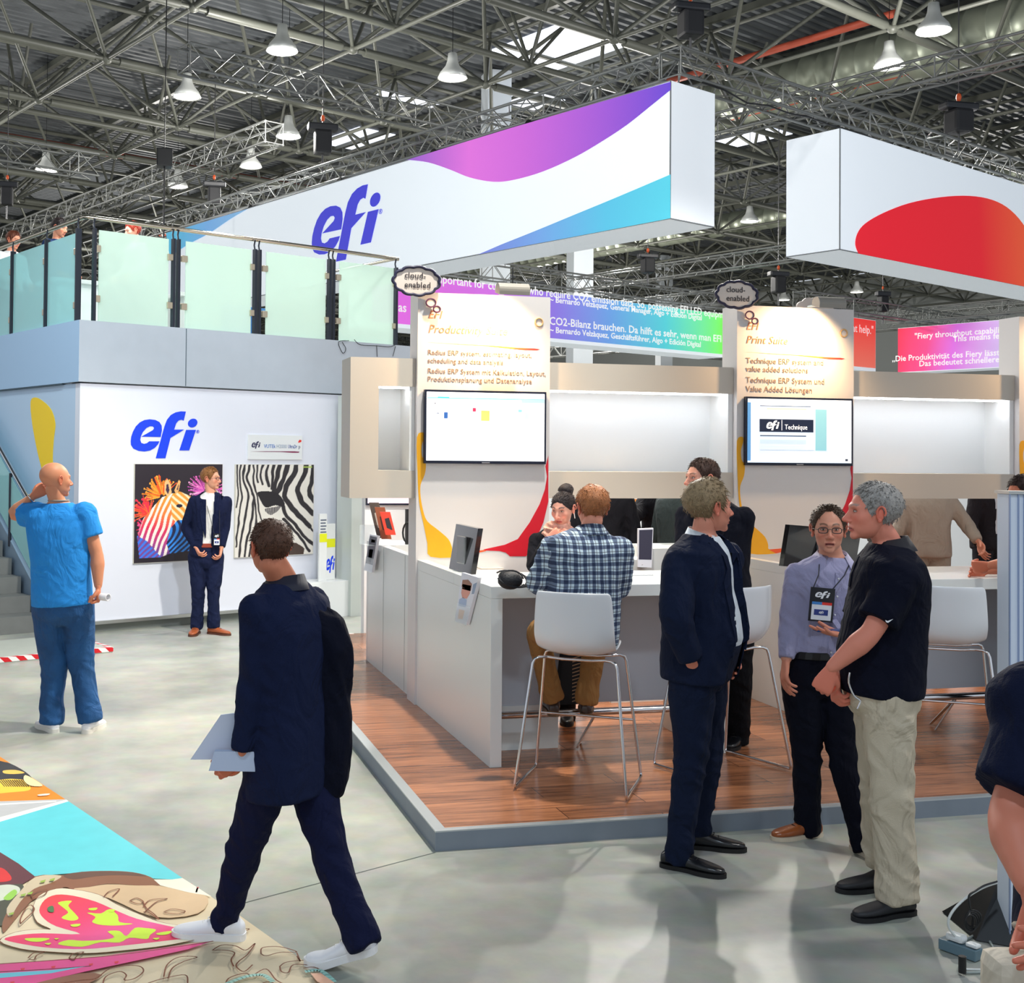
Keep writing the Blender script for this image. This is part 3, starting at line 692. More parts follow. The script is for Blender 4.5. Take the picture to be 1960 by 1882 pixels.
def bU(x, y): return atU(x, y, BU-.004)
sw1 = [(776,307)]+opn([(780,306),(820,311),(862,325),(900,340),(945,348),(985,344),(1040,328),(1100,301),(1150,272),(1200,239),(1250,199),(1283.6,172)], 4)+[(1283.8,156.5),(1130,201),(980,244.5),(880,275)]
MB().prism([bU(*p) for p in sw1], -HU*.003).build('purple_swoosh', gradmat('purple_grad', [(0, (150, 95, 205)), (.28, (222, 112, 218)), (.5, (200, 100, 210)), (1, (98, 66, 196))], bU(780, 306), bU(1284, 160), emit=.30), b1, label='pink and purple printed swoosh')
cy_ = [(916,487)]+opn([(960,468),(1030,440),(1100,411),(1180,378),(1283.5,334)], 3)+[(1283.2,418),(1100,453)]
MB().prism([bU(*p) for p in cy_], -HU*.003).build('cyan_swoosh', gradmat('cyan_grad', [(0, (120, 130, 215)), (.35, (112, 160, 222)), (.7, (84, 186, 220)), (1, (84, 200, 222))], bU(918, 486), bU(1283, 380), emit=.30), b1, label='cyan printed wedge')
lb_ = [(352,437),(420,416),(474,400)]+opn([(474,400),(440,420),(400,447),(360,468),(325,492)], 3)+[(318,446)]
MB().prism([bU(*p) for p in lb_], -HU*.003).build('blue_corner', gradmat('bluec_grad', [(0, (70, 190, 230)), (.5, (110, 170, 228)), (1, (140, 190, 232))], bU(330, 460), bU(470, 405), emit=.30), b1, label='light blue printed corner')
# logo on banner: map logo units to measured letters (photo px crop 7: scale 3.92)
def ban_logo(x, y):
    # measured px anchor: e left (597,~) i right (724,~), f top (701,353), f bottom (645,500)
    U0 = bU(597, 460); U1 = bU(732, 430)
    v0 = U0.dot(Vector(HV)); v1 = U1.dot(Vector(HV))
    zt_ = bU(701, 353).z; zb_ = bU(648, 500).z
    t = (x-80)/(607-80)
    return hall(BU-.004, v0+(v1-v0)*t, zt_+(zb_-zt_)*(y-70)/360)
logo('banner_logo', ban_logo, mat('banner_blue', (62, 62, 222), .6, emit=.2), b1, out=-HU, label='blue efi letters')  # ink glows a little: brightness put into the material

b2u, b2v = 17.82, 11.14
b2 = empty('hanging_banner', hall(b2u+3, b2v+.5, ZB), 'white hanging banner box with a big red oval, at the upper right', 'banner')
MB().box((b2u, b2v, ZB), (b2u+9, b2v+1.02, ZT), fr=hfr).build('box_face', M_fabric_w, b2)
mb = MB()
for (a, c) in (((b2u-.004, b2v-.004, ZB), (b2u+e_, b2v+e_, ZT)), ((b2u, b2v-.004, ZB-.004), (b2u+9, b2v+e_, ZB+e_)), ((b2u-.004, b2v, ZB-.004), (b2u+e_, b2v+1.02, ZB+e_))): mb.box(a, c, fr=hfr)
mb.build('edge_seam', mat('edge_seam_grey', (130, 134, 136), .6), b2)
def bV(x, y): return atV(x, y, b2v-.004)
rd = opn([(1643,485.5),(1637,468),(1641,447),(1656,428),(1690,408),(1740,389),(1800,377.5),(1855,375),(1900,383),(1935,403),(1965,440),(1990,500),(1998,556)], 4)
MB().prism([bV(*p) for p in rd], -HV*.003).build('red_oval', gradmat('red_grad', [(0, (240, 28, 48)), (.6, (243, 36, 50)), (1, (255, 104, 60))], bV(1700, 450), bV(1975, 450), emit=.30), b2, label='red printed oval')

# far purple-green banner with quotation
v0 = 21.62
def fb(x, y): return atV(x, y, v0)
zt = 6.05; zb = 4.80; u0, u1 = 16.0, 28.65
fbn = empty('quote_banner', hall(22, v0, zb), 'purple to green hanging banner with white quotation text, between the two display panels', 'banner')
MB().box((u0, v0+.003, zb), (u1, v0+.9, zt), fr=hfr).build('box_face', M_fabric_w, fbn)
MB().box((u0, v0, zb+.09), (u1-.01, v0+.0025, zt-.004), fr=hfr).build('printed_face', gradmat('rainbow_grad', [(0, (222, 100, 215)), (.28, (200, 105, 215)), (.45, (135, 110, 215)), (.62, (100, 150, 215)), (.80, (80, 195, 205)), (.93, (110, 225, 150)), (1, (120, 240, 90))], hall(16, v0), hall(28.6, v0), emit=.5), fbn)
M_txt = mat('white_text', (250, 250, 250), .5, emit=.3)  # lettering glows too, its brightness given by emission
def line(t, pxl, pyl, pxr, sz):
    A = fb(pxl, pyl); B = fb(pxr, pyl+(pxr-pxl)*.118)
    text(t, 'lettering', hall(A.dot(Vector(HU)), v0-.004, A.z), HU, (0, 0, 1), sz, M_txt, fbn, width=(B-A).length if pxr else None, bold=.004)
line('important for customers who require CO2 emission data. So, possessing EFI LED equipment', 828, 540, 1400, .30)
line('~ Bernardo Velz\u00e0quez, General Manager, Algo + Edici\u00f3n Digital', 1052, 578, 1343, .21)
line('absolute CO2-Bilanz brauchen. Da hilft es sehr, wenn man EFI', 985, 614, 1380, .28)
line('~ Bernardo Velz\u00e0quez, Gesch\u00e4ftsf\u00fchrer, Algo + Edici\u00f3n Digital', 1052, 636, 1341, .21)
text('as', 'lettering', hall(fb(762, 596).dot(Vector(HU)), v0-.004, fb(762, 596).z), HU, (0, 0, 1), .30, M_txt, fbn, bold=.004)

rb = empty('quote_banner', hall(32, 19.44, 4.56), 'red hanging banner piece with white text, right beside the second display panel', 'banner')
MB().box((29.4, 19.443, 4.5), (33.0, 19.9, 6.02), fr=hfr).build('box_face', M_fabric_w, rb)
MB().box((29.4, 19.44, 4.60), (32.99, 19.4425, 6.01), fr=hfr).build('printed_face', gradmat('redpink', [(0, (248, 60, 55)), (1, (246, 120, 100))], hall(31, 19, 6), hall(31, 19, 4.6), emit=.4), rb)
A = atV(1672, 640, 19.43); text('great help."', 'lettering', A, HU, (0, 0, 1), .34, M_txt, rb, align='RIGHT')
pu = 35.2
pb = empty('quote_banner', hall(pu, 18.4, 4.6), 'pink and violet hanging banner with white text, at the far right above the beam', 'banner')
MB().box((pu+.004, 16.83, 4.60), (pu+.9, 19.99, 5.99), fr=hfr).build('box_face', M_fabric_w, pb)
MB().box((pu, 16.83, 4.62), (pu+.003, 19.99, 5.98), fr=hfr).build('printed_face', gradmat('pinkviolet', [(0, (235, 45, 80)), (.3, (235, 75, 140)), (.55, (215, 110, 220)), (1, (205, 185, 235))], hall(pu, 20, 5.6), hall(pu, 16.8, 4.9), emit=.4), pb)
for t, x, y, s in (('"Fiery throughput capabili', 1913, 637, .25), ('This means fe', 1913, 648, .25), ('\u201eDie Produktivit\u00e4t des Fiery lässt', 1913, 680, .25), ('Das bedeutet schnellere', 1913, 693, .25)):
    A = atU(x, y, pu-.006); text(t, 'lettering', A, -HV, (0, 0, 1), s, M_txt, pb, align='RIGHT', bold=.003)
# ================================================================== hall roof: deck, space frame, ducts, rigging
M_tube = mat('roof_tube_paint', (90, 92, 84), .45, var=.15, vscale=.8)
M_deck = mat('roof_deck_metal', (88, 92, 96), .55, .1)
mb = MB(); z0 = 14.75; V_0, V_1 = -6, 96; U_0, U_1 = -14, 76
pv = []; v = V_0; per = .34
while v < V_1:
    pv += [(v, z0), (v+.13, z0), (v+.17, z0+.09), (v+.30, z0+.09)]; v += per
vs = [hall(U_0, a, b_) for a, b_ in pv]+[hall(U_1, a, b_) for a, b_ in pv]; n = len(pv)
mb.add(vs, [(i, i+1, n+i+1, n+i) for i in range(n-1)])
mb.build('ceiling', M_deck, kind='structure', label='corrugated metal roof deck of the exhibition hall', origin=(0, 0, 14.75))
MB().box((U_0, V_1, 0), (U_1, V_1+.3, 14.7), fr=hfr).build('wall_back', mat('hall_wall', (150, 154, 152), .7), kind='structure', label='distant end wall of the hall')
MB().box((U_1, V_0, 0), (U_1+.3, V_1, 14.7), fr=hfr).build('wall_right', mat('hall_wall', (150, 154, 152), .7), kind='structure', label='distant side wall of the hall')
def inview(P, mg=260):
    q = CAM_R @ (np.array(P)-EYE)
    if q[2] < 1: return False
    x = CXP+FPX*q[0]/q[2]; y = CYP+FPX*q[1]/q[2]
    return -mg < x < 1960+mg and -mg-200 < y < 900
SU, SV = 4.45, 4.635; ZL, ZU = 12.0, 14.3
rf = empty('roof_space_frame', hall(30, 40, ZL), 'tubular steel space frame under the hall roof', 'roof frame', kind='structure')
iu = range(-4, 15); iv = range(-4, 16)
def low(i, j): return hall(12.87+SU*i, 24.3+SV*j, ZL)
def upp(i, j): return hall(12.87+SU*(i+.5), 24.3+SV*(j+.5), ZU)
def ok(a, b_): return inview(a) or inview(b_) or inview((a+b_)/2)
for j in iv:
    mb = MB()
    for i in iu:
        a, c = low(i, j), low(i+1, j)
        if ok(a, c):
            d = (c-a).normalized(); mb.tube(a, c, .06, 8, caps=False); mb.tube(a+d*.35, c-d*.35, .11, 10)
    if mb.v: mb.build('lower_chord', M_tube, rf)
    mb = MB()
    for i in iu:
        a, c = upp(i, j), upp(i+1, j)
        if ok(a, c): mb.tube(a, c, .075, 8, caps=False)
    if mb.v: mb.build('upper_chord', M_tube, rf)
for i in iu:
    mb = MB()
    for j in iv:
        a, c = low(i, j), low(i, j+1)
        if ok(a, c): mb.tube(a, c, .055, 8, caps=False)
        a, c = upp(i, j), upp(i, j+1)
        if ok(a, c): mb.tube(a, c, .06, 8, caps=False)
    if mb.v: mb.build('cross_chord', M_tube, rf)
    mb = MB()
    for j in iv:
        a = low(i, j)
        for di in (-1, 0):
            for dj in (-1, 0):
                c = upp(i+di, j+dj)
                if ok(a, c): mb.tube(a, c, .055, 6, caps=False)
        if inview(a): mb.ellipsoid(a, (.15, .15, .13), 8)
        c = upp(i, j)
        if inview(c): mb.ellipsoid(c, (.12, .12, .1), 8); mb.tube(c, c+Vector((0, 0, .45)), .05, 6, caps=False)
    if mb.v: mb.build('web_diagonals', M_tube, rf)
# second, lower bracing rows seen in the distance and the doubled chord line
mb = MB()
for vv, zz in ((22.6, 12.1), (35.2, 12.1), (49.0, 12.1)):
    for i in iu:
        a, c = hall(12.87+SU*i, vv, zz), hall(12.87+SU*(i+1), vv, zz)
        if ok(a, c): mb.tube(a, c, .09, 8, caps=False); mb.tube(a, upp(i, 0)*0+hall(12.87+SU*i, vv+1.0, 14.4), .05, 6, caps=False); mb.tube(a, hall(12.87+SU*i, vv-1.0, 14.4), .05, 6, caps=False); mb.tube(a, hall(12.87+SU*(i+.5), vv, 14.4), .05, 6, caps=False); mb.tube(c, hall(12.87+SU*(i+.5), vv, 14.4), .05, 6, caps=False)
mb.build('joint_truss', M_tube, rf)
# roof purlins (I beams along V)
mb = MB()
for i in range(-3, 12): mb.box((12.87+SU*(i+.5)-.08, V_0, 14.55), (12.87+SU*(i+.5)+.08, 80, 14.74), fr=hfr)
mb.build('purlins', M_tube, rf)
# skylights
M_sky = mat('skylight_glow', (236, 242, 255), .5, emit=1.1)
for k, (x, y, a, b_) in enumerate(((1075, 95, 3.4, 3.2), (1010, 190, 2.2, 1.6), (680, 265, 1.8, 3.0), (1440, 262, 1.6, 2.6), (780, 190, 2.6, .8))):
    P = atZ(x, y, 14.72); u = P.dot(Vector(HU)); v = P.dot(Vector(HV))
    MB().box((u-a/2, v-b_/2, 14.70), (u+a/2, v+b_/2, 14.73), fr=hfr).build('window_%d' % (k+1), M_sky, kind='structure', label='bright skylight panel in the roof deck')
# columns of the hall
for k, (px, y0) in enumerate(((1108, 40), )):
    pass
for (x, d) in ((1108, 44.0), (1000+270, 70.0), (945, 38.0)):
    P = on_plane(x, 800, (0, d, 0), (0, 1, 0)); 
    MB().box((P.x-.40, P.y-.4, 0), (P.x+.40, P.y+.4, 14.6)).build('hall_column', mat('column_white', (205, 212, 218), .6), label={1108: 'wide pale hall column seen over the wall unit', 1270: 'distant pale hall column behind the quotation banner', 945: 'pale hall column behind the first display panel'}[x], cat='column')
# ducts
def duct(x0, y0, x1, y1, z, r, name, label):
    A = atZ(x0, y0, z); B = atZ(x1, y1, z); v = HV; u = A.dot(Vector(HU)); va = A.dot(Vector(HV))
    P0 = hall(u, va-2, z); P1 = hall(u, va+40, z); mb = MB(); L_ = 42; k = 0
    prof = []
    while k < L_:
        prof += [(r, k), (r, k+.55), (r+.025, k+.57), (r+.025, k+.60)]; k += .62
    mb.lathe(prof, P0, 20, ax=HV); return mb.build(name, M_duct, label=label, cat='duct')
M_duct = mat('spiral_duct', (150, 156, 140), .4, .5)
duct(1900, 60, 1520, 130, 13.2, .75, 'ventilation_duct', 'large silver ventilation duct under the roof at the upper right')
duct(1960, 330, 1450, 420, 12.6, .5, 'ventilation_duct', 'smaller silver duct lower in the roof, behind the right banner')
M_pipe = mat('red_pipe', (168, 72, 50), .5)
def pipeV(x, y, z, r, label, L_=40, ax='v'):
    A = atZ(x, y, z); u = A.dot(Vector(HU)); v = A.dot(Vector(HV))
    if ax == 'v': MB().tube(hall(u, v-4, z), hall(u, v+L_, z), r, 10).build('sprinkler_pipe', M_pipe, label=label, cat='pipe')
    else: MB().tube(hall(u-L_*.3, v, z), hall(u+L_, v, z), r, 10).build('sprinkler_pipe', M_pipe, label=label, cat='pipe')
pipeV(1450, 105, 12.9, .10, 'orange-red sprinkler pipe running beside the large duct')
pipeV(1500, 200, 12.6, .09, 'thinner red pipe below the large duct')
pipeV(20, 262, 13.4, .12, 'red pipe crossing the roof at the far left', 22, 'u')
# high-bay lamps
M_shade = mat('lamp_shade_grey', (205, 208, 205), .4, .3)
M_bulb = mat('lamp_glow', (255, 250, 240), .5, emit=9.0)
M_bulb2 = mat('lamp_glow_bright', (255, 246, 225), .5, emit=30.0)
HL = [(540, 98, 11.0, 0, 'bell lamp at the top, left of the bright lamp'), (358, 186, 11.0, 0, 'bell lamp hanging at the upper left'), (866, 150, 11.0, 1, 'brightest bell lamp, top centre over the long banner'),
      (552, 262, 11.0, 1, 'second bright bell lamp, above the long banner'), (1787, 60, 11.0, 0, 'bell lamp at the top right corner'), (1702, 128, 11.2, 1, 'bright bell lamp beside the large duct'),
      (340, 358, 11.0, 0, 'bell lamp just above the balcony corner'), (88, 328, 11.0, 0, 'bell lamp low at the left edge of the roof'), (1640, 560, 11.0, 0, 'small far bell lamp over the red quotation banner'),
      (1500, 575, 11.0, 0, 'small far bell lamp between the panels'), (480, 320, 11.0, 0, 'bell lamp over the far end of the long banner'), (1435, 425, 11.0, 0, 'bell lamp seen between the two white banners')]
for k, (x, y, z, br, lab) in enumerate(HL):
    P = atZ(x, y, z); r = empty('bell_lamp', P, lab, 'ceiling lamp', 'high-bay lamps under the roof')
    if k == 0:
        h1 = MB().lathe([(.05, .62), (.11, .60), (.13, .42), (.17, .30), (.30, .14), (.36, 0), (.34, 0), (.28, .13), (.15, .28)], P, 20).build('lamp_shade', M_shade, r)
        h2 = MB().lathe([(0, .02), (.34, .02), (.34, .03), (0, .03)], P, 20).build('bulb', M_bulb, r)
        h3 = MB().tube(P+Vector((0, 0, .62)), P+Vector((0, 0, 3.8)), .008, 6).build('stem', M_black, r)
    else:
        for h in (h1, h2, h3):
            c = h.copy(); COL.objects.link(c); c.parent = r
            if h is h2 and br: c.data = h.data.copy(); c.data.materials[0] = M_bulb2

# ---------------- aluminium box trusses
M_truss = mat('truss_aluminium', (128, 130, 128), .4, .5)
def truss(P0, P1, s, label, pitch=None, r=.024, name='lighting_truss', mt=None):
    P0 = Vector(P0); P1 = Vector(P1); d = P1-P0; L_ = d.length; d.normalize()
    side = Vector((-d.y, d.x, 0)).normalized()*s/2; up = Vector((0, 0, s/2)); mt = mt or M_truss
    rt = empty(name, (P0+P1)/2-up, label, 'truss', 'aluminium lighting trusses')
    cs = [side+up, -side+up, -side-up, side-up]
    for c in cs: MB().tube(P0+c, P1+c, r, 8).build('chord', mt, rt)
    n = max(2, int(round(L_/(pitch or s)))); 
    for k in range(4):
        a, b_ = cs[k], cs[(k+1) % 4]; mb = MB()
        for i in range(n):
            t0, t1 = L_*i/n, L_*(i+1)/n
            p = P0+d*t0+(a if i % 2 == 0 else b_); q = P0+d*t1+(b_ if i % 2 == 0 else a)
            mb.tube(p, q, r*.42, 5, caps=False)
        for i in range(0, n+1, 6): mb.tube(P0+d*(L_*i/n)+a, P0+d*(L_*i/n)+b_, r*.5, 5, caps=False)
        mb.build('lacing', mt, rt)
    return rt
def hp(u, v, z): return hall(u, v, z)
ZR = 7.74
truss(hp(14.25, 11.75, ZR), hp(14.25, 33, ZR), .40, 'box truss running back above the long efi banner', pitch=.42, r=.028)
truss(hp(14.0, 11.55, ZR), hp(36, 11.55, ZR), .40, 'box truss running right above the red oval banner', pitch=.42, r=.028)
def trU(x, y, z, L0, L1, s, label, r=.028, pitch=None):
    P = atZ(x, y, z); u, v = P.dot(Vector(HU)), P.dot(Vector(HV)); return truss(hp(u+L0, v, z), hp(u+L1, v, z), s, label, pitch, r)
def trV(x, y, z, L0, L1, s, label, r=.028, pitch=None):
    P = atZ(x, y, z); u, v = P.dot(Vector(HU)), P.dot(Vector(HV)); return truss(hp(u, v+L0, z), hp(u, v+L1, z), s, label, pitch, r)
trU(352, 112, 9.6, 0, 11, .50, 'box truss crossing the upper left below the roof frame', .03, .5)
trV(355, 320, 9.6, -4.5, 14, .50, 'box truss at the left, above the balcony corner', .03, .5)
trV(1960, 92, 8.6, -1, 9, .40, 'short box truss at the upper right corner')
trV(1500, 487, 7.4, -1, 8, .40, 'pale box truss seen between the two white banners')
truss(hp(15, 22.0, 6.45), hp(29.0, 22.0, 6.45), .40, 'box truss carrying the purple quotation banner')
truss(hp(28.8, 21.9, 6.6), hp(28.8, 32, 6.6), .40, 'box truss running back from the end of the quotation banner')
truss(hp(29.5, 19.7, 6.4), hp(40, 19.7, 6.4), .40, 'box truss over the red quotation banner')
truss(hp(35.6, 12, 6.4), hp(35.6, 20.5, 6.4), .40, 'box truss over the pink quotation banner')
trU(60, 300, 8.5, -8, 1.5, .50, 'box truss cut off by the left edge')
truss(hp(12, 40, 8.0), hp(60, 40, 8.0), .5, 'long distant box truss across the hall', r=.035)
truss(hp(20, 55, 7.5), hp(70, 55, 7.5), .6, 'farthest box truss across the hall', r=.045)
truss(hp(42, 14, 7.0), hp(42, 45, 7.0), .5, 'distant box truss behind the pink banner', r=.035)
truss(hp(24.0, 26.5, 5.6), hp(44, 26.5, 5.6), .4, 'low distant box truss above the wide niche', r=.03)
truss(hp(22.0, 33.5, 5.0), hp(50, 33.5, 5.0), .4, 'very low distant box truss just over the cream beam', r=.03)
# hoists
def hoist(x, y0, y1, wpx, z, label, strap=True):
    P = atZ(x, y0, z); d = (np.array(P)-EYE) @ CAM_R[2]; mpx = d/FPX; h = (y1-y0)*mpx; w_ = wpx*mpx
    r = empty('chain_hoist', P-Vector((0, 0, h)), label, 'chain hoist', 'black chain hoists on the trusses')
    MB().box((P.x-w_/2, P.y-w_/2, P.z-h*.62), (P.x+w_/2, P.y+w_/2, P.z-h*.12), bev=w_*.15).build('chain_bag', mat('hoist_black', (20, 21, 26), .6), r)
    MB().box((P.x-w_*.9, P.y-w_*.35, P.z-h*.12), (P.x+w_*.9, P.y+w_*.35, P.z+h*.03), bev=w_*.1).build('motor', mat('hoist_dark', (30, 32, 38), .4), r)
    MB().tube(P+Vector((0, 0, h*.03)), P+Vector((0, 0, 12.0-P.z)), .012, 6).tube(P-Vector((0, 0, h*.12)), P-Vector((0, 0, h)), .02, 6).build('chain', mat('chain_steel', (90, 90, 92), .4, .8), r)
    MB().ellipsoid(P+Vector((0, 0, h*.15)), (w_*.13, w_*.13, w_*.22), 8).build('hook', mat('hook_orange', (220, 90, 40), .5), r)
hoist(1322, 10, 110, 40, 9.2, 'black chain hoist at the corner of the banner truss')
hoist(1835, 200, 290, 40, 8.6, 'black chain hoist above the red oval banner')
hoist(618, 240, 330, 32, 9.0, 'black chain hoist above the efi letters')
hoist(410, 350, 420, 24, 9.0, 'black chain hoist left of the efi letters')
hoist(1240, 488, 545, 22, 7.2, 'black chain hoist under the long banner')
hoist(1490, 522, 585, 22, 7.2, 'black chain hoist left of the right banner')
hoist(1690, 560, 620, 16, 7.0, 'small black chain hoist over the red quotation banner')
hoist(14, 350, 420, 22, 8.8, 'black chain hoist cut off by the left edge')
# small hanging loudspeaker
P = atZ(315, 303, 8.4); r = empty('hanging_speaker', P, 'small black speaker on a thin pole above the balcony', 'speaker')
MB().box((P.x-.17, P.y-.15, P.z-.2), (P.x+.17, P.y+.15, P.z+.2), bev=.02).build('cabinet', M_black, r)
MB().tube(P-Vector((0, 0, .2)), P-Vector((0, 0, 2.6)), .02, 6).tube(P+Vector((0, 0, .2)), P+Vector((0, 0, 3.6)), .012, 6).build('pole', M_black, r)
# cables on truss
rnd = random.Random(3)
for k, (u0, u1, ax) in enumerate(((14.1, 33.0, 'v'), (14.5, 34, 'u'))):
    mb = MB(); pts = []; t = 12.2 if ax == 'v' else 14.5
    while t < 33:
        pts.append(hp(14.05, t, ZR-.22-rnd.random()*.12) if ax == 'v' else hp(t, 11.35, ZR-.22-rnd.random()*.12)); t += .55
    mb.path(pts, .015, 5); mb.build('power_cable', M_black, label=['black cable looped along the truss over the efi banner', 'black cable looped along the truss over the red oval banner'][k], cat='cable')
# clamp-on floodlights under the left truss
for k, v in enumerate((12.3, 14.5, 17, 20, 23.5)):
    P = hp(14.05, v, ZR-.27); r = empty('flood_light', P, 'black clamp-on floodlight under the truss over the efi banner, %s' % ['nearest its corner', 'second from the corner', 'third from the corner', 'fourth from the corner', 'farthest back'][k], 'floodlight', 'clamp-on floodlights')
    MB().tube(P-Vector((HU*.12)), P+Vector(HU*.1)+Vector((0, 0, -.08)), .07, 10).build('housing', M_black, r)
    MB().tube(P, P+Vector((0, 0, .13)), .015, 6).build('clamp', M_black, r)

# wires that carry the banners
for nm, par, pts in (('b1', b1, [(14.2, 12), (14.2, 17), (14.2, 22), (14.2, 26)]), ('b2', b2, [(18.6, 11.6), (22, 11.6), (26, 11.6)]), ('fb', fbn, [(17, 21.8), (22, 21.8), (28, 21.8)]), ('rb', rb, [(30.2, 19.7), (32.5, 19.7)]), ('pb', pb, [(35.6, 17.4), (35.6, 19.5)])):
    zt_ = {'b1': ZT, 'b2': ZT, 'fb': 6.05, 'rb': 6.02, 'pb': 5.99}[nm]
    for u, v in pts: MB().tube(hp(u, v, zt_), hp(u, v, zt_+(.18 if zt_ > 7 else .22)), .006, 5).build('hanging_wire', M_black, par)
# ================================================================== people
M_skin_cache = {}
def m_skin():
    return mat('skin', (222, 160, 130), .48, attr='tone', sss=.10, spec=.35)
def sd_ell(p, c, r):
    q = (p-np.array(c)); r = np.array(r); k0 = np.linalg.norm(q/r, axis=-1); k1 = np.linalg.norm(q/(r*r), axis=-1)+1e-9
    return k0*(k0-1)/k1
def sd_cap(p, a, b, r0, r1=None):
    a = np.array(a, float); b = np.array(b, float); r1 = r0 if r1 is None else r1
    d = b-a; t = np.clip(((p-a)@d)/(d@d), 0, 1)
    return np.linalg.norm(p-a-t[..., None]*d, axis=-1)-(r0+(r1-r0)*t)
def smin(a, b, k):
    h = np.clip(.5+.5*(b-a)/k, 0, 1); return b*(1-h)+a*h-k*h*(1-h)
def smax(a, b, k): return -smin(-a, -b, k)
def head_sdf(p, fem=0.0, jaw=1.0, nose=1.0, mouth=0.0):
    d = sd_ell(p, (0, -.018, .035), (.076, .097, .084))
    d = smin(d, sd_ell(p, (0, .022, -.012), (.066-.003*fem, .074, .086)), .03)
    d = smin(d, sd_ell(p, (0, .034, -.060), (.050*jaw-.006*fem, .052, .045)), .03)
    d = smin(d, sd_ell(p, (0, .078-.004*fem, -.098), (.020-.004*fem, .014, .014)), .022)
    for s in (-1, 1):
        d = smin(d, sd_ell(p, (s*.041, .060, -.020), (.022, .020, .022)), .02)
        d = smin(d, sd_cap(p, (s*.008, .088, .028), (s*.040, .078, .026), .008-.002*fem), .014)
        d = smax(d, -sd_ell(p, (s*.031, .103, .008), (.019, .018, .013)), .012)
    d = smin(d, sd_cap(p, (0, .086, .016), (0, .112*1.0+.003*nose, -.026), .006, .010), .010)
    d = smin(d, sd_ell(p, (0, .111+.003*nose, -.030), (.0115, .012, .010)), .006)
    for s in (-1, 1): d = smin(d, sd_ell(p, (s*.012, .101, -.034), (.0085, .010, .008)), .005)
    d = smin(d, sd_cap(p, (-.018, .089, -.060), (.018, .089, -.060), .0065), .006)
    d = smin(d, sd_ell(p, (0, .094, -.059), (.014, .006, .005)), .005)
    d = smin(d, sd_ell(p, (0, .092, -.072-.006*mouth), (.017, .008, .006)), .005)
    d = smax(d, -sd_ell(p, (0, .105, -.0655-.002*mouth), (.021, .012, .0018+.004*mouth)), .003)
    return d
def head_grid(nA, nP, **kw):
    ta = np.linspace(0, 2*np.pi, nA, endpoint=False); az = ta-.42*np.sin(ta)      # denser in front (az 0 = +Y)
    tp = np.linspace(0, np.pi, nP); AZ, PH = np.meshgrid(az, tp)
    D = np.stack([np.sin(PH)*np.sin(AZ), np.sin(PH)*np.cos(AZ), np.cos(PH)], -1)
    c0 = np.array([0, .012, -.010])
    t = np.full(AZ.shape, .17)
    for _ in range(60):
        d = head_sdf(c0+D*t[..., None], **kw); t = np.maximum(t-d*.75, .02)
    P = c0+D*t[..., None]
    F = []
    for i in range(nP-1):
        for k in range(nA): F.append((i*nA+k, (i+1)*nA+k, (i+1)*nA+(k+1) % nA, i*nA+(k+1) % nA))
    return P.reshape(-1, 3), D.reshape(-1, 3), AZ.reshape(-1), F
def hairline(az, style):
    a = np.abs((az+np.pi) % (2*np.pi)-np.pi)*180/np.pi
    if style == 'receding': ys = [.098, .096, .060, -.010, .004, -.035, -.055]
    elif style == 'woman': ys = [.070, .062, .030, .000, -.010, -.045, -.055]
    elif style == 'bald': ys = [.3]*7
    else: ys = [.076, .074, .045, -.012, .006, -.045, -.062]
    return np.interp(a, [0, 28, 52, 76, 100, 125, 180], ys)
def AZ_wrap(a): return (a+np.pi) % (2*np.pi)-np.pi
def frame_of(F, U=(0, 0, 1)):
    F = Vector(F).normalized(); U = Vector(U); R_ = F.cross(U).normalized(); U = R_.cross(F).normalized(); return R_, F, U
def xf(P, o, R_, F, U, s=1.0):
    M_ = np.array([list(R_), list(F), list(U)]); return (P*s)@M_+np.array(o)
def ring_loft(rings, n=20, close=True):
    """rings: (center, axisA*ra, axisB*rb)"""
    vs = []; fs = []
    for c, a, b in rings:
        for k in range(n):
            t = 2*math.pi*k/n; ct, st = math.cos(t), math.sin(t)
            e = .85; x = abs(ct)**e*(1 if ct > 0 else -1); y = abs(st)**e*(1 if st > 0 else -1)
            vs.append(Vector(c)+Vector(a)*x+Vector(b)*y)
    m_ = len(rings)
    for i in range(m_-1):
        for k in range(n): fs.append((i*n+k, i*n+(k+1) % n, (i+1)*n+(k+1) % n, (i+1)*n+k))
    fs.append(tuple(reversed(range(n)))); fs.append(tuple(range((m_-1)*n, m_*n)))
    return vs, fs
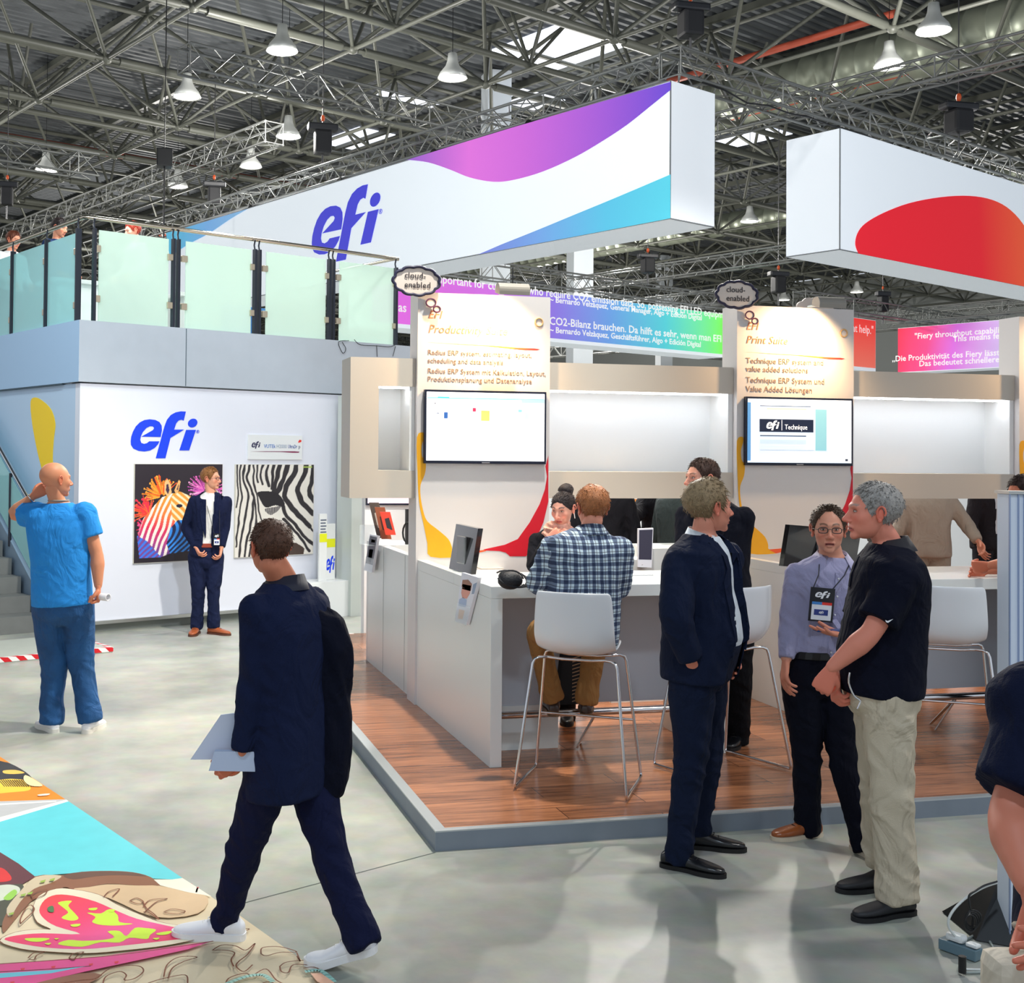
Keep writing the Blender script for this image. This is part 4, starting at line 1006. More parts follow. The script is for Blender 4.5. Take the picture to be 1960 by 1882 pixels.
def limb(pts, rads, ref=None, n=16, flat=1.0, capr=True, cape=None):
    """tapered tube through pts with radii, rounded ends"""
    pts = [Vector(p) for p in pts]
    cp = []; cr = []
    for i in range(len(pts)-1):
        for j in range(5):
            t = j/5; cp.append(pts[i].lerp(pts[i+1], t)); tt = t; cr.append(rads[i]*(1-tt)+rads[i+1]*tt)
    cp.append(pts[-1]); cr.append(rads[-1])
    # smooth the centreline a little
    for _ in range(2):
        q = cp[:]
        for i in range(1, len(cp)-1): q[i] = cp[i]*.5+(cp[i-1]+cp[i+1])*.25
        cp = q
    rings = []; a = None
    for i, p in enumerate(cp):
        d = (cp[min(i+1, len(cp)-1)]-cp[max(i-1, 0)]).normalized()
        if a is None: a = (Vector(ref)-d*Vector(ref).dot(d)).normalized() if ref is not None and abs(Vector(ref).normalized().dot(d)) < .95 else d.orthogonal().normalized()
        a = (a-d*a.dot(d)).normalized(); b = d.cross(a); rings.append((p, a*cr[i], b*cr[i]*flat))
    if cape is None: cape = capr
    if capr:
        c, A, B = rings[0]; d = (cp[0]-cp[1]).normalized(); r = cr[0]
        rings = [(c+d*r*.85, A*.35, B*.35), (c+d*r*.5, A*.8, B*.8)]+rings
    if cape:
        c, A, B = rings[-1]; d = (cp[-1]-cp[-2]).normalized(); r = cr[-1]
        rings += [(c+d*r*.5, A*.8, B*.8), (c+d*r*.85, A*.35, B*.35)]
    return ring_loft(rings, n)
def fuse(parts, voxel, smooth=3, name='m'):
    v = []; f = []
    for vs, fs in parts:
        b = len(v); v += [tuple(x) for x in vs]; f += [tuple(i+b for i in q) for q in fs]
    me = bpy.data.meshes.new(name); me.from_pydata(v, [], f); me.update()
    bm = bmesh.new(); bm.from_mesh(me); bmesh.ops.recalc_face_normals(bm, faces=bm.faces[:]); bm.to_mesh(me); bm.free()
    o = bpy.data.objects.new(name, me); COL.objects.link(o)
    md = o.modifiers.new('r', 'REMESH'); md.mode = 'VOXEL'; md.voxel_size = voxel; md.use_smooth_shade = True
    if smooth: s_ = o.modifiers.new('s', 'SMOOTH'); s_.iterations = smooth; s_.factor = .6
    dg = bpy.context.evaluated_depsgraph_get(); me2 = bpy.data.meshes.new_from_object(o.evaluated_get(dg), depsgraph=dg)
    bpy.data.objects.remove(o); bpy.data.meshes.remove(me)
    n = len(me2.vertices); co = np.empty(n*3, np.float32); me2.vertices.foreach_get('co', co); co = co.reshape(-1, 3).astype(float)
    no = np.empty(n*3, np.float32); me2.vertices.foreach_get('normal', no); no = no.reshape(-1, 3).astype(float)
    F = [tuple(p.vertices) for p in me2.polygons]; bpy.data.meshes.remove(me2)
    return co, no, F
def to_mesh(name, P, F):
    me = bpy.data.meshes.new(name); me.from_pydata([tuple(p) for p in P], [], F); me.update(); return me
def wrinkle(co, no, amp, joints, seed=0, base=.25, fz=24, fx=9, axis=None):
    """cloth folds: diagonal ridges that grow near the listed joints"""
    amp = amp*1.75; out = co.copy(); J_ = [(np.array(j), r) for j, r in joints]
    w_ = np.full(len(co), base)
    for j, r in J_: w_ += np.exp(-((np.linalg.norm(co-j, axis=1)/r)**2))
    w_ = np.minimum(w_, 1.25)
    for i in range(len(co)):
        p = co[i]; q = Vector((p[0]*fx+seed*3.1+p[2]*4, p[1]*fx+seed*1.7, p[2]*fz*.55+p[0]*7))
        n_ = noise.noise(q); n2_ = noise.noise(Vector((p[0]*5+seed, p[1]*5, p[2]*4)))
        out[i] = p+no[i]*amp*w_[i]*((1-abs(n_)*2.0)*.55+n2_*.9)
    return out
def hand_mesh(curl, spread=.1, thumb=.5, voxel=.0042):
    parts = []
    X, Y, Z = Vector((1, 0, 0)), Vector((0, 1, 0)), Vector((0, 0, 1))
    rings = []
    for y, w_, h_ in ((-.02, .024, .019), (.0, .027, .018), (.025, .034, .017), (.055, .041, .016), (.082, .042, .0135), (.095, .038, .009)):
        rings.append((Vector((.002, y, 0)), X*w_, Z*h_))
    parts.append(ring_loft(rings, 16))
    bx = [.031, .0105, -.0105, -.030]; L_ = [(.040, .025, .020), (.045, .029, .021), (.041, .027, .021), (.032, .020, .019)]
    for i in range(4):
        c = curl[i] if isinstance(curl, (list, tuple)) else curl
        p = Vector((bx[i], .086-abs(i-1.3)*.004, .002)); ang = -.08-c*1.15; sp = (1.4-i)*spread*.35; pts = [p-Y*.02, p]; a_ = ang
        for k, l_ in enumerate(L_[i]):
            d = Vector((math.sin(sp), math.cos(a_)*math.cos(sp), math.sin(a_))).normalized(); p = p+d*l_; pts.append(p); a_ -= c*(1.35 if k == 0 else .9)
        parts.append(limb(pts, [.0095, .0095, .0085, .0078, .0066], n=10))
    p = Vector((.026, .020, -.004)); d1 = Vector((.62, .68, -.25-.5*thumb)).normalized(); d2 = Vector((.25-.5*thumb, .85, -.35-.4*thumb)).normalized(); d3 = Vector((-.05-.6*thumb, .85, -.35-.3*thumb)).normalized()
    pts = [p, p+d1*.040, p+d1*.040+d2*.032, p+d1*.040+d2*.032+d3*.026]
    parts.append(limb(pts, [.015, .012, .0105, .008], n=10))
    return fuse(parts, voxel, 2, 'hand')
HANDS = {}
def get_hand(key):
    if key not in HANDS:
        curl, spread, thumb = {'relax': ([.28, .33, .38, .42], .10, .25), 'grip': ([.95, 1.0, 1.0, 1.0], .05, .8), 'flat': ([.08, .06, .08, .12], .25, .1), 'hold': ([.55, .60, .62, .66], .1, .55), 'clasp': ([.75, .78, .8, .85], .05, .6)}[key]
        HANDS[key] = hand_mesh(curl, spread, thumb)
    return HANDS[key]
RH = Vector((CAM_R[0][0], CAM_R[0][1], 0)).normalized(); FH = Vector((CAM_R[2][0], CAM_R[2][1], 0)).normalized()
def pd(px, py, D): return Vector(EYE+pray(px, py)*D)
def depth_of(P): return float((np.array(P)-EYE)@CAM_R[2])
def yawdir(deg, pitch=0):
    a = math.radians(deg); d = -FH*math.cos(a)+RH*math.sin(a); p = math.radians(pitch); return (d*math.cos(p)+Vector((0, 0, math.sin(p)))).normalized()
def shoe(o, ankle, toe_dir, ground, col, sole, parent, L_=.285, label=None, style='dress', pitch=0.0, white=False):
    """ankle: joint point; toe_dir horizontal; ground z"""
    F = Vector((toe_dir[0], toe_dir[1], 0)).normalized(); R_ = F.cross(Vector((0, 0, 1))); Z = Vector((0, 0, 1))
    base = Vector((ankle[0], ankle[1], ground))
    if pitch:   # heel lifted
        q = Matrix.Rotation(-pitch, 3, R_); 
    w_ = 1.0; rings = []
    prof = [(-.078, .012, .045, .030), (-.070, .030, .055, .034), (-.045, .036, .075, .050), (-.01, .038, .085, .060), (.03, .038, .075, .055), (.07, .041, .055, .040), (.11, .046, .046, .034), (.15, .045, .038, .029), (.18, .037, .032, .024), (.20, .024, .026, .019), (.207, .010, .022, .012)]
    k = L_/.285
    for x, hw, top, hh in prof:
        zc = .014+(top)*.5; rings.append((Vector((x*k, 0, zc)), Vector((0, hw, 0)), Vector((0, 0, top*.5))))
    parts = [ring_loft(rings, 18)]
    if not pitch: parts.append(limb([Vector((-.02, 0, .05)), Vector((-.015, 0, .105))], [.040, .034], n=16))
    co, no, F_ = fuse(parts, .006, 3, 'shoe')
    # sole
    sp = []; 
    outl = [(-.082, 0), (-.074, .026), (-.04, .036), (.0, .034), (.05, .036), (.10, .047), (.15, .047), (.19, .036), (.212, .012), (.212, -.012), (.19, -.036), (.15, -.047), (.10, -.047), (.05, -.036), (0, -.034), (-.04, -.036), (-.074, -.026)]
    mb = MB(); th = .020 if style != 'sneaker' else .028
    mb.prism([Vector((x*k, y, 0)) for x, y in bez(outl, 3)], (0, 0, th))
    def tr(P):
        P = np.array(P, float)
        if pitch:
            pv = .14*k; c, s_ = math.cos(pitch), math.sin(pitch); x = P[:, 0]-pv; z = P[:, 2]
            back = x < 0
            nx = np.where(back, x*c-z*s_*0, x); nzz = np.where(back, z-x*s_, z); P = np.stack([nx+pv, P[:, 1], nzz], 1)
        return np.array(base)+P[:, :1]*np.array(F)+P[:, 1:2]*np.array(R_)+P[:, 2:]*np.array(Z)
    me = to_mesh('shoe', tr(co), F_)
    ob = link_mesh('shoe', me, mat('shoe_%d_%d' % (col[0], col[2]), col, .28 if style == 'dress' else .55, spec=.6), parent, smooth=True)
    s2 = MB(); s2.add(tr([list(v) for v in mb.v]), mb.f); s2.build('sole', mat('sole_%d' % sole[0], sole, .6), ob)
    # laces
    if style in ('dress', 'sneaker'):
        ml = MB()
        for i in range(4):
            x = (.045+.020*i)*k; z_ = .088-.013*i
            A_ = tr([[x, -.018, z_], [x+.004, 0, z_+.006], [x, .018, z_]]); ml.path([Vector(a) for a in A_], .0022, 5)
        ml.build('laces', mat('lace_%d' % (240 if style == 'sneaker' else 20), (240, 240, 240) if style == 'sneaker' else (24, 20, 20), .7), ob)
    return ob
def person(label, J, yaw, head_yaw=None, head_pitch=0, skin=(224, 164, 138), hair=(70, 50, 36), hstyle='short', hthick=.014, fem=0, girth=1.0, belly=0.0,
           top=None, bottom=None, shoes=None, ground=0.0, vox=.010, sw=.185, hw=.095, hands=('relax', 'relax'), handdir=None, headscale=1.0, group=None,
           jacket=None, shirt=None, collar=None, sleeves='long', lean=None, hn=(130, 110), mouth=0, glasses=None, stubble=None, name='person', noleg=False, jaw=1.0, hairamp=.004, hem=.10, tufts=600, hairlen=.015):
    """J: pelvis, neck, head, eL,wL,eR,wR,kL,aL,kR,aR (world points), L/R are the person's own"""
    F = yawdir(yaw); R_ = F.cross(Vector((0, 0, 1))).normalized(); Z = Vector((0, 0, 1))
    pel, neck, hd = J['pelvis'], J['neck'], J['head']
    Fs = yawdir(J.get('syaw', yaw)); Rs = Fs.cross(Z).normalized()
    spine = (neck-pel); H_ = spine.length; up = spine.normalized()
    F2 = (F-up*F.dot(up)).normalized(); Fs2 = (Fs-up*Fs.dot(up)).normalized()
    sR = J.get('sR', neck-up*.072+Rs*sw); sL = J.get('sL', neck-up*.072-Rs*sw)
    hR = pel+R_*hw; hL = pel-R_*hw
    g = girth
    def torso(infl=0.0, prof=None, hemd=None, shw=None, bell=0.0):
        prof = prof or [(-.17, .10, .085), (-.08, .158, .112), (.05, .166, .115), (.22, .155, .108), (.40, .152, .108), (.60, .168, .118), (.78, .182, .118), (.90, .178, .098), (.98, .115, .075), (1.04, .066, .060)]
        rings = []
        for t, a, b in prof:
            c = pel+spine*t; fw = F2.lerp(Fs2, max(0, min(1, t))).normalized(); rt = fw.cross(up).normalized()
            bb = belly*math.exp(-((t-.28)/.26)**2)
            a2 = a*g+infl*(1 if t < .95 else .4); b2 = b*g+infl*(1 if t < .95 else .4)+bb*.5
            off = .012*math.sin(t*3.1)
            rings.append((c+fw*(bb*.5-off), rt*a2, fw*b2))
        return ring_loft(rings, 28)
    # ---- body
    cl = .80 if (shirt or jacket) else 1.0; ca = cl if (shirt and shirt.get('sleeve', 1.0) > .9) or jacket else 1.0; cb_ = .80 if bottom else 1.0
    parts = [torso(-.016 if shirt else 0)]
    hr = .052 if not fem else .044
    hF = yawdir(head_yaw if head_yaw is not None else yaw, head_pitch); hR_, hF_, hU_ = frame_of(hF)
    nb = hd-hU_*.055*headscale-hF_*.022*headscale
    parts.append(limb([neck-up*.05, neck+up*.01, nb+hU_*.0], [hr*1.25, hr*1.06, hr*.98], ref=F, n=18))
    for s, S, E_, W_ in (('R', sR, J['eR'], J['wR']), ('L', sL, J['eL'], J['wL'])):
        parts.append(limb([S, S.lerp(E_, .35), E_, E_.lerp(W_, .3), W_], [.046*cl, .050*g*(ca if ca < 1 else .9), .042*ca, .042*g*ca, .027], n=14))
    if not noleg:
        for S, K_, A_ in ((hR, J['kR'], J['aR']), (hL, J['kL'], J['aL'])):
            parts.append(limb([S, S.lerp(K_, .4), K_, K_.lerp(A_, .3), A_], [.082*g*cb_, .080*g*cb_, .056*cb_, .056*g*cb_, .036*cb_], n=14))
    co, no, Fc = fuse(parts, vox, 3, 'body')
    Ps = [co]; Fs_ = list(Fc); cols = [np.tile(np.array(skin)/255., (len(co), 1))]; nv = len(co)
    # ---- head
    P, Dn, AZ, HF = head_grid(hn[0], hn[1], fem=fem, mouth=mouth, jaw=jaw)
    sk = np.array(skin)/255.; cc = np.tile(sk, (len(P), 1))
    def blend(mask, c, k): 
        m_ = np.clip(mask, 0, 1)[:, None]*k; return cc*(1-m_)+np.array(c)/255.*m_
    front = np.clip((P[:, 1]-.03)/.03, 0, 1)
    red = (min(255, skin[0]*1.02), skin[1]*.78, skin[2]*.76)
    cc = blend(np.exp(-((np.abs(P[:, 0])-.040)/.02)**2-((P[:, 2]+.025)/.022)**2)*front, red, .55)
    cc = blend(np.exp(-(P[:, 0]/.014)**2-((P[:, 2]+.028)/.014)**2)*front, red, .5)
    lipc = (188, 92, 88) if not fem else (190, 70, 74)
    lip = (np.abs(P[:, 0]) < .0225)*np.exp(-((P[:, 2]+.0655+P[:, 0]**2*8)/.0082)**4)*(P[:, 1] > .083)
    cc = blend(lip, lipc, .75)
    cc = blend((np.abs(P[:, 2]+.0655) < .0016+.003*mouth)*(np.abs(P[:, 0]) < .02)*(P[:, 1] > .08), (90, 36, 36), .8)
    bx_ = np.abs(P[:, 0]); brow = np.exp(-((P[:, 2]-(.030+.006*np.sin((bx_-.012)/.03*2.4)))/.0042)**2)*(bx_ > .012)*(bx_ < .048)*(P[:, 1] > .04)
    if hstyle != 'none': cc = blend(brow, tuple(np.array(hair)*.8), .75)
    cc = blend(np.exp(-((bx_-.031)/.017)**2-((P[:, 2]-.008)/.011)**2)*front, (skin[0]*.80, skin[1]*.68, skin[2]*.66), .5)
    if stubble: cc = blend(np.clip((-.035-P[:, 2])/.02, 0, 1)*np.clip((P[:, 1]+.01)/.03, 0, 1)*(1-lip), stubble, .35)
    Ps.append(xf(P, hd, hR_, hF_, hU_, headscale)); Fs_ += [tuple(i+nv for i in f) for f in HF]; cols.append(cc); nv += len(P)
    # ears
    for s in (-1, 1):
        mb = MB()
        mb.ellipsoid((0, 0, 0), (.007, .016, .030), 12)
        rim = [Vector((s*.006+s*.004*math.sin(t), -.006+.017*math.cos(t)*(1 if t < math.pi else .8), .004+.030*math.sin(t))) for t in [math.pi*(-.35+1.45*k/12) for k in range(13)]]
        mb.path([Vector((p.x, p.y, p.z)) for p in rim], .0042, 6); mb.ellipsoid((s*.003, .0, -.024), (.006, .009, .010), 10)
        q = np.array([list(v) for v in mb.v]); a = s*.35; x, y = q[:, 0].copy(), q[:, 1].copy(); q[:, 0] = x*math.cos(a)+y*math.sin(a)*-1; q[:, 1] = -x*math.sin(a)*-1+y*math.cos(a)
        q += np.array([s*.0765, -.004, -.004])
        Ps.append(xf(q, hd, hR_, hF_, hU_, headscale)); Fs_ += [tuple(i+nv for i in f) for f in mb.f]; nv += len(q); cols.append(np.tile(np.clip(np.array([skin[0], skin[1]*.86, skin[2]*.84])/255., 0, 1), (len(q), 1)))
    # hands
    hdirs = handdir or {}
    for s, E_, W_, key in (('R', J['eR'], J['wR'], hands[0]), ('L', J['eL'], J['wL'], hands[1])):
        if key is None: continue
        hc, hno, hf = get_hand(key); hc = hc.copy()
        dirv, dors = hdirs.get(s, (None, None))
        d = Vector(dirv).normalized() if dirv is not None else (W_-E_).normalized()
        side = R_ if s == 'R' else -R_
        n_ = Vector(dors) if dors is not None else side
        n_ = (n_-d*n_.dot(d)).normalized()
        x = d.cross(n_).normalized()          # thumb side for a right hand
        if s == 'L': x = -x; 
        if s == 'L': hf = [tuple(reversed(f)) for f in hf]
        sc_ = .94 if fem else 1.02
        q = (hc*sc_)@np.array([list(x), list(d), list(n_)])+np.array(W_+d*.012)
        Ps.append(q); Fs_ += [tuple(i+nv for i in f) for f in hf]; nv += len(q)
        cols.append(np.tile(np.clip(np.array([skin[0]*1.0, skin[1]*.92, skin[2]*.90])/255., 0, 1), (len(q), 1)))
    A_ = np.concatenate(Ps); me = to_mesh('person', A_, Fs_)
    c = np.clip(np.concatenate(cols), 0, 1); c = np.where(c <= .04045, c/12.92, ((c+.055)/1.055)**2.4)
    at = me.color_attributes.new('tone', 'FLOAT_COLOR', 'POINT'); at.data.foreach_set('color', np.concatenate([c, np.ones((len(c), 1))], 1).astype(np.float32).ravel())
    base = Vector((pel.x, pel.y, ground))
    body = link_mesh(name, me, m_skin(), None, smooth=True, origin=base); tag(body, label, 'person', group)
    # ---- eyes
    def hl(x, y, z): return hd+(hR_*x+hF_*y+hU_*z)*headscale
    if J.get('eyes', True):
        for s in (-1, 1):
            mb = MB(); 
            def frx(x, y, z): return tuple((hR_*x+hF_*y+hU_*z)*headscale)
            mb.ellipsoid(hl(s*.031, .0795, .008), (.0120, .011, .0050), 14, 0, frx); mb.ellipsoid(hl(s*.031, .0865, .008), (.0054, .0045, .0048), 10, 1, frx)
            mb.build('eye', [mat('eye_white', (196, 184, 176), .3), mat('iris_dark', (40, 30, 26), .15)], body)
            lid = MB(); lid.path([hl(s*(.031+.0135*math.cos(t)), .083+.006*math.sin(t)-.004*abs(math.cos(t)), .0085+.0052*math.sin(t)) for t in [math.pi*k/8 for k in range(9)]], .0020, 5)
            lid.build('eyelid', mat('lid_skin', (150, 96, 78), .6), body)
    if glasses:
        mb = MB()
        for s in (-1, 1):
            rim = [hl(s*.033+.0225*math.copysign(abs(math.cos(t))**.6, math.cos(t)), .105-.0*abs(s)-.25*abs(.0225*math.cos(t)*1)*0, .004+.0140*math.copysign(abs(math.sin(t))**.7, math.sin(t))) for t in [2*math.pi*k/24 for k in range(24)]]
            mb.path(rim, .0021, 6, closed=True)
            mb.path([hl(s*.0555, .104, .008), hl(s*.074, .085, .010), hl(s*.080, .0, .008), hl(s*.079, -.010, -.004)], .0016, 6)
        mb.path([hl(-.0105, .105, .008), hl(0, .109, .011), hl(.0105, .105, .008)], .0016, 6)
        gl = mb.build('glasses', mat('glasses_frame', glasses, .3), body)
    # ---- hair
    if hstyle not in ('none', 'bald'):
        P2, Dn, AZ, HF = head_grid(hn[0], hn[1], fem=fem)
        zl = hairline(AZ, hstyle)+np.array([.006*noise.noise(Vector((a_*6, len(label), 0))) for a_ in AZ])
        dz = P2[:, 2]-zl; f_ = np.clip(dz/.016, -1, 1)
        up_ = np.clip(dz/.070, 0, 1); up_ = up_*up_*(3-2*up_)
        frontm = np.exp(-(AZ_wrap(AZ)/.6)**2)
        th = np.where(f_ > 0, .0025*np.minimum(1, f_*2)+hthick*np.maximum(up_, frontm*np.clip(f_, 0, 1)*.8), -.006*np.minimum(1, -f_*3))
        if hstyle == 'woman': th = np.where(f_ > 0, hthick*np.minimum(1, f_*1.5), th)
        ear = np.exp(-((np.abs(P2[:, 0])-.076)/.02)**2-((P2[:, 1]+.006)/.018)**2-((P2[:, 2]+.002)/.028)**2)
        th = th-ear*(.012)
        crown = np.array([.01, -.045, .12]) if not fem else np.array([0, .12, .09]); vv = P2-crown; az2 = np.arctan2(vv[:, 0], vv[:, 1])
        rr = np.array([noise.noise(Vector((math.sin(a)*26, math.cos(a)*26, np.linalg.norm(v)*9))) for a, v in zip(az2, vv)])
        r2 = np.array([noise.noise(Vector((p[0]*30, p[1]*30, p[2]*30))) for p in P2])
        th = th+(f_ > .3)*hairamp*(rr+.6*r2)*np.clip(up_+.3, 0, 1)
        Q = P2+Dn*th[:, None]
        keep = f_ > -.9
        HF2 = [f for f in HF if any(keep[i] for i in f)]
        used = sorted({i for f in HF2 for i in f}); mp_ = {i: k for k, i in enumerate(used)}
        Qw = xf(Q[used], hd, hR_, hF_, hU_, headscale)
        hm = mat('hair_%d_%d_%d' % hair, hair, .5, bump=.5, bscale=240, var=.35, vscale=90, spec=.4)
        Fh = [tuple(mp_[i] for i in f) for f in HF2]; Qa = [Qw]; nb_ = len(Qw)
        if tufts:
            cand = [i for i in range(len(P2)) if f_[i] > .25]; rnd_ = random.Random(len(label)); tv = []
            for _ in range(tufts):
                i = rnd_.choice(cand); p = Q[i]; n_ = Dn[i]; fl = p-crown; fl = fl-n_*np.dot(fl, n_); l_ = np.linalg.norm(fl)
                fl = fl/l_ if l_ > 1e-3 else np.array([0, -1., 0])
                fl = fl+np.array([rnd_.uniform(-.35, .35) for _ in range(3)]); ln = hairlen*rnd_.uniform(.6, 1.2); sd_ = np.cross(n_, fl); sd_ /= np.linalg.norm(sd_)+1e-9
                w0 = .0022; k0 = nb_+len(tv)
                q0 = p-n_*.001; q1 = p+fl*ln*.5+n_*(.0020); q2 = p+fl*ln+n_*(.001*rnd_.uniform(-2, 2))
                tv += [q0-sd_*w0, q0+sd_*w0, q0+n_*w0, q1-sd_*w0*.9, q1+sd_*w0*.9, q1+n_*w0, q2]
                Fh += [(k0, k0+3, k0+5, k0+2), (k0+2, k0+5, k0+4, k0+1), (k0+1, k0+4, k0+3, k0), (k0+3, k0+6, k0+5), (k0+5, k0+6, k0+4), (k0+4, k0+6, k0+3)]
            Qa.append(xf(np.array(tv), hd, hR_, hF_, hU_, headscale))
        link_mesh('hair', to_mesh('hair', np.concatenate(Qa), Fh), hm, body, smooth=True)
        if hstyle == 'woman':
            mb = MB(); bc = hl(0, -.075, .115)
            mb.ellipsoid(bc, (.052, .046, .046), 20, 0, lambda x, y, z: tuple((hR_*x+hF_*y+hU_*z)*headscale*(1+.10*noise.noise(Vector((x*70, y*70, z*70))))))
            for k in range(7):
                a = k*.9; mb.path([bc+(hR_*math.cos(a+t)*(.046)+hU_*math.sin(a+t)*.040+hF_*(.02*math.cos(k+t*2)))*headscale for t in [i*.35 for i in range(6)]], .009, 7)
            mb.build('hair_bun', hm, body)
    # ---- trousers
    if bottom and not noleg:
        col = bottom['col']; wd = bottom.get('w', 1.0)
        parts = [torso(.012, [(-.20, .085, .075), (-.10, .158, .115), (.02, .168, .119), (.16, .160, .112), (.19, .155, .108)])]
        for S, K_, A2 in ((hR, J['kR'], J['aR']), (hL, J['kL'], J['aL'])):
            dn = (A2-K_).normalized(); end = A2+dn*(bottom.get('drop', .015)+.03)
            parts.append(limb([S, S.lerp(K_, .4), K_, K_.lerp(A2, .5), end], [.100*g, .092*g, .073*wd, .066*wd, .064*wd], n=16, cape=False))
        co, no, Fc = fuse(parts, vox, 4, 'trousers')
        cut = bottom.get('cut')
        co = wrinkle(co, no, bottom.get('amp', .008), [(J['kR'], .13), (J['kL'], .13), (J['aR'], .14), (J['aL'], .14), (pel-Z*.06, .12)], seed=len(label))
        m_ = bottom.get('mat') or mat('trousers_%d_%d_%d' % col, col, .88, bump=.25, bscale=200, fold=.65, spec=.18 if sum(col) < 250 else .25)
        link_mesh('trousers', to_mesh('trousers', co, Fc), m_, body, smooth=True)
        if bottom.get('belt'):
            prof = [(.145, .160, .114), (.150, .163, .117), (.205, .160, .115), (.21, .157, .112)]
            rings = []
            for t, a, b in prof:
                c_ = pel+spine*t; rings.append((c_, R_*(a*g+.014), F2*(b*g+.014)))
            vs, fs = ring_loft(rings, 28); mb = MB(); mb.add(vs, fs); bl_ = mb.build('belt', mat('belt_%d' % bottom['belt'][0], bottom['belt'], .4), body)
    # ---- shoes
    if shoes:
        for s, A2 in (('R', J['aR']), ('L', J['aL'])):
            td = J.get('t'+s); 
            td = (td-A2) if td is not None else F
            shoe(None, A2, td, J.get('g'+s, ground), shoes['col'], shoes['sole'], body, shoes.get('L', .285), style=shoes.get('style', 'dress'), pitch=J.get('p'+s, 0))
    # ---- upper garments
    def sleeves_parts(r, stop=1.0, cuff=None, rs=1.0):
        ps = []
        for S, E_, W_ in ((sR, J['eR'], J['wR']), (sL, J['eL'], J['wL'])):
            if stop < .9:   # short sleeve ends on the upper arm
                e = S.lerp(E_, stop/.5*.72 if stop < .5 else .8); ps.append(limb([S, S.lerp(e, .5), e], [r*1.04, r*1.0, r*.98], n=16, capr=True, cape=False))
            else:
                w2 = W_.lerp(E_, .02 if cuff is None else cuff); ps.append(limb([S, S.lerp(E_, .4), E_, E_.lerp(w2, .5), w2], [r*1.04, r, r*.90, r*.80, r*.70*rs], n=16, capr=True, cape=False))
        return ps
    def upper(nm, spec, infl):
        col = spec['col']; r = spec.get('r', .062)*g
        kind = spec.get('kind', 'shirt'); hem_ = spec.get('hem', .0)
        if kind == 'jacket':
            prof = [(-hem_-.0, .172, .128), (-.10, .176, .130), (.05, .174, .128), (.25, .160, .122), (.42, .158, .122), (.60, .176, .128), (.78, .194, .126), (.90, .190, .104), (.975, .130, .084), (1.03, .080, .070)]
        elif kind == 'loose':
            prof = [(-hem_, .172, .128), (.05, .172, .127), (.25, .166, .122), (.42, .164, .121), (.60, .174, .124), (.78, .186, .122), (.90, .182, .102), (.96, .128, .086), (1.02, .076, .068)]
        else:
            prof = [(-hem_, .166, .116), (.05, .168, .118), (.22, .164, .116), (.40, .160, .114), (.60, .170, .120), (.78, .184, .120), (.90, .180, .100), (.96, .126, .084), (1.02, .074, .066)]
        prof = [prof[0]]+[q for q in prof[1:] if q[0] > -hem_+.02]
        parts = [torso(infl, prof)]+sleeves_parts(r, spec.get('sleeve', 1.0), spec.get('cuff'))
        co, no, Fc = fuse(parts, vox, 4, nm)
        js = [(J['eR'], .12), (J['eL'], .12), (sR, .10), (sL, .10), (pel+spine*.25, .14)]
        co = wrinkle(co, no, spec.get('amp', .006), js, seed=len(label)+3)
        # local coords for opening
        if spec.get('open'):
            rel = co-np.array(pel); t = rel@np.array(up)/H_; lat = (co-np.array(pel))@np.array(Rs); fwd = rel@np.array(Fs2)
            op = spec['open']; wd = np.interp(t, [q[0] for q in op], [q[1] for q in op]); bt = spec.get('bt', .4)
            lat = lat-spec.get('shift', 0.0)
            th_fw = fwd-np.interp(t, [0, .5, 1], [0, 0, 0])
            cutm = (np.abs(lat) < wd) & (th_fw > .03) & (np.abs(lat) < .16)
            edge = (np.abs(lat) < wd+.055*np.clip((t-bt)/.2, 0, 1)) & (th_fw > .02) & ~cutm & (t > bt)
            co[edge] += no[edge]*.007
            Fc = [f for f in Fc if not any(cutm[i] for i in f)]
            used = sorted({i for f in Fc for i in f}); mp_ = {i: k for k, i in enumerate(used)}; Fc = [tuple(mp_[i] for i in f) for f in Fc]; co = co[used]
            me_ = to_mesh(nm, co, Fc)
            ob_ = bpy.data.objects.new('tmp', me_); COL.objects.link(ob_); sm_ = ob_.modifiers.new('s', 'SOLIDIFY'); sm_.thickness = .006; sm_.offset = -1
            dg = bpy.context.evaluated_depsgraph_get(); me2 = bpy.data.meshes.new_from_object(ob_.evaluated_get(dg), depsgraph=dg); bpy.data.objects.remove(ob_)
            me_ = me2; me_.name = nm
        else: me_ = to_mesh(nm, co, Fc)
        m_ = spec.get('mat') or mat('%s_%d_%d_%d' % ((kind,)+tuple(col)), col, .88, bump=.25, bscale=240, fold=.55, spec=.18 if sum(col) < 250 else .25)
        me_.materials.clear()
        from mathutils.bvhtree import BVHTree
        bv = BVHTree.FromPolygons([Vector(p) for p in (co if not spec.get('open') else co)], Fc)
        ob = link_mesh(nm, me_, m_, body, smooth=True)
        def on_front(lat, t, off=.004):
            o_ = pel+up*(t*H_)+Rs*lat+Fs2*.5; h = bv.ray_cast(o_, -Fs2, .6)
            return (h[0]+Fs2*off) if h[0] is not None else (pel+up*(t*H_)+Rs*lat+Fs2*.12)
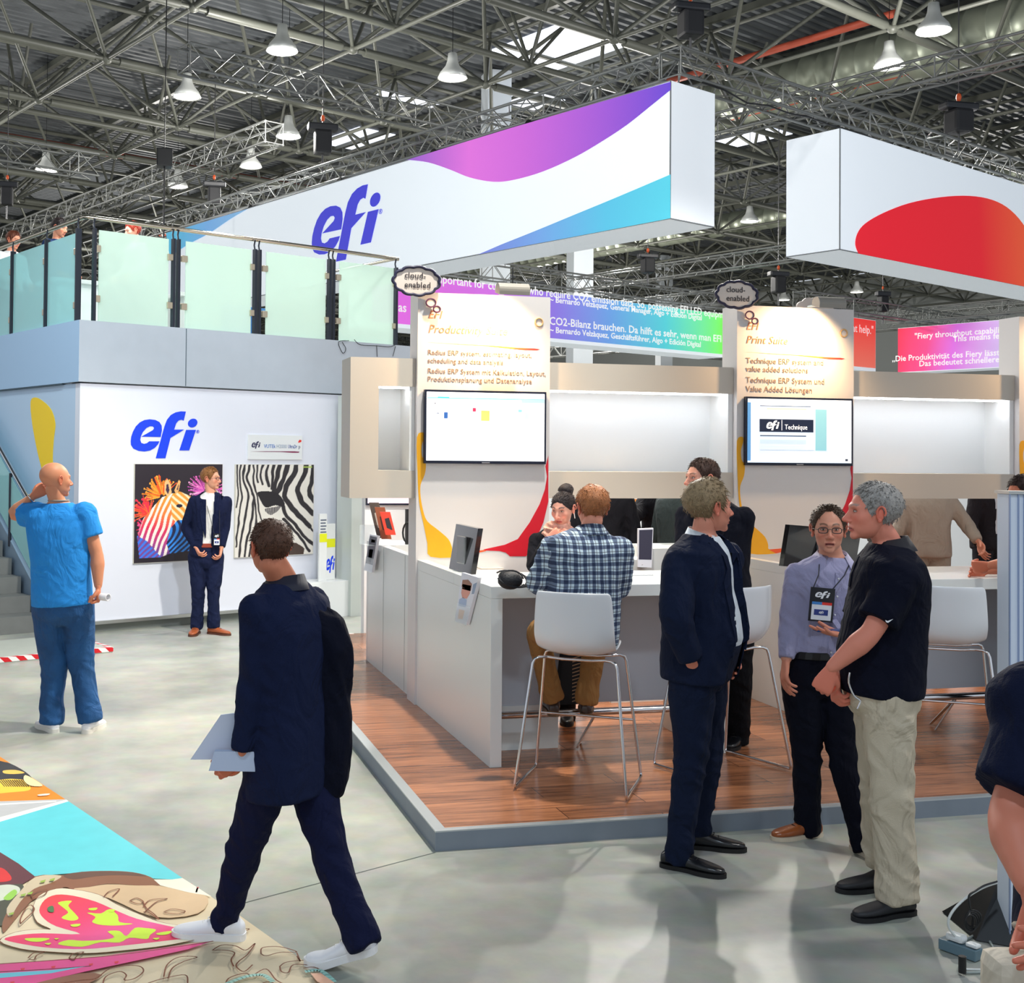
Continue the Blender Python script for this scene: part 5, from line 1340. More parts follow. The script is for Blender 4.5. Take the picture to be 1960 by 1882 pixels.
        def strip(nm2, ts, inner, outer, th, m2):
            mb = MB(); n = len(ts); vs = []
            for t, a, b in zip(ts, inner, outer):
                for k in range(4): vs.append(on_front(a+(b-a)*k/3, t, th))
            fs = [(i*4+k, i*4+k+1, (i+1)*4+k+1, (i+1)*4+k) for i in range(n-1) for k in range(3)]
            me3 = to_mesh(nm2, vs, fs); o3 = bpy.data.objects.new('t', me3); COL.objects.link(o3); q = o3.modifiers.new('s', 'SOLIDIFY'); q.thickness = .004; q.offset = 0
            dg = bpy.context.evaluated_depsgraph_get(); me4 = bpy.data.meshes.new_from_object(o3.evaluated_get(dg), depsgraph=dg); bpy.data.objects.remove(o3); me4.materials.clear()
            return link_mesh(nm2, me4, m2, ob, smooth=False)
        if spec.get('open') and vox < .012:
            op = spec['open']; bt = spec.get('bt', .3); sh_ = spec.get('shift', 0.0)
            ts = [bt+(.985-bt)*k/9 for k in range(10)]; base_ = [np.interp(t, [q[0] for q in op], [q[1] for q in op])-.010 for t in ts]
            wl = [.004, .022, .036, .046, .054, .060, .066, .048, .056, .058]
            for s in (-1, 1): strip('lapel', ts, [s*b+sh_ for b in base_], [s*(b+w_)+sh_ for b, w_ in zip(base_, wl)], .006, m_)
        if spec.get('placket'):
            ts = [.18+.72*k/9 for k in range(10)]; strip('placket', ts, [-.014]*10, [.014]*10, .003, m_)
            for t in (.22, .38, .54, .70, .85):
                c_ = on_front(0, t, .006); MB().lathe([(0, .002), (.005, .002), (.005, -.001)], c_, 10, ax=Fs2).build('button', mat('button_pearl', (222, 222, 230), .3), ob)
            ts = [.56, .60, .66, .72]; strip('pocket', ts, [-.115]*4, [-.05]*4, .003, m_)
        if spec.get('polo'):
            ts = [.70+.22*k/5 for k in range(6)]; strip('placket', ts, [-.015]*6, [.015]*6, .003, m_)
        return ob
    if shirt: upper(shirt.get('name', 'shirt'), shirt, shirt.get('infl', .010))
    if jacket: upper(jacket.get('name', 'jacket'), jacket, jacket.get('infl', .022))
    if collar:
        # turned-down collar ring, split at the throat
        mb = MB(); n = 22; cr_ = collar.get('r', .074 if not jacket else .070)
        gap = math.radians(collar.get('gap', 28)); pts_t = []; pts_b = []; pts_b2 = []
        cb = neck+up*.006
        for k in range(n+1):
            a = gap+(2*math.pi-2*gap)*k/n
            dv = Fs2*math.cos(a)+Rs*math.sin(a); fr_ = (1+math.cos(a))/2
            pts_t.append(cb+dv*cr_*.98+up*(.044-.034*fr_)); pts_b.append(cb+dv*((.113 if not jacket else .094)+.012*fr_)+up*(-.016-.045*fr_**2)); pts_b2.append(cb+dv*cr_*1.02+up*(-.03-.03*fr_))
        vs = pts_t+pts_b+pts_b2; L1 = n+1
        fs = [(k, k+1, L1+k+1, L1+k) for k in range(n)]+[(k+1, k, 2*L1+k, 2*L1+k+1) for k in range(n)]
        mb.add(vs, fs, 0, True); mb.build('collar', collar['mat'] if 'mat' in collar else mat('collar_%d_%d' % (collar['col'][0], collar['col'][2]), collar['col'], .7), body)
    body_info = dict(body=body, F=F, R=R_, up=up, pel=pel, neck=neck, spine=spine, hl=hl, Fs=Fs2, Rs=Rs, H=H_, hd=hd)
    return body_info
def lens(a, b): return (Vector(a)-Vector(b)).length
# ================================================================== the people in the photo
NAVY = (18, 26, 56)
def foot_depth(px, py, g=0.0): return depth_of(atZ(px, py, g))
def badge(info, px, py, D, w_, h_, tilt=0.0, face=None, cord=True, lab='black badge holder with a white card'):
    b = info['body']; F = face or info['Fs']; R_ = -F.cross(Vector((0, 0, 1))).normalized()  # viewer's right when looking at it
    R_ = (R_*math.cos(tilt)+Vector((0, 0, 1))*math.sin(tilt)).normalized(); U_ = F.cross(R_)*1; 
    if U_.z < 0: U_ = -U_
    c = pd(px, py, D); 
    def q(x, y, z=0.0): return c+R_*x*w_/2+U_*y*h_/2+F*z
    h = MB().prism([q(-1, -1), q(1, -1), q(1, 1), q(-1, 1)], -F*.006).build('badge', mat('badge_black', (14, 18, 28), .4), b, label=lab)
    MB().prism([q(-.82, -.9, .0012), q(.82, -.9, .0012), q(.82, .08, .0012), q(-.82, .08, .0012)], -F*.001).build('badge_card', mat('card_white', (232, 236, 242), .5), h)
    MB().prism([q(-.82, .0, .002), q(0, .0, .002), q(0, .16, .002), q(-.82, .16, .002)], -F*.0008).build('badge_stripe', mat('stripe_blue', (60, 130, 200), .5), h)
    MB().prism([q(0, .0, .002), q(.82, .0, .002), q(.82, .16, .002), q(0, .16, .002)], -F*.0008).build('badge_stripe', mat('print_red', (225, 50, 40), .5), h)
    MB().prism([q(-.6, -.62, .002), q(.55, -.62, .002), q(.55, -.28, .002), q(-.6, -.28, .002)], -F*.0008).build('badge_name_bar', mat('bar_navy', (36, 56, 130), .5), h)
    logo('badge_logo', lambda x, y: q(-.62+1.24*(x-80)/520, .82-.46*(y-70)/360, .001), mat('logo_white', (240, 242, 246), .5), h, depth=.0012, reg=False, out=F)
    logo('badge_logo', lambda x, y: q(-.2+.4*(x-80)/520, -.36-.18*(y-70)/360, .0024), mat('logo_white', (240, 242, 246), .5), h, depth=.0008, reg=False, out=F)
    if cord:
        n_ = info['neck']
        for s in (-1, 1):
            a = q(s*.8, 1.0); e = n_+info['Rs']*(-s)*-.075*1.0
            rr = info['Rs'] if info['Rs'].dot(R_) > 0 else -info['Rs']
            e = n_+rr*s*.078-info['up']*.005+info['Fs']*.05
            mid = (a+e)/2+info['Fs']*.030
            MB().path([a, mid, e, n_+rr*s*.07-info['Fs']*.04+info['up']*.025], .0028, 6).build('lanyard', mat('lanyard_black', (20, 24, 40), .6), b)
# ---- 1 bald man, blue T-shirt, seen from behind
D = foot_depth(128, 1400)
J = dict(pelvis=pd(120, 1158, D), neck=pd(112, 968, D+.02), head=pd(107, 919, D+.0),
         eL=pd(24, 985, D+.10), wL=pd(62, 952, D+.06), eR=pd(186, 1062, D-.02), wR=pd(188, 1122, D-.06),
         kL=pd(103, 1270, D+.03), aL=pd(98, 1378, D), kR=pd(156, 1268, D+.03), aR=pd(172, 1374, D))
J['sL'] = pd(72, 985, D+.01); J['sR'] = pd(160, 982, D)
J['tL'] = J['aL']+yawdir(-140); J['tR'] = J['aR']+yawdir(170)
i1 = person('bald man in a bright blue T-shirt and jeans seen from behind, hand at his neck', J, 182, head_yaw=132, skin=(214, 146, 112), hstyle='none', girth=1.12,
       shirt=dict(col=(44, 146, 232), kind='loose', sleeve=.4, r=.072, hem=.0, amp=.007, infl=.012, name='t_shirt'), bottom=dict(col=(28, 78, 132), w=1.12, amp=.008, drop=-.01, mat=mat('jeans_blue', (26, 82, 138), .85, bump=.3, bscale=160, fold=.6, var=.3, vscale=7)),
       shoes=dict(col=(232, 232, 236), sole=(225, 222, 215), style='sneaker'), vox=.009, hands=('grip', 'hold'), handdir={'R': (Vector((0, 0, -1)), -yawdir(0)*.3+RH), 'L': (RH*.7+Vector((0, 0, .5)), -FH)})
MB().lathe([(.0, -.06), (.024, -.06), (.025, .05), (.020, .05), (.019, .0), (0, .0)], pd(197, 1143, D-.09), 16, ax=(RH*.9-FH*.55)).build('paper_cup', mat('cup_white', (232, 232, 238), .4), i1['body'], label='white rolled cup held in the right hand')
MB().path([i1['neck']+(i1['Rs']*math.cos(t)*.066+i1['Fs']*math.sin(t)*.066)+Vector((0, 0, .035)) for t in [2*math.pi*k/20 for k in range(20)]], .007, 6, closed=True).build('neck_cord', mat('cord_grey', (150, 140, 130), .6), i1['body'])
MB().path([J['wL']-(J['wL']-J['eL']).normalized()*.01+(RH.cross(Vector((0, 0, 1)))*math.cos(t)+Vector((-.5, 0, .85))*math.sin(t))*.030 for t in [2*math.pi*k/16 for k in range(16)]], .006, 6, closed=True).build('wristwatch', M_chrome, i1['body'])
for k, (x0, x1) in enumerate(((92, 113), (132, 162))):
    pass
# ---- 2 young man by the zebra
D = foot_depth(402, 1214)
J = dict(pelvis=pd(394, 1063, D), neck=pd(404, 946, D), head=pd(404, 917, D-.01),
         eR=pd(355, 1010, D+.02), wR=pd(374, 1047, D-.10), eL=pd(431, 1008, D+.04), wL=pd(424, 1048, D-.06),
         kR=pd(380, 1132, D-.03), aR=pd(376, 1195, D), kL=pd(409, 1132, D-.03), aL=pd(410, 1192, D))
J['tR'] = J['aR']+yawdir(-5); J['tL'] = J['aL']+yawdir(62)
i2 = person('young man in a navy suit and white shirt standing before the zebra posters, looking right', J, 14, head_yaw=68, skin=(222, 160, 130), hair=(150, 100, 52), hthick=.013, girth=.92, vox=.010, sw=.165, headscale=.95,
       shirt=dict(col=(232, 230, 226), amp=.003, infl=.008, r=.045, hem=-.16), jacket=dict(col=NAVY, kind='jacket', hem=.02, amp=.004, infl=.018, r=.062, open=[(0, .055), (.35, .035), (.6, .05), (1, .07)], bt=.3),
       bottom=dict(col=(24, 32, 62), w=.88, amp=.008, belt=(150, 60, 40)), shoes=dict(col=(170, 88, 48), sole=(90, 50, 34)), hands=('hold', 'hold'), collar=dict(col=(238, 236, 232), gap=24), glasses=(40, 36, 36), hn=(100, 84))
badge(i2, 415, 1033, D-.155, .070, .125)
# ---- 3 walking man
D = foot_depth(520, 1822)
J = dict(pelvis=pd(553, 1452, D+.02), neck=pd(545, 1122, D+.02), head=pd(517, 1050, D-.02),
         eL=pd(487, 1300, D-.10), wL=pd(462, 1440, D-.12), eR=pd(630, 1310, D+.12), wR=pd(600, 1430, D+.16),
         kL=pd(468, 1622, D+.04), aL=pd(432, 1752, D+.12), kR=pd(634, 1640, D-.04), aR=pd(688, 1785, D-.16))
J['tL'] = J['aL']+yawdir(-95); J['tR'] = J['aR']+yawdir(-105); J['pR'] = .35
i3 = person('man in a dark navy coat and white sneakers striding left with papers in his hand', J, -125, head_yaw=-150, skin=(205, 128, 98), hair=(84, 52, 36), hthick=.008, girth=.92, vox=.010, sw=.165, headscale=.87,
       shirt=dict(col=(225, 228, 235), amp=.003, infl=.005, r=.045), jacket=dict(col=(17, 27, 58), kind='jacket', hem=.20, amp=.009, infl=.026, r=.062),
       bottom=dict(col=(16, 22, 54), w=.86, amp=.010, drop=.02), shoes=dict(col=(238, 240, 246), sole=(235, 236, 238), style='sneaker'), hands=('hold', 'hold'), collar=dict(col=(10, 16, 40), gap=60, r=.078),
       handdir={'L': (Vector((0, 0, -.6))-RH*.8, -FH)})
pb_ = MB(); c = pd(462, 1462, D-.14); a1 = (-RH*.96-FH*.25).normalized(); 
pb_.prism([c+a1*-.16+Vector((0, 0, .035)), c+a1*.10+Vector((0, 0, .05)), c+a1*.12+Vector((0, 0, -.02)), c+a1*-.15+Vector((0, 0, -.04))], FH*.03).build('papers', mat('paper_bluish', (186, 200, 226), .5), i3['body'], label='stack of pale papers in the left hand')
c = pd(432, 1425, D-.10)
MB().prism([c+a1*.13+Vector((0, 0, -.05)), c+a1*.02+Vector((0, 0, .11)), c+a1*-.10+Vector((0, 0, .12)), c+a1*-.08+Vector((0, 0, -.06))], FH*.008).build('folder', mat('folder_white', (205, 214, 234), .45), i3['body'], label='pale folded leaflet above the papers')
# coat hung over the right arm and shoulder
S = pd(618, 1190, D+.06); parts = [ring_loft([(pd(x, y, D+.05), RH*w_, FH*.07) for x, y, w_ in ((596, 1165, .05), (612, 1185, .085), (618, 1240, .105), (618, 1330, .105), (616, 1420, .105), (612, 1490, .105), (608, 1523, .09))], 20)]
co, no, Fc = fuse(parts, .011, 4, 'coat'); co = wrinkle(co, no, .014, [(np.array(S), .3)], seed=5, base=.6, fz=10, fx=16)
link_mesh('hanging_coat', to_mesh('coat', co, Fc), mat('coat_dark', (9, 13, 30), .9, bump=.2, bscale=150, spec=.15, fold=.5), i3['body'], smooth=True)
# ---- 4 grey-haired man in dark suit, facing right
D = foot_depth(1345, 1650)
J = dict(pelvis=pd(1336, 1268, D), neck=pd(1345, 1030, D), head=pd(1358, 972, D-.01),
         eR=pd(1292, 1185, D-.24), wR=pd(1322, 1262, D-.20), eL=pd(1365, 1180, D+.24), wL=pd(1390, 1240, D+.15),
         kR=pd(1322, 1450, D-.10), aR=pd(1298, 1632, D-.10), kL=pd(1352, 1440, D+.14), aL=pd(1338, 1572, D+.20))
J['sR'] = pd(1303, 1082, D-.12); J['sL'] = pd(1392, 1066, D+.15); J['tR'] = J['aR']+yawdir(58); J['tL'] = J['aL']+yawdir(78); J['gL'] = 0.0
i4 = person('grey-blond man in a dark blue suit standing in profile, hand in pocket, facing right', J, 60, head_yaw=106, skin=(214, 142, 118), hair=(150, 128, 96), hthick=.019, girth=1.10, belly=.075, vox=.0085, sw=.19,
       shirt=dict(col=(214, 224, 234), amp=.003, infl=.006, r=.048), jacket=dict(col=(17, 27, 52), kind='jacket', hem=.12, amp=.007, infl=.024, r=.070, open=[(-.2, .12), (.2, .11), (.6, .09), (1, .085)], bt=.1),
       bottom=dict(col=(16, 26, 50), w=.95, amp=.012, drop=.02), shoes=dict(col=(16, 18, 24), sole=(12, 12, 14), L=.30), hands=('hold', 'relax'), collar=dict(col=(226, 234, 242), gap=24), hairamp=.002, hairlen=.022, tufts=450)
# ---- 5 man with glasses, lilac shirt
D = foot_depth(1560, 1605)
J = dict(pelvis=pd(1568, 1288, D), neck=pd(1592, 1070, D), head=pd(1586, 1015, D-.03),
         eR=pd(1512, 1195, D-.02), wR=pd(1505, 1262, D-.08), eL=pd(1655, 1190, D-.02), wL=pd(1618, 1215, D-.26),
         kR=pd(1545, 1445, D-.02), aR=pd(1546, 1572, D+.03), kL=pd(1612, 1445, D-.08), aL=pd(1652, 1605, D-.22))
J['tR'] = J['aR']+yawdir(-72); J['tL'] = J['aL']+yawdir(15); 
i5 = person('man with glasses in a lilac shirt wearing a black badge, speaking and holding a phone', J, 0, head_yaw=-16, skin=(214, 150, 124), hair=(82, 60, 44), hstyle='receding', hthick=.010, girth=.98, vox=.0085, sw=.165, mouth=.8, headscale=.97,
       shirt=dict(col=(158, 156, 188), amp=.006, infl=.014, r=.056, hem=-.17, placket=True), bottom=dict(col=(8, 11, 26), w=.95, amp=.008, belt=(14, 14, 18), drop=.03), shoes=dict(col=(158, 84, 40), sole=(214, 200, 178)),
       hands=('relax', 'flat'), handdir={'L': (-RH*.8-FH*.3+Vector((0, 0, .12)), Vector((0, 0, -1)))}, collar=dict(col=(168, 166, 198), gap=34), glasses=(30, 28, 30))
badge(i5, 1573, 1158, D-.175, .118, .165, tilt=-.08)
c = J['wL']+(-RH*.9-FH*.2)*.085+Vector((0, 0, .022))
MB().box((-.036, -.075, -.0045), (.036, .075, .0045), fr=lambda x, y, z: c+Vector(RH)*y*-1+FH*x*.9+Vector((0, 0, 1))*z+FH*0, bev=.003).build('phone', mat('phone_blue', (40, 70, 130), .2), i5['body'], label='blue smartphone held flat')
# ---- 6 white-haired man in navy polo
D = foot_depth(1690, 1738)
J = dict(pelvis=pd(1690, 1318, D), neck=pd(1702, 1046, D), head=pd(1670, 982, D-.02),
         eL=pd(1668, 1212, D-.20), wL=pd(1592, 1278, D-.14), eR=pd(1640, 1205, D+.18), wR=pd(1600, 1292, D+.02),
         kL=pd(1706, 1500, D-.09), aL=pd(1718, 1700, D-.08), kR=pd(1684, 1480, D+.12), aR=pd(1690, 1630, D+.22))
J['sL'] = pd(1726, 1102, D-.16); J['sR'] = pd(1678, 1084, D+.16); J['tL'] = J['aL']+yawdir(-72); J['tR'] = J['aR']+yawdir(-80)
i6 = person('white-haired man in a black polo shirt and beige trousers with clasped hands', J, -102, head_yaw=-92, skin=(222, 140, 118), hair=(166, 162, 158), hthick=.011, girth=1.12, belly=.05, vox=.0085, sw=.19,
       shirt=dict(col=(7, 11, 30), kind='loose', sleeve=.5, r=.074, hem=.02, amp=.007, infl=.016, polo=True, name='polo_shirt'), bottom=dict(col=(200, 188, 166), w=1.20, amp=.013, drop=.02), shoes=dict(col=(18, 20, 28), sole=(14, 15, 20), style='slip', L=.30),
       hands=('clasp', 'clasp'), handdir={'L': (-RH*.35+Vector((0, 0, -.85))+FH*.2, -FH*.6-RH*.3), 'R': (-RH*.2+Vector((0, 0, -.8))-FH*.5, -RH)}, collar=dict(col=(10, 14, 30), gap=40))
swp = [(0, 0), (10, 5), (34, -4), (12, 13), (3, 10)]
P0 = J['sL'].lerp(J['eL'], .72)-FH*.093
MB().prism([P0+RH*(x*.0009-.015)+Vector((0, 0, -y*.0009)) for x, y in swp], FH*.002).build('sleeve_mark', mat('logo_white', (240, 242, 246), .5), i6['body'])
cl = [pd(x, y, D-.245) for x, y in opn([(1632, 1290), (1630, 1310), (1640, 1335), (1652, 1345), (1646, 1360)], 3)]
MB().path([p+FH*.03 for p in cl], .004, 6).build('key_cord', M_chrome, i6['body'])
# ---- 7 man in black suit behind
D = depth_of(atZ(1405, 1425, HP))
J = dict(pelvis=pd(1385, 1185, D), neck=pd(1366, 965, D), head=pd(1342, 917, D-.02),
         eR=pd(1310, 1090, D+.02), wR=pd(1325, 1180, D-.04), eL=pd(1408, 1085, D-.05), wL=pd(1380, 1120, D-.22),
         kR=pd(1375, 1300, D+.05), aR=pd(1370, 1388, D+.05), kL=pd(1412, 1300, D-.03), aL=pd(1412, 1398, D))
J['tL'] = J['aL']+yawdir(-30); J['tR'] = J['aR']+yawdir(-60)
i7 = person('tall dark-haired man in a black suit on the platform, facing left, behind the grey-blond man', J, -35, head_yaw=-68, skin=(222, 158, 134), hair=(72, 48, 38), hthick=.013, girth=1.02, vox=.010, ground=HP,
       shirt=dict(col=(225, 226, 230), amp=.003, infl=.006, r=.046), jacket=dict(col=(16, 18, 30), kind='jacket', hem=.12, amp=.006, infl=.020, r=.066, open=[(0, .0), (.36, .0), (1, .07)], bt=.36),
       bottom=dict(col=(10, 11, 16), w=1.12, amp=.009, drop=.05), shoes=dict(col=(14, 15, 20), sole=(10, 10, 12)), collar=dict(col=(228, 230, 236), gap=24), hn=(110, 90))
# ---- 8 seated man in plaid shirt
plaid = bpy.data.materials.new('plaid_cloth'); plaid.use_nodes = True
nt = plaid.node_tree; N = nt.nodes; L = nt.links; b = N['Principled BSDF']; b.inputs['Roughness'].default_value = .85; b.inputs['Specular IOR Level'].default_value = .2
tc = N.new('ShaderNodeTexCoord'); ns_ = N.new('ShaderNodeTexNoise'); ns_.inputs['Scale'].default_value = 5; L.new(tc.outputs['Object'], ns_.inputs['Vector'])
mixv = N.new('ShaderNodeMix'); mixv.data_type = 'VECTOR'; mixv.inputs['Factor'].default_value = .03; L.new(tc.outputs['Object'], mixv.inputs['A']); L.new(ns_.outputs['Color'], mixv.inputs['B'])
sp = N.new('ShaderNodeSeparateXYZ'); L.new(mixv.outputs['Result'], sp.inputs[0])
def band(sock, per, lo, hi, ph):
    a = N.new('ShaderNodeMath'); a.operation = 'MULTIPLY_ADD'; a.inputs[1].default_value = 1/per; a.inputs[2].default_value = ph; L.new(sock, a.inputs[0])
    f = N.new('ShaderNodeMath'); f.operation = 'FRACT'; L.new(a.outputs[0], f.inputs[0])
    g1 = N.new('ShaderNodeMath'); g1.operation = 'GREATER_THAN'; g1.inputs[1].default_value = lo; L.new(f.outputs[0], g1.inputs[0])
    g2 = N.new('ShaderNodeMath'); g2.operation = 'LESS_THAN'; g2.inputs[1].default_value = hi; L.new(f.outputs[0], g2.inputs[0])
    m_ = N.new('ShaderNodeMath'); m_.operation = 'MULTIPLY'; L.new(g1.outputs[0], m_.inputs[0]); L.new(g2.outputs[0], m_.inputs[1]); return m_.outputs[0]
cur = None; colr = rgb(196, 214, 224)
for sock in ('X', 'Z'):
    for lo, hi, c in ((.0, .42, rgb(46, 66, 116)), (.62, .70, rgb(96, 86, 96))):
        mx = N.new('ShaderNodeMix'); mx.data_type = 'RGBA'; mx.blend_type = 'MULTIPLY'
        ml = N.new('ShaderNodeMath'); ml.operation = 'MULTIPLY'; ml.inputs[1].default_value = .78; L.new(band(sp.outputs[sock], .046, lo, hi, .13), ml.inputs[0]); L.new(ml.outputs[0], mx.inputs['Factor'])
        if cur is None: mx.inputs['A'].default_value = colr
        else: L.new(cur, mx.inputs['A'])
        mx.inputs['B'].default_value = c; cur = mx.outputs['Result']
L.new(cur, b.inputs['Base Color'])
D = depth_of(Vector((2.50, 6.30, .9)))
J = dict(pelvis=pd(1112, 1206, D), neck=pd(1128, 1018, D+.02), head=pd(1134, 974, D+.05),
         eL=pd(1034, 1118, D+.10), wL=pd(1072, 1085, D+.32), eR=pd(1182, 1128, D+.02), wR=pd(1160, 1092, D+.30),
         kL=pd(1030, 1208, D+.36), aL=pd(1058, 1345, D+.46), kR=pd(1140, 1218, D+.42), aR=pd(1122, 1350, D+.46))
J['sL'] = pd(1062, 1050, D+.05); J['sR'] = pd(1184, 1052, D-.03); J['gL'] = .37; J['gR'] = .37; J['tL'] = J['aL']+yawdir(180); J['tR'] = J['aR']+yawdir(172)
i8 = person('ginger-haired man in a blue plaid shirt sitting on a white bar stool, seen from behind', J, 186, head_yaw=190, head_pitch=-8, skin=(222, 150, 124), hair=(178, 112, 66), hthick=.013, girth=1.10, vox=.0085, ground=.9,
       shirt=dict(col=(80, 100, 150), kind='loose', hem=.10, amp=.011, infl=.018, r=.072, mat=plaid, name='plaid_shirt'), bottom=dict(col=(152, 112, 66), w=.94, amp=.009, drop=-.05), shoes=dict(col=(56, 40, 34), sole=(110, 84, 60)), collar=dict(gap=30, mat=plaid))
# ---- 9 woman behind the counter
D = depth_of(Vector((2.72, 7.85, 1.5)))
J = dict(pelvis=pd(1062, 1160, D), neck=pd(1068, 1012, D), head=pd(1078, 974, D-.04),
         eR=pd(1018, 1090, D-.10), wR=pd(1046, 1034, D-.17), eL=pd(1122, 1092, D-.10), wL=pd(1102, 1034, D-.17),
         kR=pd(1045, 1270, D), aR=pd(1045, 1380, D), kL=pd(1085, 1270, D), aL=pd(1085, 1380, D))
i9 = person('dark-haired woman with a bun, black top and pink scarf, looking down behind the counter', J, -8, head_yaw=-34, head_pitch=-16, skin=(226, 164, 142), hair=(34, 24, 28), hstyle='woman', hthick=.006, fem=1, tufts=500, hairlen=.022, hands=('clasp', 'clasp'), handdir={'R': (RH*.8+Vector((0, 0, .5)), FH*-.8), 'L': (-RH*.8+Vector((0, 0, .4)), FH*-.8)}, girth=.86, vox=.010, sw=.150, ground=HP, hw=.08,
       shirt=dict(col=(20, 22, 30), amp=.004, infl=.010, r=.050, hem=.05, kind='loose', name='black_top'), bottom=dict(col=(20, 20, 24), w=.8), shoes=dict(col=(18, 18, 20), sole=(12, 12, 12)), headscale=.95, hairamp=.002)
nk = i9['neck']; pts3 = []
for k, (z_, r_) in enumerate(((-.075, .060), (-.06, .085), (-.035, .094), (-.01, .090), (.010, .078), (.025, .068), (.035, .058))):
    pts3.append((nk+Vector((0, 0, z_))+i9['Fs']*.012, i9['Rs']*r_, i9['Fs']*(r_*.98)))
co, no, Fc = fuse([ring_loft(pts3, 28)], .008, 1, 'scarf'); co = wrinkle(co, no, .022, [(np.array(nk), .3)], seed=9, base=.5, fz=52, fx=13)
link_mesh('scarf', to_mesh('scarf', co, Fc), mat('scarf_peach', (232, 176, 156), .85, var=.35, vscale=28), i9['body'], smooth=True)
MB().path([i9['hl'](.082, -.002, -.030), i9['hl'](.083, -.002, -.07)], .004, 6).path([i9['hl'](-.082, -.002, -.030), i9['hl'](-.083, -.002, -.07)], .004, 6).build('earrings', M_chrome, i9['body'])
# ---- people farther back, seen through the gap under the shelf wall, and others
def bg(label, px, D, col, yaw, pants=(40, 40, 46), hair=(60, 44, 34), arm=None, g=HP, shirtc=None, opn_=None, ht=1.0, **kw):
    z0 = g; base = pd(px, 1000, D); base.z = z0
    def w_(dx, z, dd=0): return base+RH*dx+FH*dd+Vector((0, 0, z*ht))
    R_ = yawdir(yaw).cross(Vector((0, 0, 1))); F = yawdir(yaw)
    J = dict(pelvis=w_(0, .97), neck=w_(0, 1.50), head=w_(0, 1.66), eR=w_(0, 1.14)+R_*.27, wR=w_(0, .96)+R_*.27+F*.1, eL=w_(0, 1.14)-R_*.27, wL=w_(0, .96)-R_*.27+F*.1,
             kR=w_(0, .52)+R_*.1, aR=w_(0, .10)+R_*.1, kL=w_(0, .52)-R_*.1, aL=w_(0, .10)-R_*.1)
    if arm:
        for k_, v_ in arm.items(): J[k_] = pd(*v_)
    jk = dict(col=col, kind='jacket', hem=.14, amp=.006, infl=.020, r=.066)
    if opn_: jk['open'] = opn_
    return person(label, J, yaw, hair=hair, girth=1.03, vox=.014, ground=g, shirt=dict(col=shirtc or (230, 230, 232), amp=.002, infl=.006, r=.046), jacket=jk, bottom=dict(col=pants, amp=.006), shoes=dict(col=(30, 26, 26), sole=(14, 14, 14)), hn=(64, 52), collar=dict(col=shirtc or (230, 230, 232)), group=None, **kw)
bg('person in a taupe suit jacket seen from behind, reaching right for a white cup', 1778, 11.3, (158, 146, 134), 172, pants=(148, 136, 122), arm=dict(eR=(1852, 1008, 11.2), wR=(1872, 1036, 11.05)))
bg('person in a grey-green jacket left of the taupe-suited one', 1720, 12.3, (96, 104, 104), 150, pants=(60, 62, 66))
bg('person in a dark suit and white shirt, rightmost in the gap under the shelf', 1893, 12.4, (40, 36, 40), 25, opn_=[(0, .06), (.5, .06), (1, .08)])
bg('person in a black suit bending in the gap right of the plaid-shirted man', 1262, 11.3, (24, 24, 30), -60, arm=dict(eR=(1218, 990, 11.2), wR=(1200, 972, 11.1)))
bg('person in a grey-green suit beside the tall dark-haired man', 1300, 10.2, (62, 72, 72), 120, pants=(50, 54, 56))
bg('person in black standing directly behind the ginger-haired man', 1158, 10.6, (30, 30, 36), -20)
# balcony visitors
def balc(label, px, pytop, hairc, col, yaw, skin=(222, 150, 120)):
    g = 3.205; D = (g+1.76-1.9)*FPX/((864+px*.0092)-pytop)
    base = pd(px, 800, D); base.z = g
    def w_(z): return base+Vector((0, 0, z))
    R_ = yawdir(yaw).cross(Vector((0, 0, 1))); F = yawdir(yaw)
    J = dict(pelvis=w_(.95), neck=w_(1.47)+F*.03, head=w_(1.63)+F*.07, eR=w_(1.14)+R_*.27, wR=w_(1.02)+R_*.2+F*.2, eL=w_(1.14)-R_*.27, wL=w_(1.02)-R_*.2+F*.2, kR=w_(.5)+R_*.1, aR=w_(.1)+R_*.1, kL=w_(.5)-R_*.1, aL=w_(.1)-R_*.1)
    return person(label, J, yaw, skin=skin, hair=hairc, ground=g, vox=.014, shirt=dict(col=col, kind='loose', hem=.05, amp=.006, infl=.018, r=.066), bottom=dict(col=(40, 44, 56), amp=.006), shoes=dict(col=(30, 26, 26), sole=(14, 14, 14)), hn=(72, 60), head_pitch=-14)
balc('person with reddish hair and a white shirt at the far left of the balcony', 14, 442, (110, 56, 36), (228, 228, 230), 60)
balc('dark-haired person in a navy shirt on the balcony', 100, 417, (36, 24, 24), (30, 50, 90), 70)
balc('person with a red cap and pale face behind the first wide glass pane', 258, 424, (200, 70, 50), (210, 206, 200), -50, skin=(236, 176, 150))
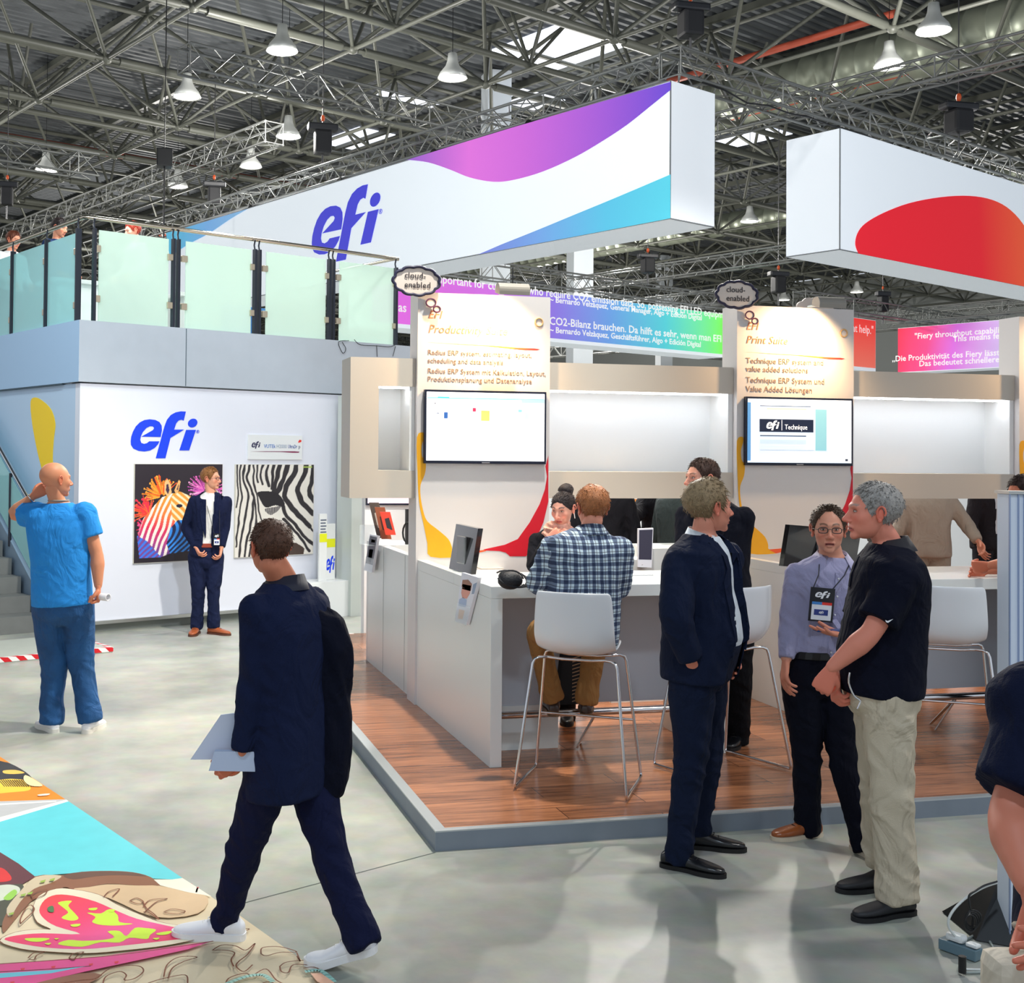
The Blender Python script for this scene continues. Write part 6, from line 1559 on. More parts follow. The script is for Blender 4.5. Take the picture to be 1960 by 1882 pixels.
# ---- man at far right leaning over the counter
D = depth_of(Vector((6.05, 6.6, 1.2)))
J = dict(pelvis=pd(1985, 1215, D+.05), neck=pd(1975, 1000, D+.05), head=pd(1958, 948, D+.05), eR=pd(1935, 1085, D+.15), wR=pd(1888, 1092, D+.12), eL=pd(1950, 1075, D-.22), wL=pd(1895, 1082, D-.10),
         kR=pd(1945, 1250, D+.25), aR=pd(1950, 1380, D+.25), kL=pd(1955, 1260, D-.1), aL=pd(1960, 1390, D-.1), gR=.3, gL=.3)
i10 = person('man in a dark shirt leaning his forearms on the counter at the far right', J, -80, head_yaw=-75, head_pitch=-10, skin=(206, 126, 96), hair=(52, 34, 30), girth=1.05, vox=.011, ground=.4, shirt=dict(col=(22, 28, 48), sleeve=.5, kind='loose', r=.068, amp=.006, infl=.014, hem=.05),
       bottom=dict(col=(30, 32, 44)), shoes=dict(col=(24, 22, 24), sole=(12, 12, 12)), hands=('relax', 'clasp'), hn=(80, 66))
# ---- passer-by cut off by the right edge, close to the camera
D = 2.55
J = dict(pelvis=pd(2150, 1830, D), neck=pd(2150, 1285, D), head=pd(2130, 1140, D), eL=pd(1930, 1560, D-.06), wL=pd(1972, 1700, D-.22), eR=pd(2260, 1560, D+.1), wR=pd(2240, 1740, D-.1))
J['sL'] = pd(2010, 1385, D); 
kz = J['pelvis'].z
def dn(p, dz, dx=0, df=0): return p+Vector((0, 0, dz))+RH*dx+FH*df
J['kL'] = dn(J['pelvis'], -.44, -.12, -.05); J['aL'] = Vector((J['kL'].x, J['kL'].y, .09))+FH*.1; J['kR'] = dn(J['pelvis'], -.42, .10, .12); J['aR'] = Vector((J['kR'].x, J['kR'].y, .09))+FH*.25
i11 = person('passer-by in a navy short-sleeved shirt cut off by the right edge, close to the camera', J, -8, skin=(206, 128, 104), hair=(60, 44, 36), girth=1.15, vox=.011, shirt=dict(col=(10, 18, 44), sleeve=.75, kind='loose', r=.078, amp=.006, infl=.014, hem=.05), bottom=dict(col=(196, 186, 168), w=1.15, amp=.012),
       shoes=dict(col=(60, 44, 36), sole=(30, 26, 24)), hn=(80, 66))

D = 2.42; c = pd(1985, 1880, D); hnd = J['wL']+Vector((0, 0, -.07)); c = Vector((c.x, c.y, .80))
bgx = empty('shopping_bag', Vector((c.x, c.y, .55)), 'beige carrier bag hanging from the hand of the passer-by at the lower right corner', 'bag')
MB().box((-.10, -.05, .50), (.20, .05, .91), fr=lambda x, y, z: Vector((c.x, c.y, z))+RH*x+FH*y, bev=.03).build('bag_body', mat('bag_beige', (206, 196, 178), .8, bump=.2, fold=.5), bgx)
MB().path([Vector((c.x, c.y, .90))+RH*.0, hnd-RH*.03, hnd, hnd+RH*.03, Vector((c.x, c.y, .90))+RH*.12], .006, 6).build('handle', mat('bag_cord', (180, 168, 150), .8), bgx)
# ================================================================== panel graphics, screens, clouds, lamps
M_txt_o = mat('ink_orange', (206, 128, 84), .6); M_txt_b = mat('ink_brown', (168, 138, 116), .6)
yel = [(798,837),(810,828),(812,837),(807,854),(808,874),(815,887),(813,908),(805,928),(805,951),(810,978),(818,998),(839,1015),(858,1032),(865,1048),(866,1057),(882,1059),(882,1066),(824,1066),(818,1040),(810,1000),(802,960),(799,900)]
redp = [(1049.5,872),(1044,893),(1047,912),(1043,937),(1033,965),(1014,1000),(991,1032),(966,1043),(925,1052),(930,1054),(956,1055),(968,1058),(976,1065),(1007,1065),(1025,1035),(1040,1000),(1049.5,960)]
def cloud_pts(n=11):
    out = []
    for k in range(120):
        a = 2*math.pi*k/120; s = 1+.085*abs(math.sin(a*n/2)); out.append((math.cos(a)*s, math.sin(a)*s))
    return out
def cloud(cx_, cz, y, rx, rz, parent, front=True, bubbles=True):
    P = [Vector((cx_+p[0]*rx, y, cz+p[1]*rz)) for p in cloud_pts()]
    c_ = MB().prism(P, (0, .02, 0)).build('cloud_badge', mat('cloud_grey', (190, 180, 172), .6) if not front else mat('cloud_cream', (226, 214, 204), .6), parent)
    if front:
        MB().path([p-Vector((0, .003, 0)) for p in P], .011, 6, closed=True).build('cloud_outline', mat('outline_navy', (34, 34, 66), .5), c_)
        for t_, dz in (('cloud-', .018), ('enabled', -.050)): text(t_, 'lettering', (cx_-.092, y-.004, cz+dz), (1, 0, 0), (0, 0, 1), .064, mat('ink_dark', (44, 36, 44), .5), c_)
        for (dx, dz, r_) in ((.11, -.155, .030), (.155, -.200, .022)):
            q = [Vector((cx_+dx+math.cos(t)*r_*1.2, y-.002, cz+dz+math.sin(t)*r_)) for t in [2*math.pi*k/20 for k in range(20)]]
            MB().prism(q, (0, .01, 0)).build('bubble', mat('cloud_cream', (226, 214, 204), .6), c_); MB().path(q, .006, 6, closed=True).build('bubble_outline', mat('outline_plum', (96, 50, 80), .5), c_)
for i, x0 in enumerate(PX):
    r = panels[i]; dx = x0-PX[0]; yv = 8.499
    def sp_(px, py, y=yv): return atY(px, py, y)+Vector((dx, 0, 0))
    MB().prism([sp_(*p) for p in bez(yel, 3)], (0, -.0015, 0)).build('yellow_curve', mat('print_amber', (238, 172, 14), .5), r)
    MB().prism([sp_(*p) for p in redp], (0, -.0015, 0)).build('red_curve', mat('print_crimson', (204, 14, 40), .5), r)
    MB().prism([sp_(*p) for p in ((866,1058),(930,1053),(930,1055),(882,1066))], (0, -.002, 0)).build('orange_curve', mat('print_orange', (240, 92, 44), .5), r)
    X = x0
    if i < 2:
        for (t_, dz, sz, mt_, sh) in ((('EFI', 'EFI')[i], 2.90, .085, M_txt_o, .25), (('Productivity Suite', 'Print Suite')[i], 2.795, .085, M_txt_o, .25)):
            text(t_, 'lettering', (X+.075, yv-.001, dz), (1, 0, 0), (0, 0, 1), sz, mt_, r, shear=sh)
        bl2 = (['Radius ERP system, estimating, layout,', 'scheduling and data analysis', 'Radius ERP System mit Kalkulation, Layout,', 'Produktionsplanung und Datenanalyse'],
               ['Technique ERP system and', 'value added solutions', 'Technique ERP System und', 'Value Added L\u00f6sungen'])[i]
        for k, t_ in enumerate(bl2): text(t_, 'lettering', (X+.075, yv-.001, [2.635, 2.575, 2.50, 2.44][k] if i == 0 else [2.64, 2.575, 2.49, 2.42][k]), (1, 0, 0), (0, 0, 1), .052 if i == 0 else .062, M_txt_b, r)
        swl = [Vector((X+.08+a*.86, yv-.0012, 2.715+b_)) for a, b_ in ((0, .012), (.3, .004), (.55, 0), (.8, -.010), (.95, -.012), (1.0, -.017), (.97, -.024), (.85, -.025), (.7, -.016), (.5, -.003), (.3, .001))]
        MB().prism(swl, (0, .0008, 0)).build('swoosh_line', gradmat('swoosh_grad%d' % i, [(0, (230, 180, 120)), (.6, (230, 190, 60)), (.78, (235, 90, 50)), (1, (210, 24, 40))], (X+.08, 0, 0), (X+.94, 0, 0)), r)
        rr = [Vector((X+.93+math.cos(t)*.030, yv-.003, 2.90+math.sin(t)*.030)) for t in [2*math.pi*k/20 for k in range(20)]]
        MB().path(rr, .006, 6, closed=True).build('ring_mark', mat('ring_gold', (216, 180, 130), .4), r)
    if i < 2: cloud(X-.02, 3.165, 8.47, .165, .098, r)
    if i == 1: cloud(X+.86, 3.10, 8.80, .165, .115, r, front=False, bubbles=False)
    if i == 0: MB().tube((X+.64, 8.25, 3.14), (X+.64, 8.25, 3.26), .004, 5).build('lamp_wire', M_black, r)
    # panel lamp: half-round shade fixed on the top edge
    lx = X+.64; mbl = MB(); prof = [(math.cos(a)*.055, math.sin(a)*.055) for a in [math.pi*(-.05+1.1*k/12) for k in range(13)]]
    o_ = [Vector((lx-.115, 8.40+p[0]-.0, 3.10+p[1])) for p in prof]+[Vector((lx-.115, 8.345, 3.04)), Vector((lx-.115, 8.455, 3.04))]
    mbl.prism([Vector((lx-.115, 8.25-p[0]*1.0, 3.09+p[1])) for p in prof]+[Vector((lx-.115, 8.20, 3.055))], (.23, 0, 0))
    mbl.build('lamp_shade', mat('shade_greige', (150, 146, 138), .45), r)
    MB().box((lx-.02, 8.29, 3.098), (lx+.02, 8.52, 3.108)).build('lamp_arm', M_alu, r)
    spot('panel_lamp', (lx-.02, 8.27, 3.06), (X+.48, 8.5, 2.70), 115, 150, (1.0, .63, .31), .03, .9)
# screens
def screen(i, x0, x1, z0, z1, label):
    r = empty('wall_screen', ((x0+x1)/2, 8.48, z0), label, 'screen', 'wall screens')
    MB().box((x0, 8.462, z0), (x1, 8.497, z1), bev=.004).build('housing', mat('screen_bezel', (14, 22, 46), .25), r)
    MB().box((x0+.016, 8.4605, z0+.022), (x1-.016, 8.4615, z1-.016)).build('display', mat('screen_white', (248, 251, 255), .4, emit=1.0), r)
    MB().box(((x0+x1)/2-.03, 8.460, z0+.006), ((x0+x1)/2+.03, 8.4615, z0+.012)).build('brand_bar', mat('bar_silver', (150, 155, 165), .4), r)
    return r
t1 = screen(0, 2.131, 3.066, 1.84, 2.378, 'wall screen showing a nearly blank white page, on the first display panel')
t2 = screen(1, 4.696, 5.630, 1.845, 2.378, 'wall screen showing a web page with a dark banner, on the second display panel')
def sr(par, name, px0, py0, px1, py1, col, em=.7, y=8.459):
    A = atY(px0, py0, y); B = atY(px1, py1, y)
    return MB().box((A.x, y, B.z), (B.x, y+.0006, A.z)).build(name, mat('scr_%d_%d_%d' % col, col, .5, emit=em), par)
sr(t1, 'toolbar', 818, 762, 1042, 765, (96, 200, 214)); sr(t1, 'tab', 838, 759, 860, 762, (80, 190, 200)); sr(t1, 'toolbar', 998, 766, 1042, 772, (150, 220, 226)); sr(t1, 'taskbar', 816, 878, 1040, 881, (190, 214, 240))
for a in ((905,781,911,788,(214,40,80)), (921,786,937,806,(236,190,110)), (992,784,999,789,(120,180,230)), (1004,790,1012,802,(170,225,205)), (850,789,857,801,(40,90,160)), (836,790,841,792,(120,130,150)), (832,771,834,773,(60,60,80))): sr(t1, 'icon', *a[:4], a[4])
sr(t2, 'side_bar', 1431, 770, 1437, 882, (90, 150, 205)); sr(t2, 'page', 1452, 776, 1586, 870, (206, 220, 236), .8); sr(t2, 'top_line', 1455, 776, 1552, 779, (30, 40, 70), y=8.458); sr(t2, 'orange_bar', 1468, 781, 1544, 785, (250, 215, 185), y=8.458)
sr(t2, 'search_box', 1486, 789, 1528, 797, (248, 250, 252), .9, y=8.458); bnr = sr(t2, 'dark_banner', 1454, 802, 1557, 828, (14, 28, 56), .6, y=8.458); sr(t2, 'teal_column', 1561, 784, 1582, 863, (136, 194, 206), y=8.458); sr(t2, 'lower_bar', 1455, 833, 1543, 836, (40, 60, 90), y=8.458)
sr(t2, 'pale_block', 1455, 841, 1543, 850, (190, 212, 236), y=8.458); sr(t2, 'lower_bar', 1455, 861, 1558, 862.5, (60, 90, 130), y=8.458); sr(t2, 'taskbar', 1431, 884, 1626, 887, (205, 226, 244)); sr(t2, 'corner_icon', 1618, 879, 1623, 883, (40, 50, 70))
for (a, b_) in ((1454, 857), (1454, 853)): sr(t2, 'text_row', a, b_, 1540, b_+1.2, (150, 180, 205), y=8.4575)
M_lw = mat('logo_glow', (250, 250, 252), .5, emit=.9)
def t2logo(x, y):
    A = atY(1467, 804.5, 8.4575); B = atY(1492, 824, 8.4575); return Vector((A.x+(B.x-A.x)*(x-80)/520, 8.4575, A.z+(B.z-A.z)*(y-70)/360))
logo('efi_mark', t2logo, M_lw, bnr, depth=.0005, reg=False, out=(0, -1, 0))
A = atY(1496, 804, 8.4575); B = atY(1497, 824, 8.4575); MB().box((A.x, 8.457, B.z), (B.x, 8.4575, A.z)).build('divider', M_lw, bnr)
A = atY(1502, 822, 8.457); B = atY(1545, 822, 8.457); text('Technique', 'lettering', A, (1, 0, 0), (0, 0, 1), .055, M_lw, bnr, width=B.x-A.x)

# ================================================================== bar stools
M_shell = mat('stool_white', (228, 230, 234), .22, spec=.6, coat=.3)
def make_stool(label):
    r = empty('bar_stool', (0, 0, 0), label, 'stool', 'white shell bar stools at the counters')
    # shell: curved seat turning up into a back (y forward = away from back)
    prof = [(.20, .735), (.16, .742), (.08, .730), (0, .722), (-.08, .722), (-.15, .735), (-.195, .775), (-.215, .84), (-.222, .92), (-.228, 1.00), (-.235, 1.075)]
    W = [.19, .205, .212, .215, .218, .220, .222, .222, .218, .212, .205]; vs = []; nx = 15
    for (y, z), w_ in zip(prof, W):
        for k in range(nx):
            t = -1+2*k/(nx-1); up = .035*abs(t)**3 if z < .80 else 0; fw = .055*abs(t)**2.5 if z >= .77 else .055*abs(t)**2.5*max(0, (-y-.05)/.15)
            vs.append((t*w_, y+fw, z+up))
    L_ = len(prof); fs = [(i*nx+k, i*nx+k+1, (i+1)*nx+k+1, (i+1)*nx+k) for i in range(L_-1) for k in range(nx-1)]
    me = to_mesh('seat_shell', vs, fs); o_ = bpy.data.objects.new('t', me); COL.objects.link(o_)
    a = o_.modifiers.new('s', 'SOLIDIFY'); a.thickness = .012; a.offset = 0; b_ = o_.modifiers.new('u', 'SUBSURF'); b_.levels = 2; b_.render_levels = 2
    dg = bpy.context.evaluated_depsgraph_get(); me2 = bpy.data.meshes.new_from_object(o_.evaluated_get(dg), depsgraph=dg); bpy.data.objects.remove(o_)
    me2.materials.clear(); me2.polygons.foreach_set('use_smooth', np.ones(len(me2.polygons), bool)); link_mesh('seat_shell', me2, M_shell, r, local=True)
    R9 = .0085
    for s in (-1, 1):
        MB().path([(s*.16, .10, .700), (s*.20, .13, .700), (s*.222, .145, .690), (s*.232, .150, .665), (s*.300, .245, .030), (s*.302, .243, .012), (s*.302, .235, .009), (s*.302, -.235, .009), (s*.302, -.243, .012), (s*.300, -.245, .030), (s*.232, -.140, .665), (s*.222, -.135, .690), (s*.20, -.125, .700), (s*.16, -.10, .700)], R9, 8).build('leg', M_chrome, r, local=True)
    MB().path([(-.16, .10, .700), (-.08, .09, .692), (.08, .09, .692), (.16, .10, .700)], R9, 8).build('seat_rail', M_chrome, r, local=True)
    MB().path([(-.16, -.10, .700), (-.08, -.09, .692), (.08, -.09, .692), (.16, -.10, .700)], R9, 8).build('seat_rail', M_chrome, r, local=True)
    MB().tube((-.2685, .201, .33), (.2685, .201, .33), R9*.9, 8).build('footrest', M_chrome, r, local=True)
    return r
stool0 = make_stool('white bar stool with chrome wire legs that the plaid-shirted man sits on')
stool0.location = (2.478, 6.275, HP+.008); stool0.rotation_euler = (0, 0, math.radians(-33))
for (x, y, a, lab) in ((3.42, 6.42, 20, 'white bar stool standing between the two dark-suited men and the counter'),):
    s_ = copy_tree(stool0); s_.location = (x, y, HP+.008); s_.rotation_euler = (0, 0, math.radians(a)); s_['label'] = lab
P = pd(1806, 1200, 7.15); s_ = copy_tree(stool0); s_.location = (P.x, P.y, HP+.008); s_.rotation_euler = (0, 0, math.radians(-32)); s_['label'] = 'empty white bar stool right of the man in the black polo shirt'
P = pd(2035, 1200, 7.25); s_ = copy_tree(stool0); s_.location = (P.x, P.y, HP+.008); s_.rotation_euler = (0, 0, math.radians(-10)); s_['label'] = 'white bar stool mostly cut off by the right edge'
# ================================================================== things on and around the counters
T = 1.139
MB().box((2.1705, 7.521, 1.03), (2.75, 8.495, 1.06)).build('inner_shelf', M_count, bpy.data.objects['bar_counter'])
def monitor(name, P1, P2, h, label, base_z, foot_dir, back=False):
    """P1,P2: top corners; panel hangs down h"""
    P1 = Vector(P1); P2 = Vector(P2); d = (P2-P1); d.z = 0; d.normalize(); n_ = Vector((-d.y, d.x, 0))
    r = empty(name, Vector(((P1.x+P2.x)/2, (P1.y+P2.y)/2, base_z)), label, 'monitor', 'desk monitors')
    q = [P1, P2, P2-Vector((0, 0, h))-n_*foot_dir*.05, P1-Vector((0, 0, h))-n_*foot_dir*.05]
    MB().prism(q, n_*.035).build('housing', mat('monitor_black', (20, 20, 24), .15, coat=.5), r)
    MB().prism([a.lerp((q[0]+q[2])/2, .07)+n_*(-.001 if not back else .0355) for a in q], n_*.0005).build('screen', mat('monitor_glass', (24, 26, 34), .06), r)
    c = (q[0]+q[1]+q[2]+q[3])/4+n_*(.035 if not back else -.021)
    MB().box((-.07, -.0, -.09), (.07, .02, .09), fr=lambda x, y, z: c+d*x+n_*y+Vector((0, 0, z)), bev=.006).build('back_plate', mat('plate_silver', (150, 152, 152), .3, .6), r)
    b_ = Vector((c.x, c.y, base_z))
    MB().box((-.02, 0, 0), (.02, .02, c.z-base_z-.02), fr=lambda x, y, z: b_+n_*.02+d*x+n_*y+Vector((0, 0, z))).build('stand', M_black, r)
    MB().box((-.0 if back else -.11, -.05 if back else -.07, 0), (.05 if back else .11, .07, .012), fr=lambda x, y, z: b_+d*x+n_*y+Vector((0, 0, z)), bev=.004).build('foot', M_black, r)
    return r
monitor('desk_monitor', pd(873, 1003, 8.12), pd(915, 1012, 7.72), .31, 'black desk monitor seen edge-on at the left end of the nearest counter', 1.0605, 1, True)
monitor('desk_monitor', pd(1640, 1015, 8.15), pd(1503, 1004, 7.75), .27, 'black glossy monitor behind the man in the lilac shirt', 1.03, 1)
MB().box((4.7105, 7.521, .99), (5.9, 8.495, 1.0295)).build('inner_shelf', M_count, bpy.data.objects['bar_counter.001'])
# brochure holders on counter sides
def holder(pts, xplane, label, art):
    P = [atX(px, py, xplane) for px, py in pts]; r = empty('brochure_holder', (P[2]+P[3])/2, label, 'brochure holder', 'brochure holders on the counter sides')
    ins = Vector((.020, .0, 0))
    MB().prism([P[0], P[1], P[2], P[3]], ins).build('brochure_stack', mat('brochure_white', (232, 234, 244), .35), r)
    MB().prism([p+Vector((-.004, 0, 0)) for p in (P[0].lerp(P[3], .62), P[1].lerp(P[2], .62), P[2]+Vector((0, 0, -.006)), P[3]+Vector((0, 0, -.006)))], Vector((.0015, 0, 0))).build('acrylic_pocket', mat('clear_acrylic', (235, 245, 250), .05, alpha=.25), r)
    def at(u, v): return P[0].lerp(P[1], u).lerp(P[3].lerp(P[2], u), v)-Vector((.001, 0, 0))
    for nm, poly_, c in art: MB().prism([at(u, v) for u, v in poly_], Vector((.0006, 0, 0))).build(nm, mat('art_%d_%d_%d' % c, c, .4), r)
    return r
face_art = [('printed_hair', [(.12,.14),(.45,.10),(.72,.16),(.74,.30),(.12,.28)], (150, 92, 60)), ('printed_face', [(.16,.22),(.70,.20),(.72,.36),(.60,.48),(.30,.50),(.16,.40)], (226, 150, 128)), ('printed_glasses', [(.16,.29),(.72,.28),(.72,.31),(.16,.32)], (90, 40, 40)),
            ('printed_shirt', [(.10,.54),(.35,.48),(.60,.50),(.66,.66),(.10,.68)], (170, 190, 224)), ('printed_photo', [(.80,.16),(.98,.10),(.98,.34),(.84,.36)], (140, 160, 190)), ('printed_block', [(.20,.74),(.62,.73),(.60,.92),(.22,.94)], (240, 206, 180))]
holder([(884,1096),(916,1106),(893,1196),(871,1188)], 2.075, 'brochure holder with a white booklet showing a man with glasses, on the nearest counter side', face_art)
dark_art = [('printed_cover', [(.05,.04),(.95,.04),(.95,.80),(.05,.80)], (58, 56, 76)), ('printed_blue', [(.25,.40),(.75,.38),(.70,.75),(.25,.72)], (50, 130, 220)), ('printed_red', [(.3,.12),(.8,.12),(.8,.2),(.3,.2)], (160, 90, 80))]
holder([(708,1023),(723,1026),(712,1096),(697,1091)], 2.07, 'narrow brochure holder with dark covers, at the far left end of the counter row', dark_art)
# inner white cabinet with brochure in front of the gap
P = atX(1222, 1020, 4.2); q0 = pd(1222, 1012, 8.9)
cb = empty('rear_cabinet', (q0.x+.45, q0.y+.2, HP), 'white rear cabinet behind the counter, between the plaid-shirted man and the dark suits', 'cabinet')
MB().box((q0.x+.12, q0.y+.021, HP), (q0.x+.75, q0.y+.55, 1.22)).box((q0.x-.2, q0.y+.021, HP), (q0.x+.1195, q0.y+.5, 1.14)).build('body', M_count, cb)
Pq = [q0, q0+Vector((.115, -.01, .005)), q0+Vector((.085, -.05, -.285)), q0+Vector((-.02, -.04, -.28))]
r = empty('brochure_holder', Pq[3], 'brochure holder with a blue and orange cover on the rear cabinet', 'brochure holder', 'brochure holders on the counter sides')
MB().prism(Pq, Vector((0, .02, 0))).build('brochure_stack', mat('brochure_white', (232, 234, 244), .35), r)
MB().box((Pq[3].x+.03, Pq[3].y-.001, 1.085), (Pq[3].x+.07, q0.y+.0215, 1.11)).build('bracket', M_alu, r)
def aq(u, v): return Pq[0].lerp(Pq[1], u).lerp(Pq[3].lerp(Pq[2], u), v)-Vector((0, .001, 0))
for nm, poly_, c in dark_art+[('printed_orange', [(.7,.1),(.95,.1),(.92,.6),(.75,.5)], (226, 120, 60))]: MB().prism([aq(u, v) for u, v in poly_], Vector((0, .0004, 0))).build(nm, mat('art_%d_%d_%d' % c, c, .4), r)
# camera bag / headset on the worktop
D = 6.85; c0 = pd(977, 1098, D); c0.z = T
hb = empty('headset_bag', c0, 'small black camera bag with straps on the nearest counter', 'bag')
mb = MB(); mb.ellipsoid(c0+Vector((0, 0, .052)), (.072, .055, .052), 20, 0, lambda x, y, z: (x*(1+.08*noise.noise(Vector((x*30, y*30, z*30)))), y, z)); mb.build('pouch', mat('bag_black', (18, 20, 28), .6, bump=.4, bscale=120), hb)
mb = MB()
for k in range(5):
    a = k*1.1; mb.path([c0+Vector((.012+math.cos(t+a)*(.062+.01*k), -.01+math.sin(t+a)*.035, .062+.045*math.sin(t*1.0+k))) for t in [i*.35 for i in range(14)]], .005, 6)
mb.build('straps', mat('bag_black', (18, 20, 28), .6, bump=.4, bscale=120), hb)
mb = MB(); mb.path([c0+Vector((.06, -.02, .03)), c0+Vector((.11, -.05, .004)), c0+Vector((.15, -.09, .004)), c0+Vector((.17, -.13, .004))], .002, 5).build('cord', M_black, hb)
for k, (px, py, w_, h_, c, lab) in enumerate(((938, 1088, .16, .10, (226, 206, 188), 'beige leaflet lying on the nearest counter behind the small bag'), (1045, 1092, .17, .12, (190, 194, 214), 'grey sheet of paper lying on the counter before the woman'), (1215, 1100, .20, .13, (224, 226, 232), 'white notepad on the counter right of the plaid-shirted man'))):
    q = pd(px, py, 7.05); q = atZ(px, py, T+.001)
    tag(MB().box((q.x-w_/2, q.y-h_/2, T+.0005), (q.x+w_/2, q.y+h_/2, T+.006), bev=.001).build('paper_sheet', mat('paper%d' % k, c, .6)), lab, 'paper')
# striped skirt under the counter, stood in for by an upright block
c0 = pd(1088, 1376, 7.0); c0 = Vector((2.78, 6.98, .0)); c0 = pd(1092, 1320, depth_of(Vector((2.80, 7.0, .5))))
sbg = empty('striped_skirt_block', Vector((c0.x, c0.y, .345)), 'tall black block with beige stripes standing in for a skirt, under the seated man', 'bag')
q = [Vector((c0.x-.085, c0.y, .37)), Vector((c0.x+.085, c0.y, .37)), Vector((c0.x+.075, c0.y, .68)), Vector((c0.x-.045, c0.y, .68))]
MB().prism(q, (0, .07, 0)).build('body', mat('skirt_black', (10, 10, 14), .7), sbg)
for k in range(13):
    z_ = .385+k*.022; mb = MB(); mb.prism([Vector((c0.x+.010-.0*k, c0.y-.001, z_)), Vector((c0.x+.084-.0008*k, c0.y-.001, z_+.018)), Vector((c0.x+.084-.0008*k, c0.y-.001, z_+.024)), Vector((c0.x+.010, c0.y-.001, z_+.006))], (0, -.0015, 0)); mb.build('stripe', mat('stripe_beige', (172, 138, 104), .7), sbg)
# magazines and screen in the left gap
for k, (x0, y0, x1, y1, w_, c1, c2, lab) in enumerate(((706, 962, 722, 1030, .17, (84, 72, 66), (190, 180, 170), 'dark magazine leaning leftmost in the rack'), (717, 971, 730, 1032, .17, (150, 80, 50), (60, 40, 36), 'brown magazine in the middle of the rack'), (727, 980, 738, 1024, .20, (222, 62, 40), (40, 36, 44), 'red magazine at the front of the rack'))):
    D = 10.2-.12*k; A = pd(x0, y0, D); B = pd(x1, y1, D-.05); B.z = max(B.z, T+.001)
    r = empty('magazine', B, lab, 'magazine', 'magazines in the rack at the left gap')
    q = [A, A+RH*.085, B+RH*.085, B]; MB().prism(q, FH*.02).build('booklet', mat('mag%d' % k, c1, .4), r)
    MB().prism([q[0].lerp(q[2], .3)-FH*.001, q[1].lerp(q[3], .25)-FH*.001, q[2].lerp(q[0], .2)-FH*.001, q[3].lerp(q[1], .3)-FH*.001], FH*.0005).build('cover_picture', mat('magc%d' % k, c2, .4), r)
A = pd(699, 1034, 10.15); B = pd(752, 1034, 10.05)
r = empty('magazine_rack', Vector((A.x+.12, A.y, T)), 'clear rack holding three magazines in the left gap', 'rack')
MB().box((A.x-.02, A.y-.12, T+.0005), (A.x+.24, A.y+.14, T+.004)).box((A.x-.02, A.y+.14, T+.0005), (A.x+.24, A.y+.144, T+.16)).build('tray', mat('clear_acrylic', (235, 245, 250), .05, alpha=.25), r)
rw = empty('rear_wall_unit', (2.6, 12.1, HP), 'white rear wall with a second screen, seen through the left gap', 'wall unit')
MB().box((atY(699, 900, 12.01).x, 12.01, 0), (3.3, 12.16, 2.3)).build('panel', M_int, rw)
sA = atY(700, 940, 12.0); sB = atY(786, 967, 12.0)
MB().box((sA.x, 11.97, sB.z), (sB.x+.2, 12.009, sB.z+.55)).build('screen_housing', mat('screen_bezel', (14, 22, 46), .25), rw)
MB().box((sA.x+.015, 11.965, sB.z+.02), (sB.x+.18, 11.9695, sB.z+.53)).build('screen_picture', mat('screen_pink', (236, 214, 226), .4, emit=.9), rw)
q = atY(772, 985, 10.0); r = empty('headphones', Vector((q.x, 10.0, T)), 'black headphones hanging on a stand behind the left gap', 'headphones')
MB().box((q.x+.02, 9.98, T+.001), (q.x+.06, 10.02, T+.30)).build('stand', M_black, r); MB().path([Vector((q.x+.04+math.cos(t)*.05, 9.97, T+.10+math.sin(t)*.09)) for t in [2*math.pi*k/16 for k in range(16)]], .008, 6, closed=True).build('cable_loop', M_black, r)
# bright neighbouring stand behind the gap
ns2 = empty('neighbour_stand', (9, 16, 0), 'white neighbouring stand wall with orange and blue patches, seen under the shelf wall', 'stand wall')
MB().box((4.4, 16.0, 0), (16, 16.1, 2.5)).build('panel', mat('stand_white', (238, 240, 240), .6), ns2)
for (px, py, w_, h_, c) in ((1212, 962, .35, .10, (240, 150, 60)), (1196, 1000, .25, .3, (200, 226, 240)), (1224, 1040, .2, .12, (236, 130, 40)), (1700, 990, .3, .4, (180, 205, 220)), (1905, 985, .25, .5, (215, 200, 190))):
    q = atY(px, py, 15.99); MB().box((q.x-w_/2, 15.985, q.z-h_/2), (q.x+w_/2, 15.999, q.z+h_/2)).build('graphic_patch', mat('patch_%d_%d' % (c[0], c[2]), c, .5), ns2)
for k, (px, D_) in enumerate(((1205, 12.2), (1700, 12.8))):
    q = pd(px, 1000, D_); r = empty('high_table', (q.x, q.y, 0), ['round white high table behind the plaid-shirted man', 'round white high table behind the white-haired man'][k], 'table')
    MB().lathe([(0, 1.10), (.33, 1.10), (.33, 1.07), (0, 1.07)], (q.x, q.y, 0), 24).build('table_top', M_count, r); MB().lathe([(.25, 0), (.25, .02), (.04, .04), (.035, 1.07)], (q.x, q.y, 0), 20).build('pedestal', M_chrome, r)
spot('gap_fill_spot', (8.5, 12.0, 5.5), (8.0, 15.5, 1.2), 900, 110, (1, .98, .95), .3)  # added spots with no fixture, brightening what shows behind the gap
spot('gap_fill_spot', (4.2, 12.5, 5.0), (4.4, 10.8, 1.0), 350, 110, (1, .98, .95), .3)
# white cup held in the gap
q = pd(1884, 1052, 9.9); r = MB().lathe([(0, 0), (.035, 0), (.042, .10), (.038, .10), (.03, .01)], q-Vector((0, 0, .05)), 16).build('white_cup', mat('cup_white', (232, 232, 238), .4), bpy.data.objects.get('person.009')) if False else None
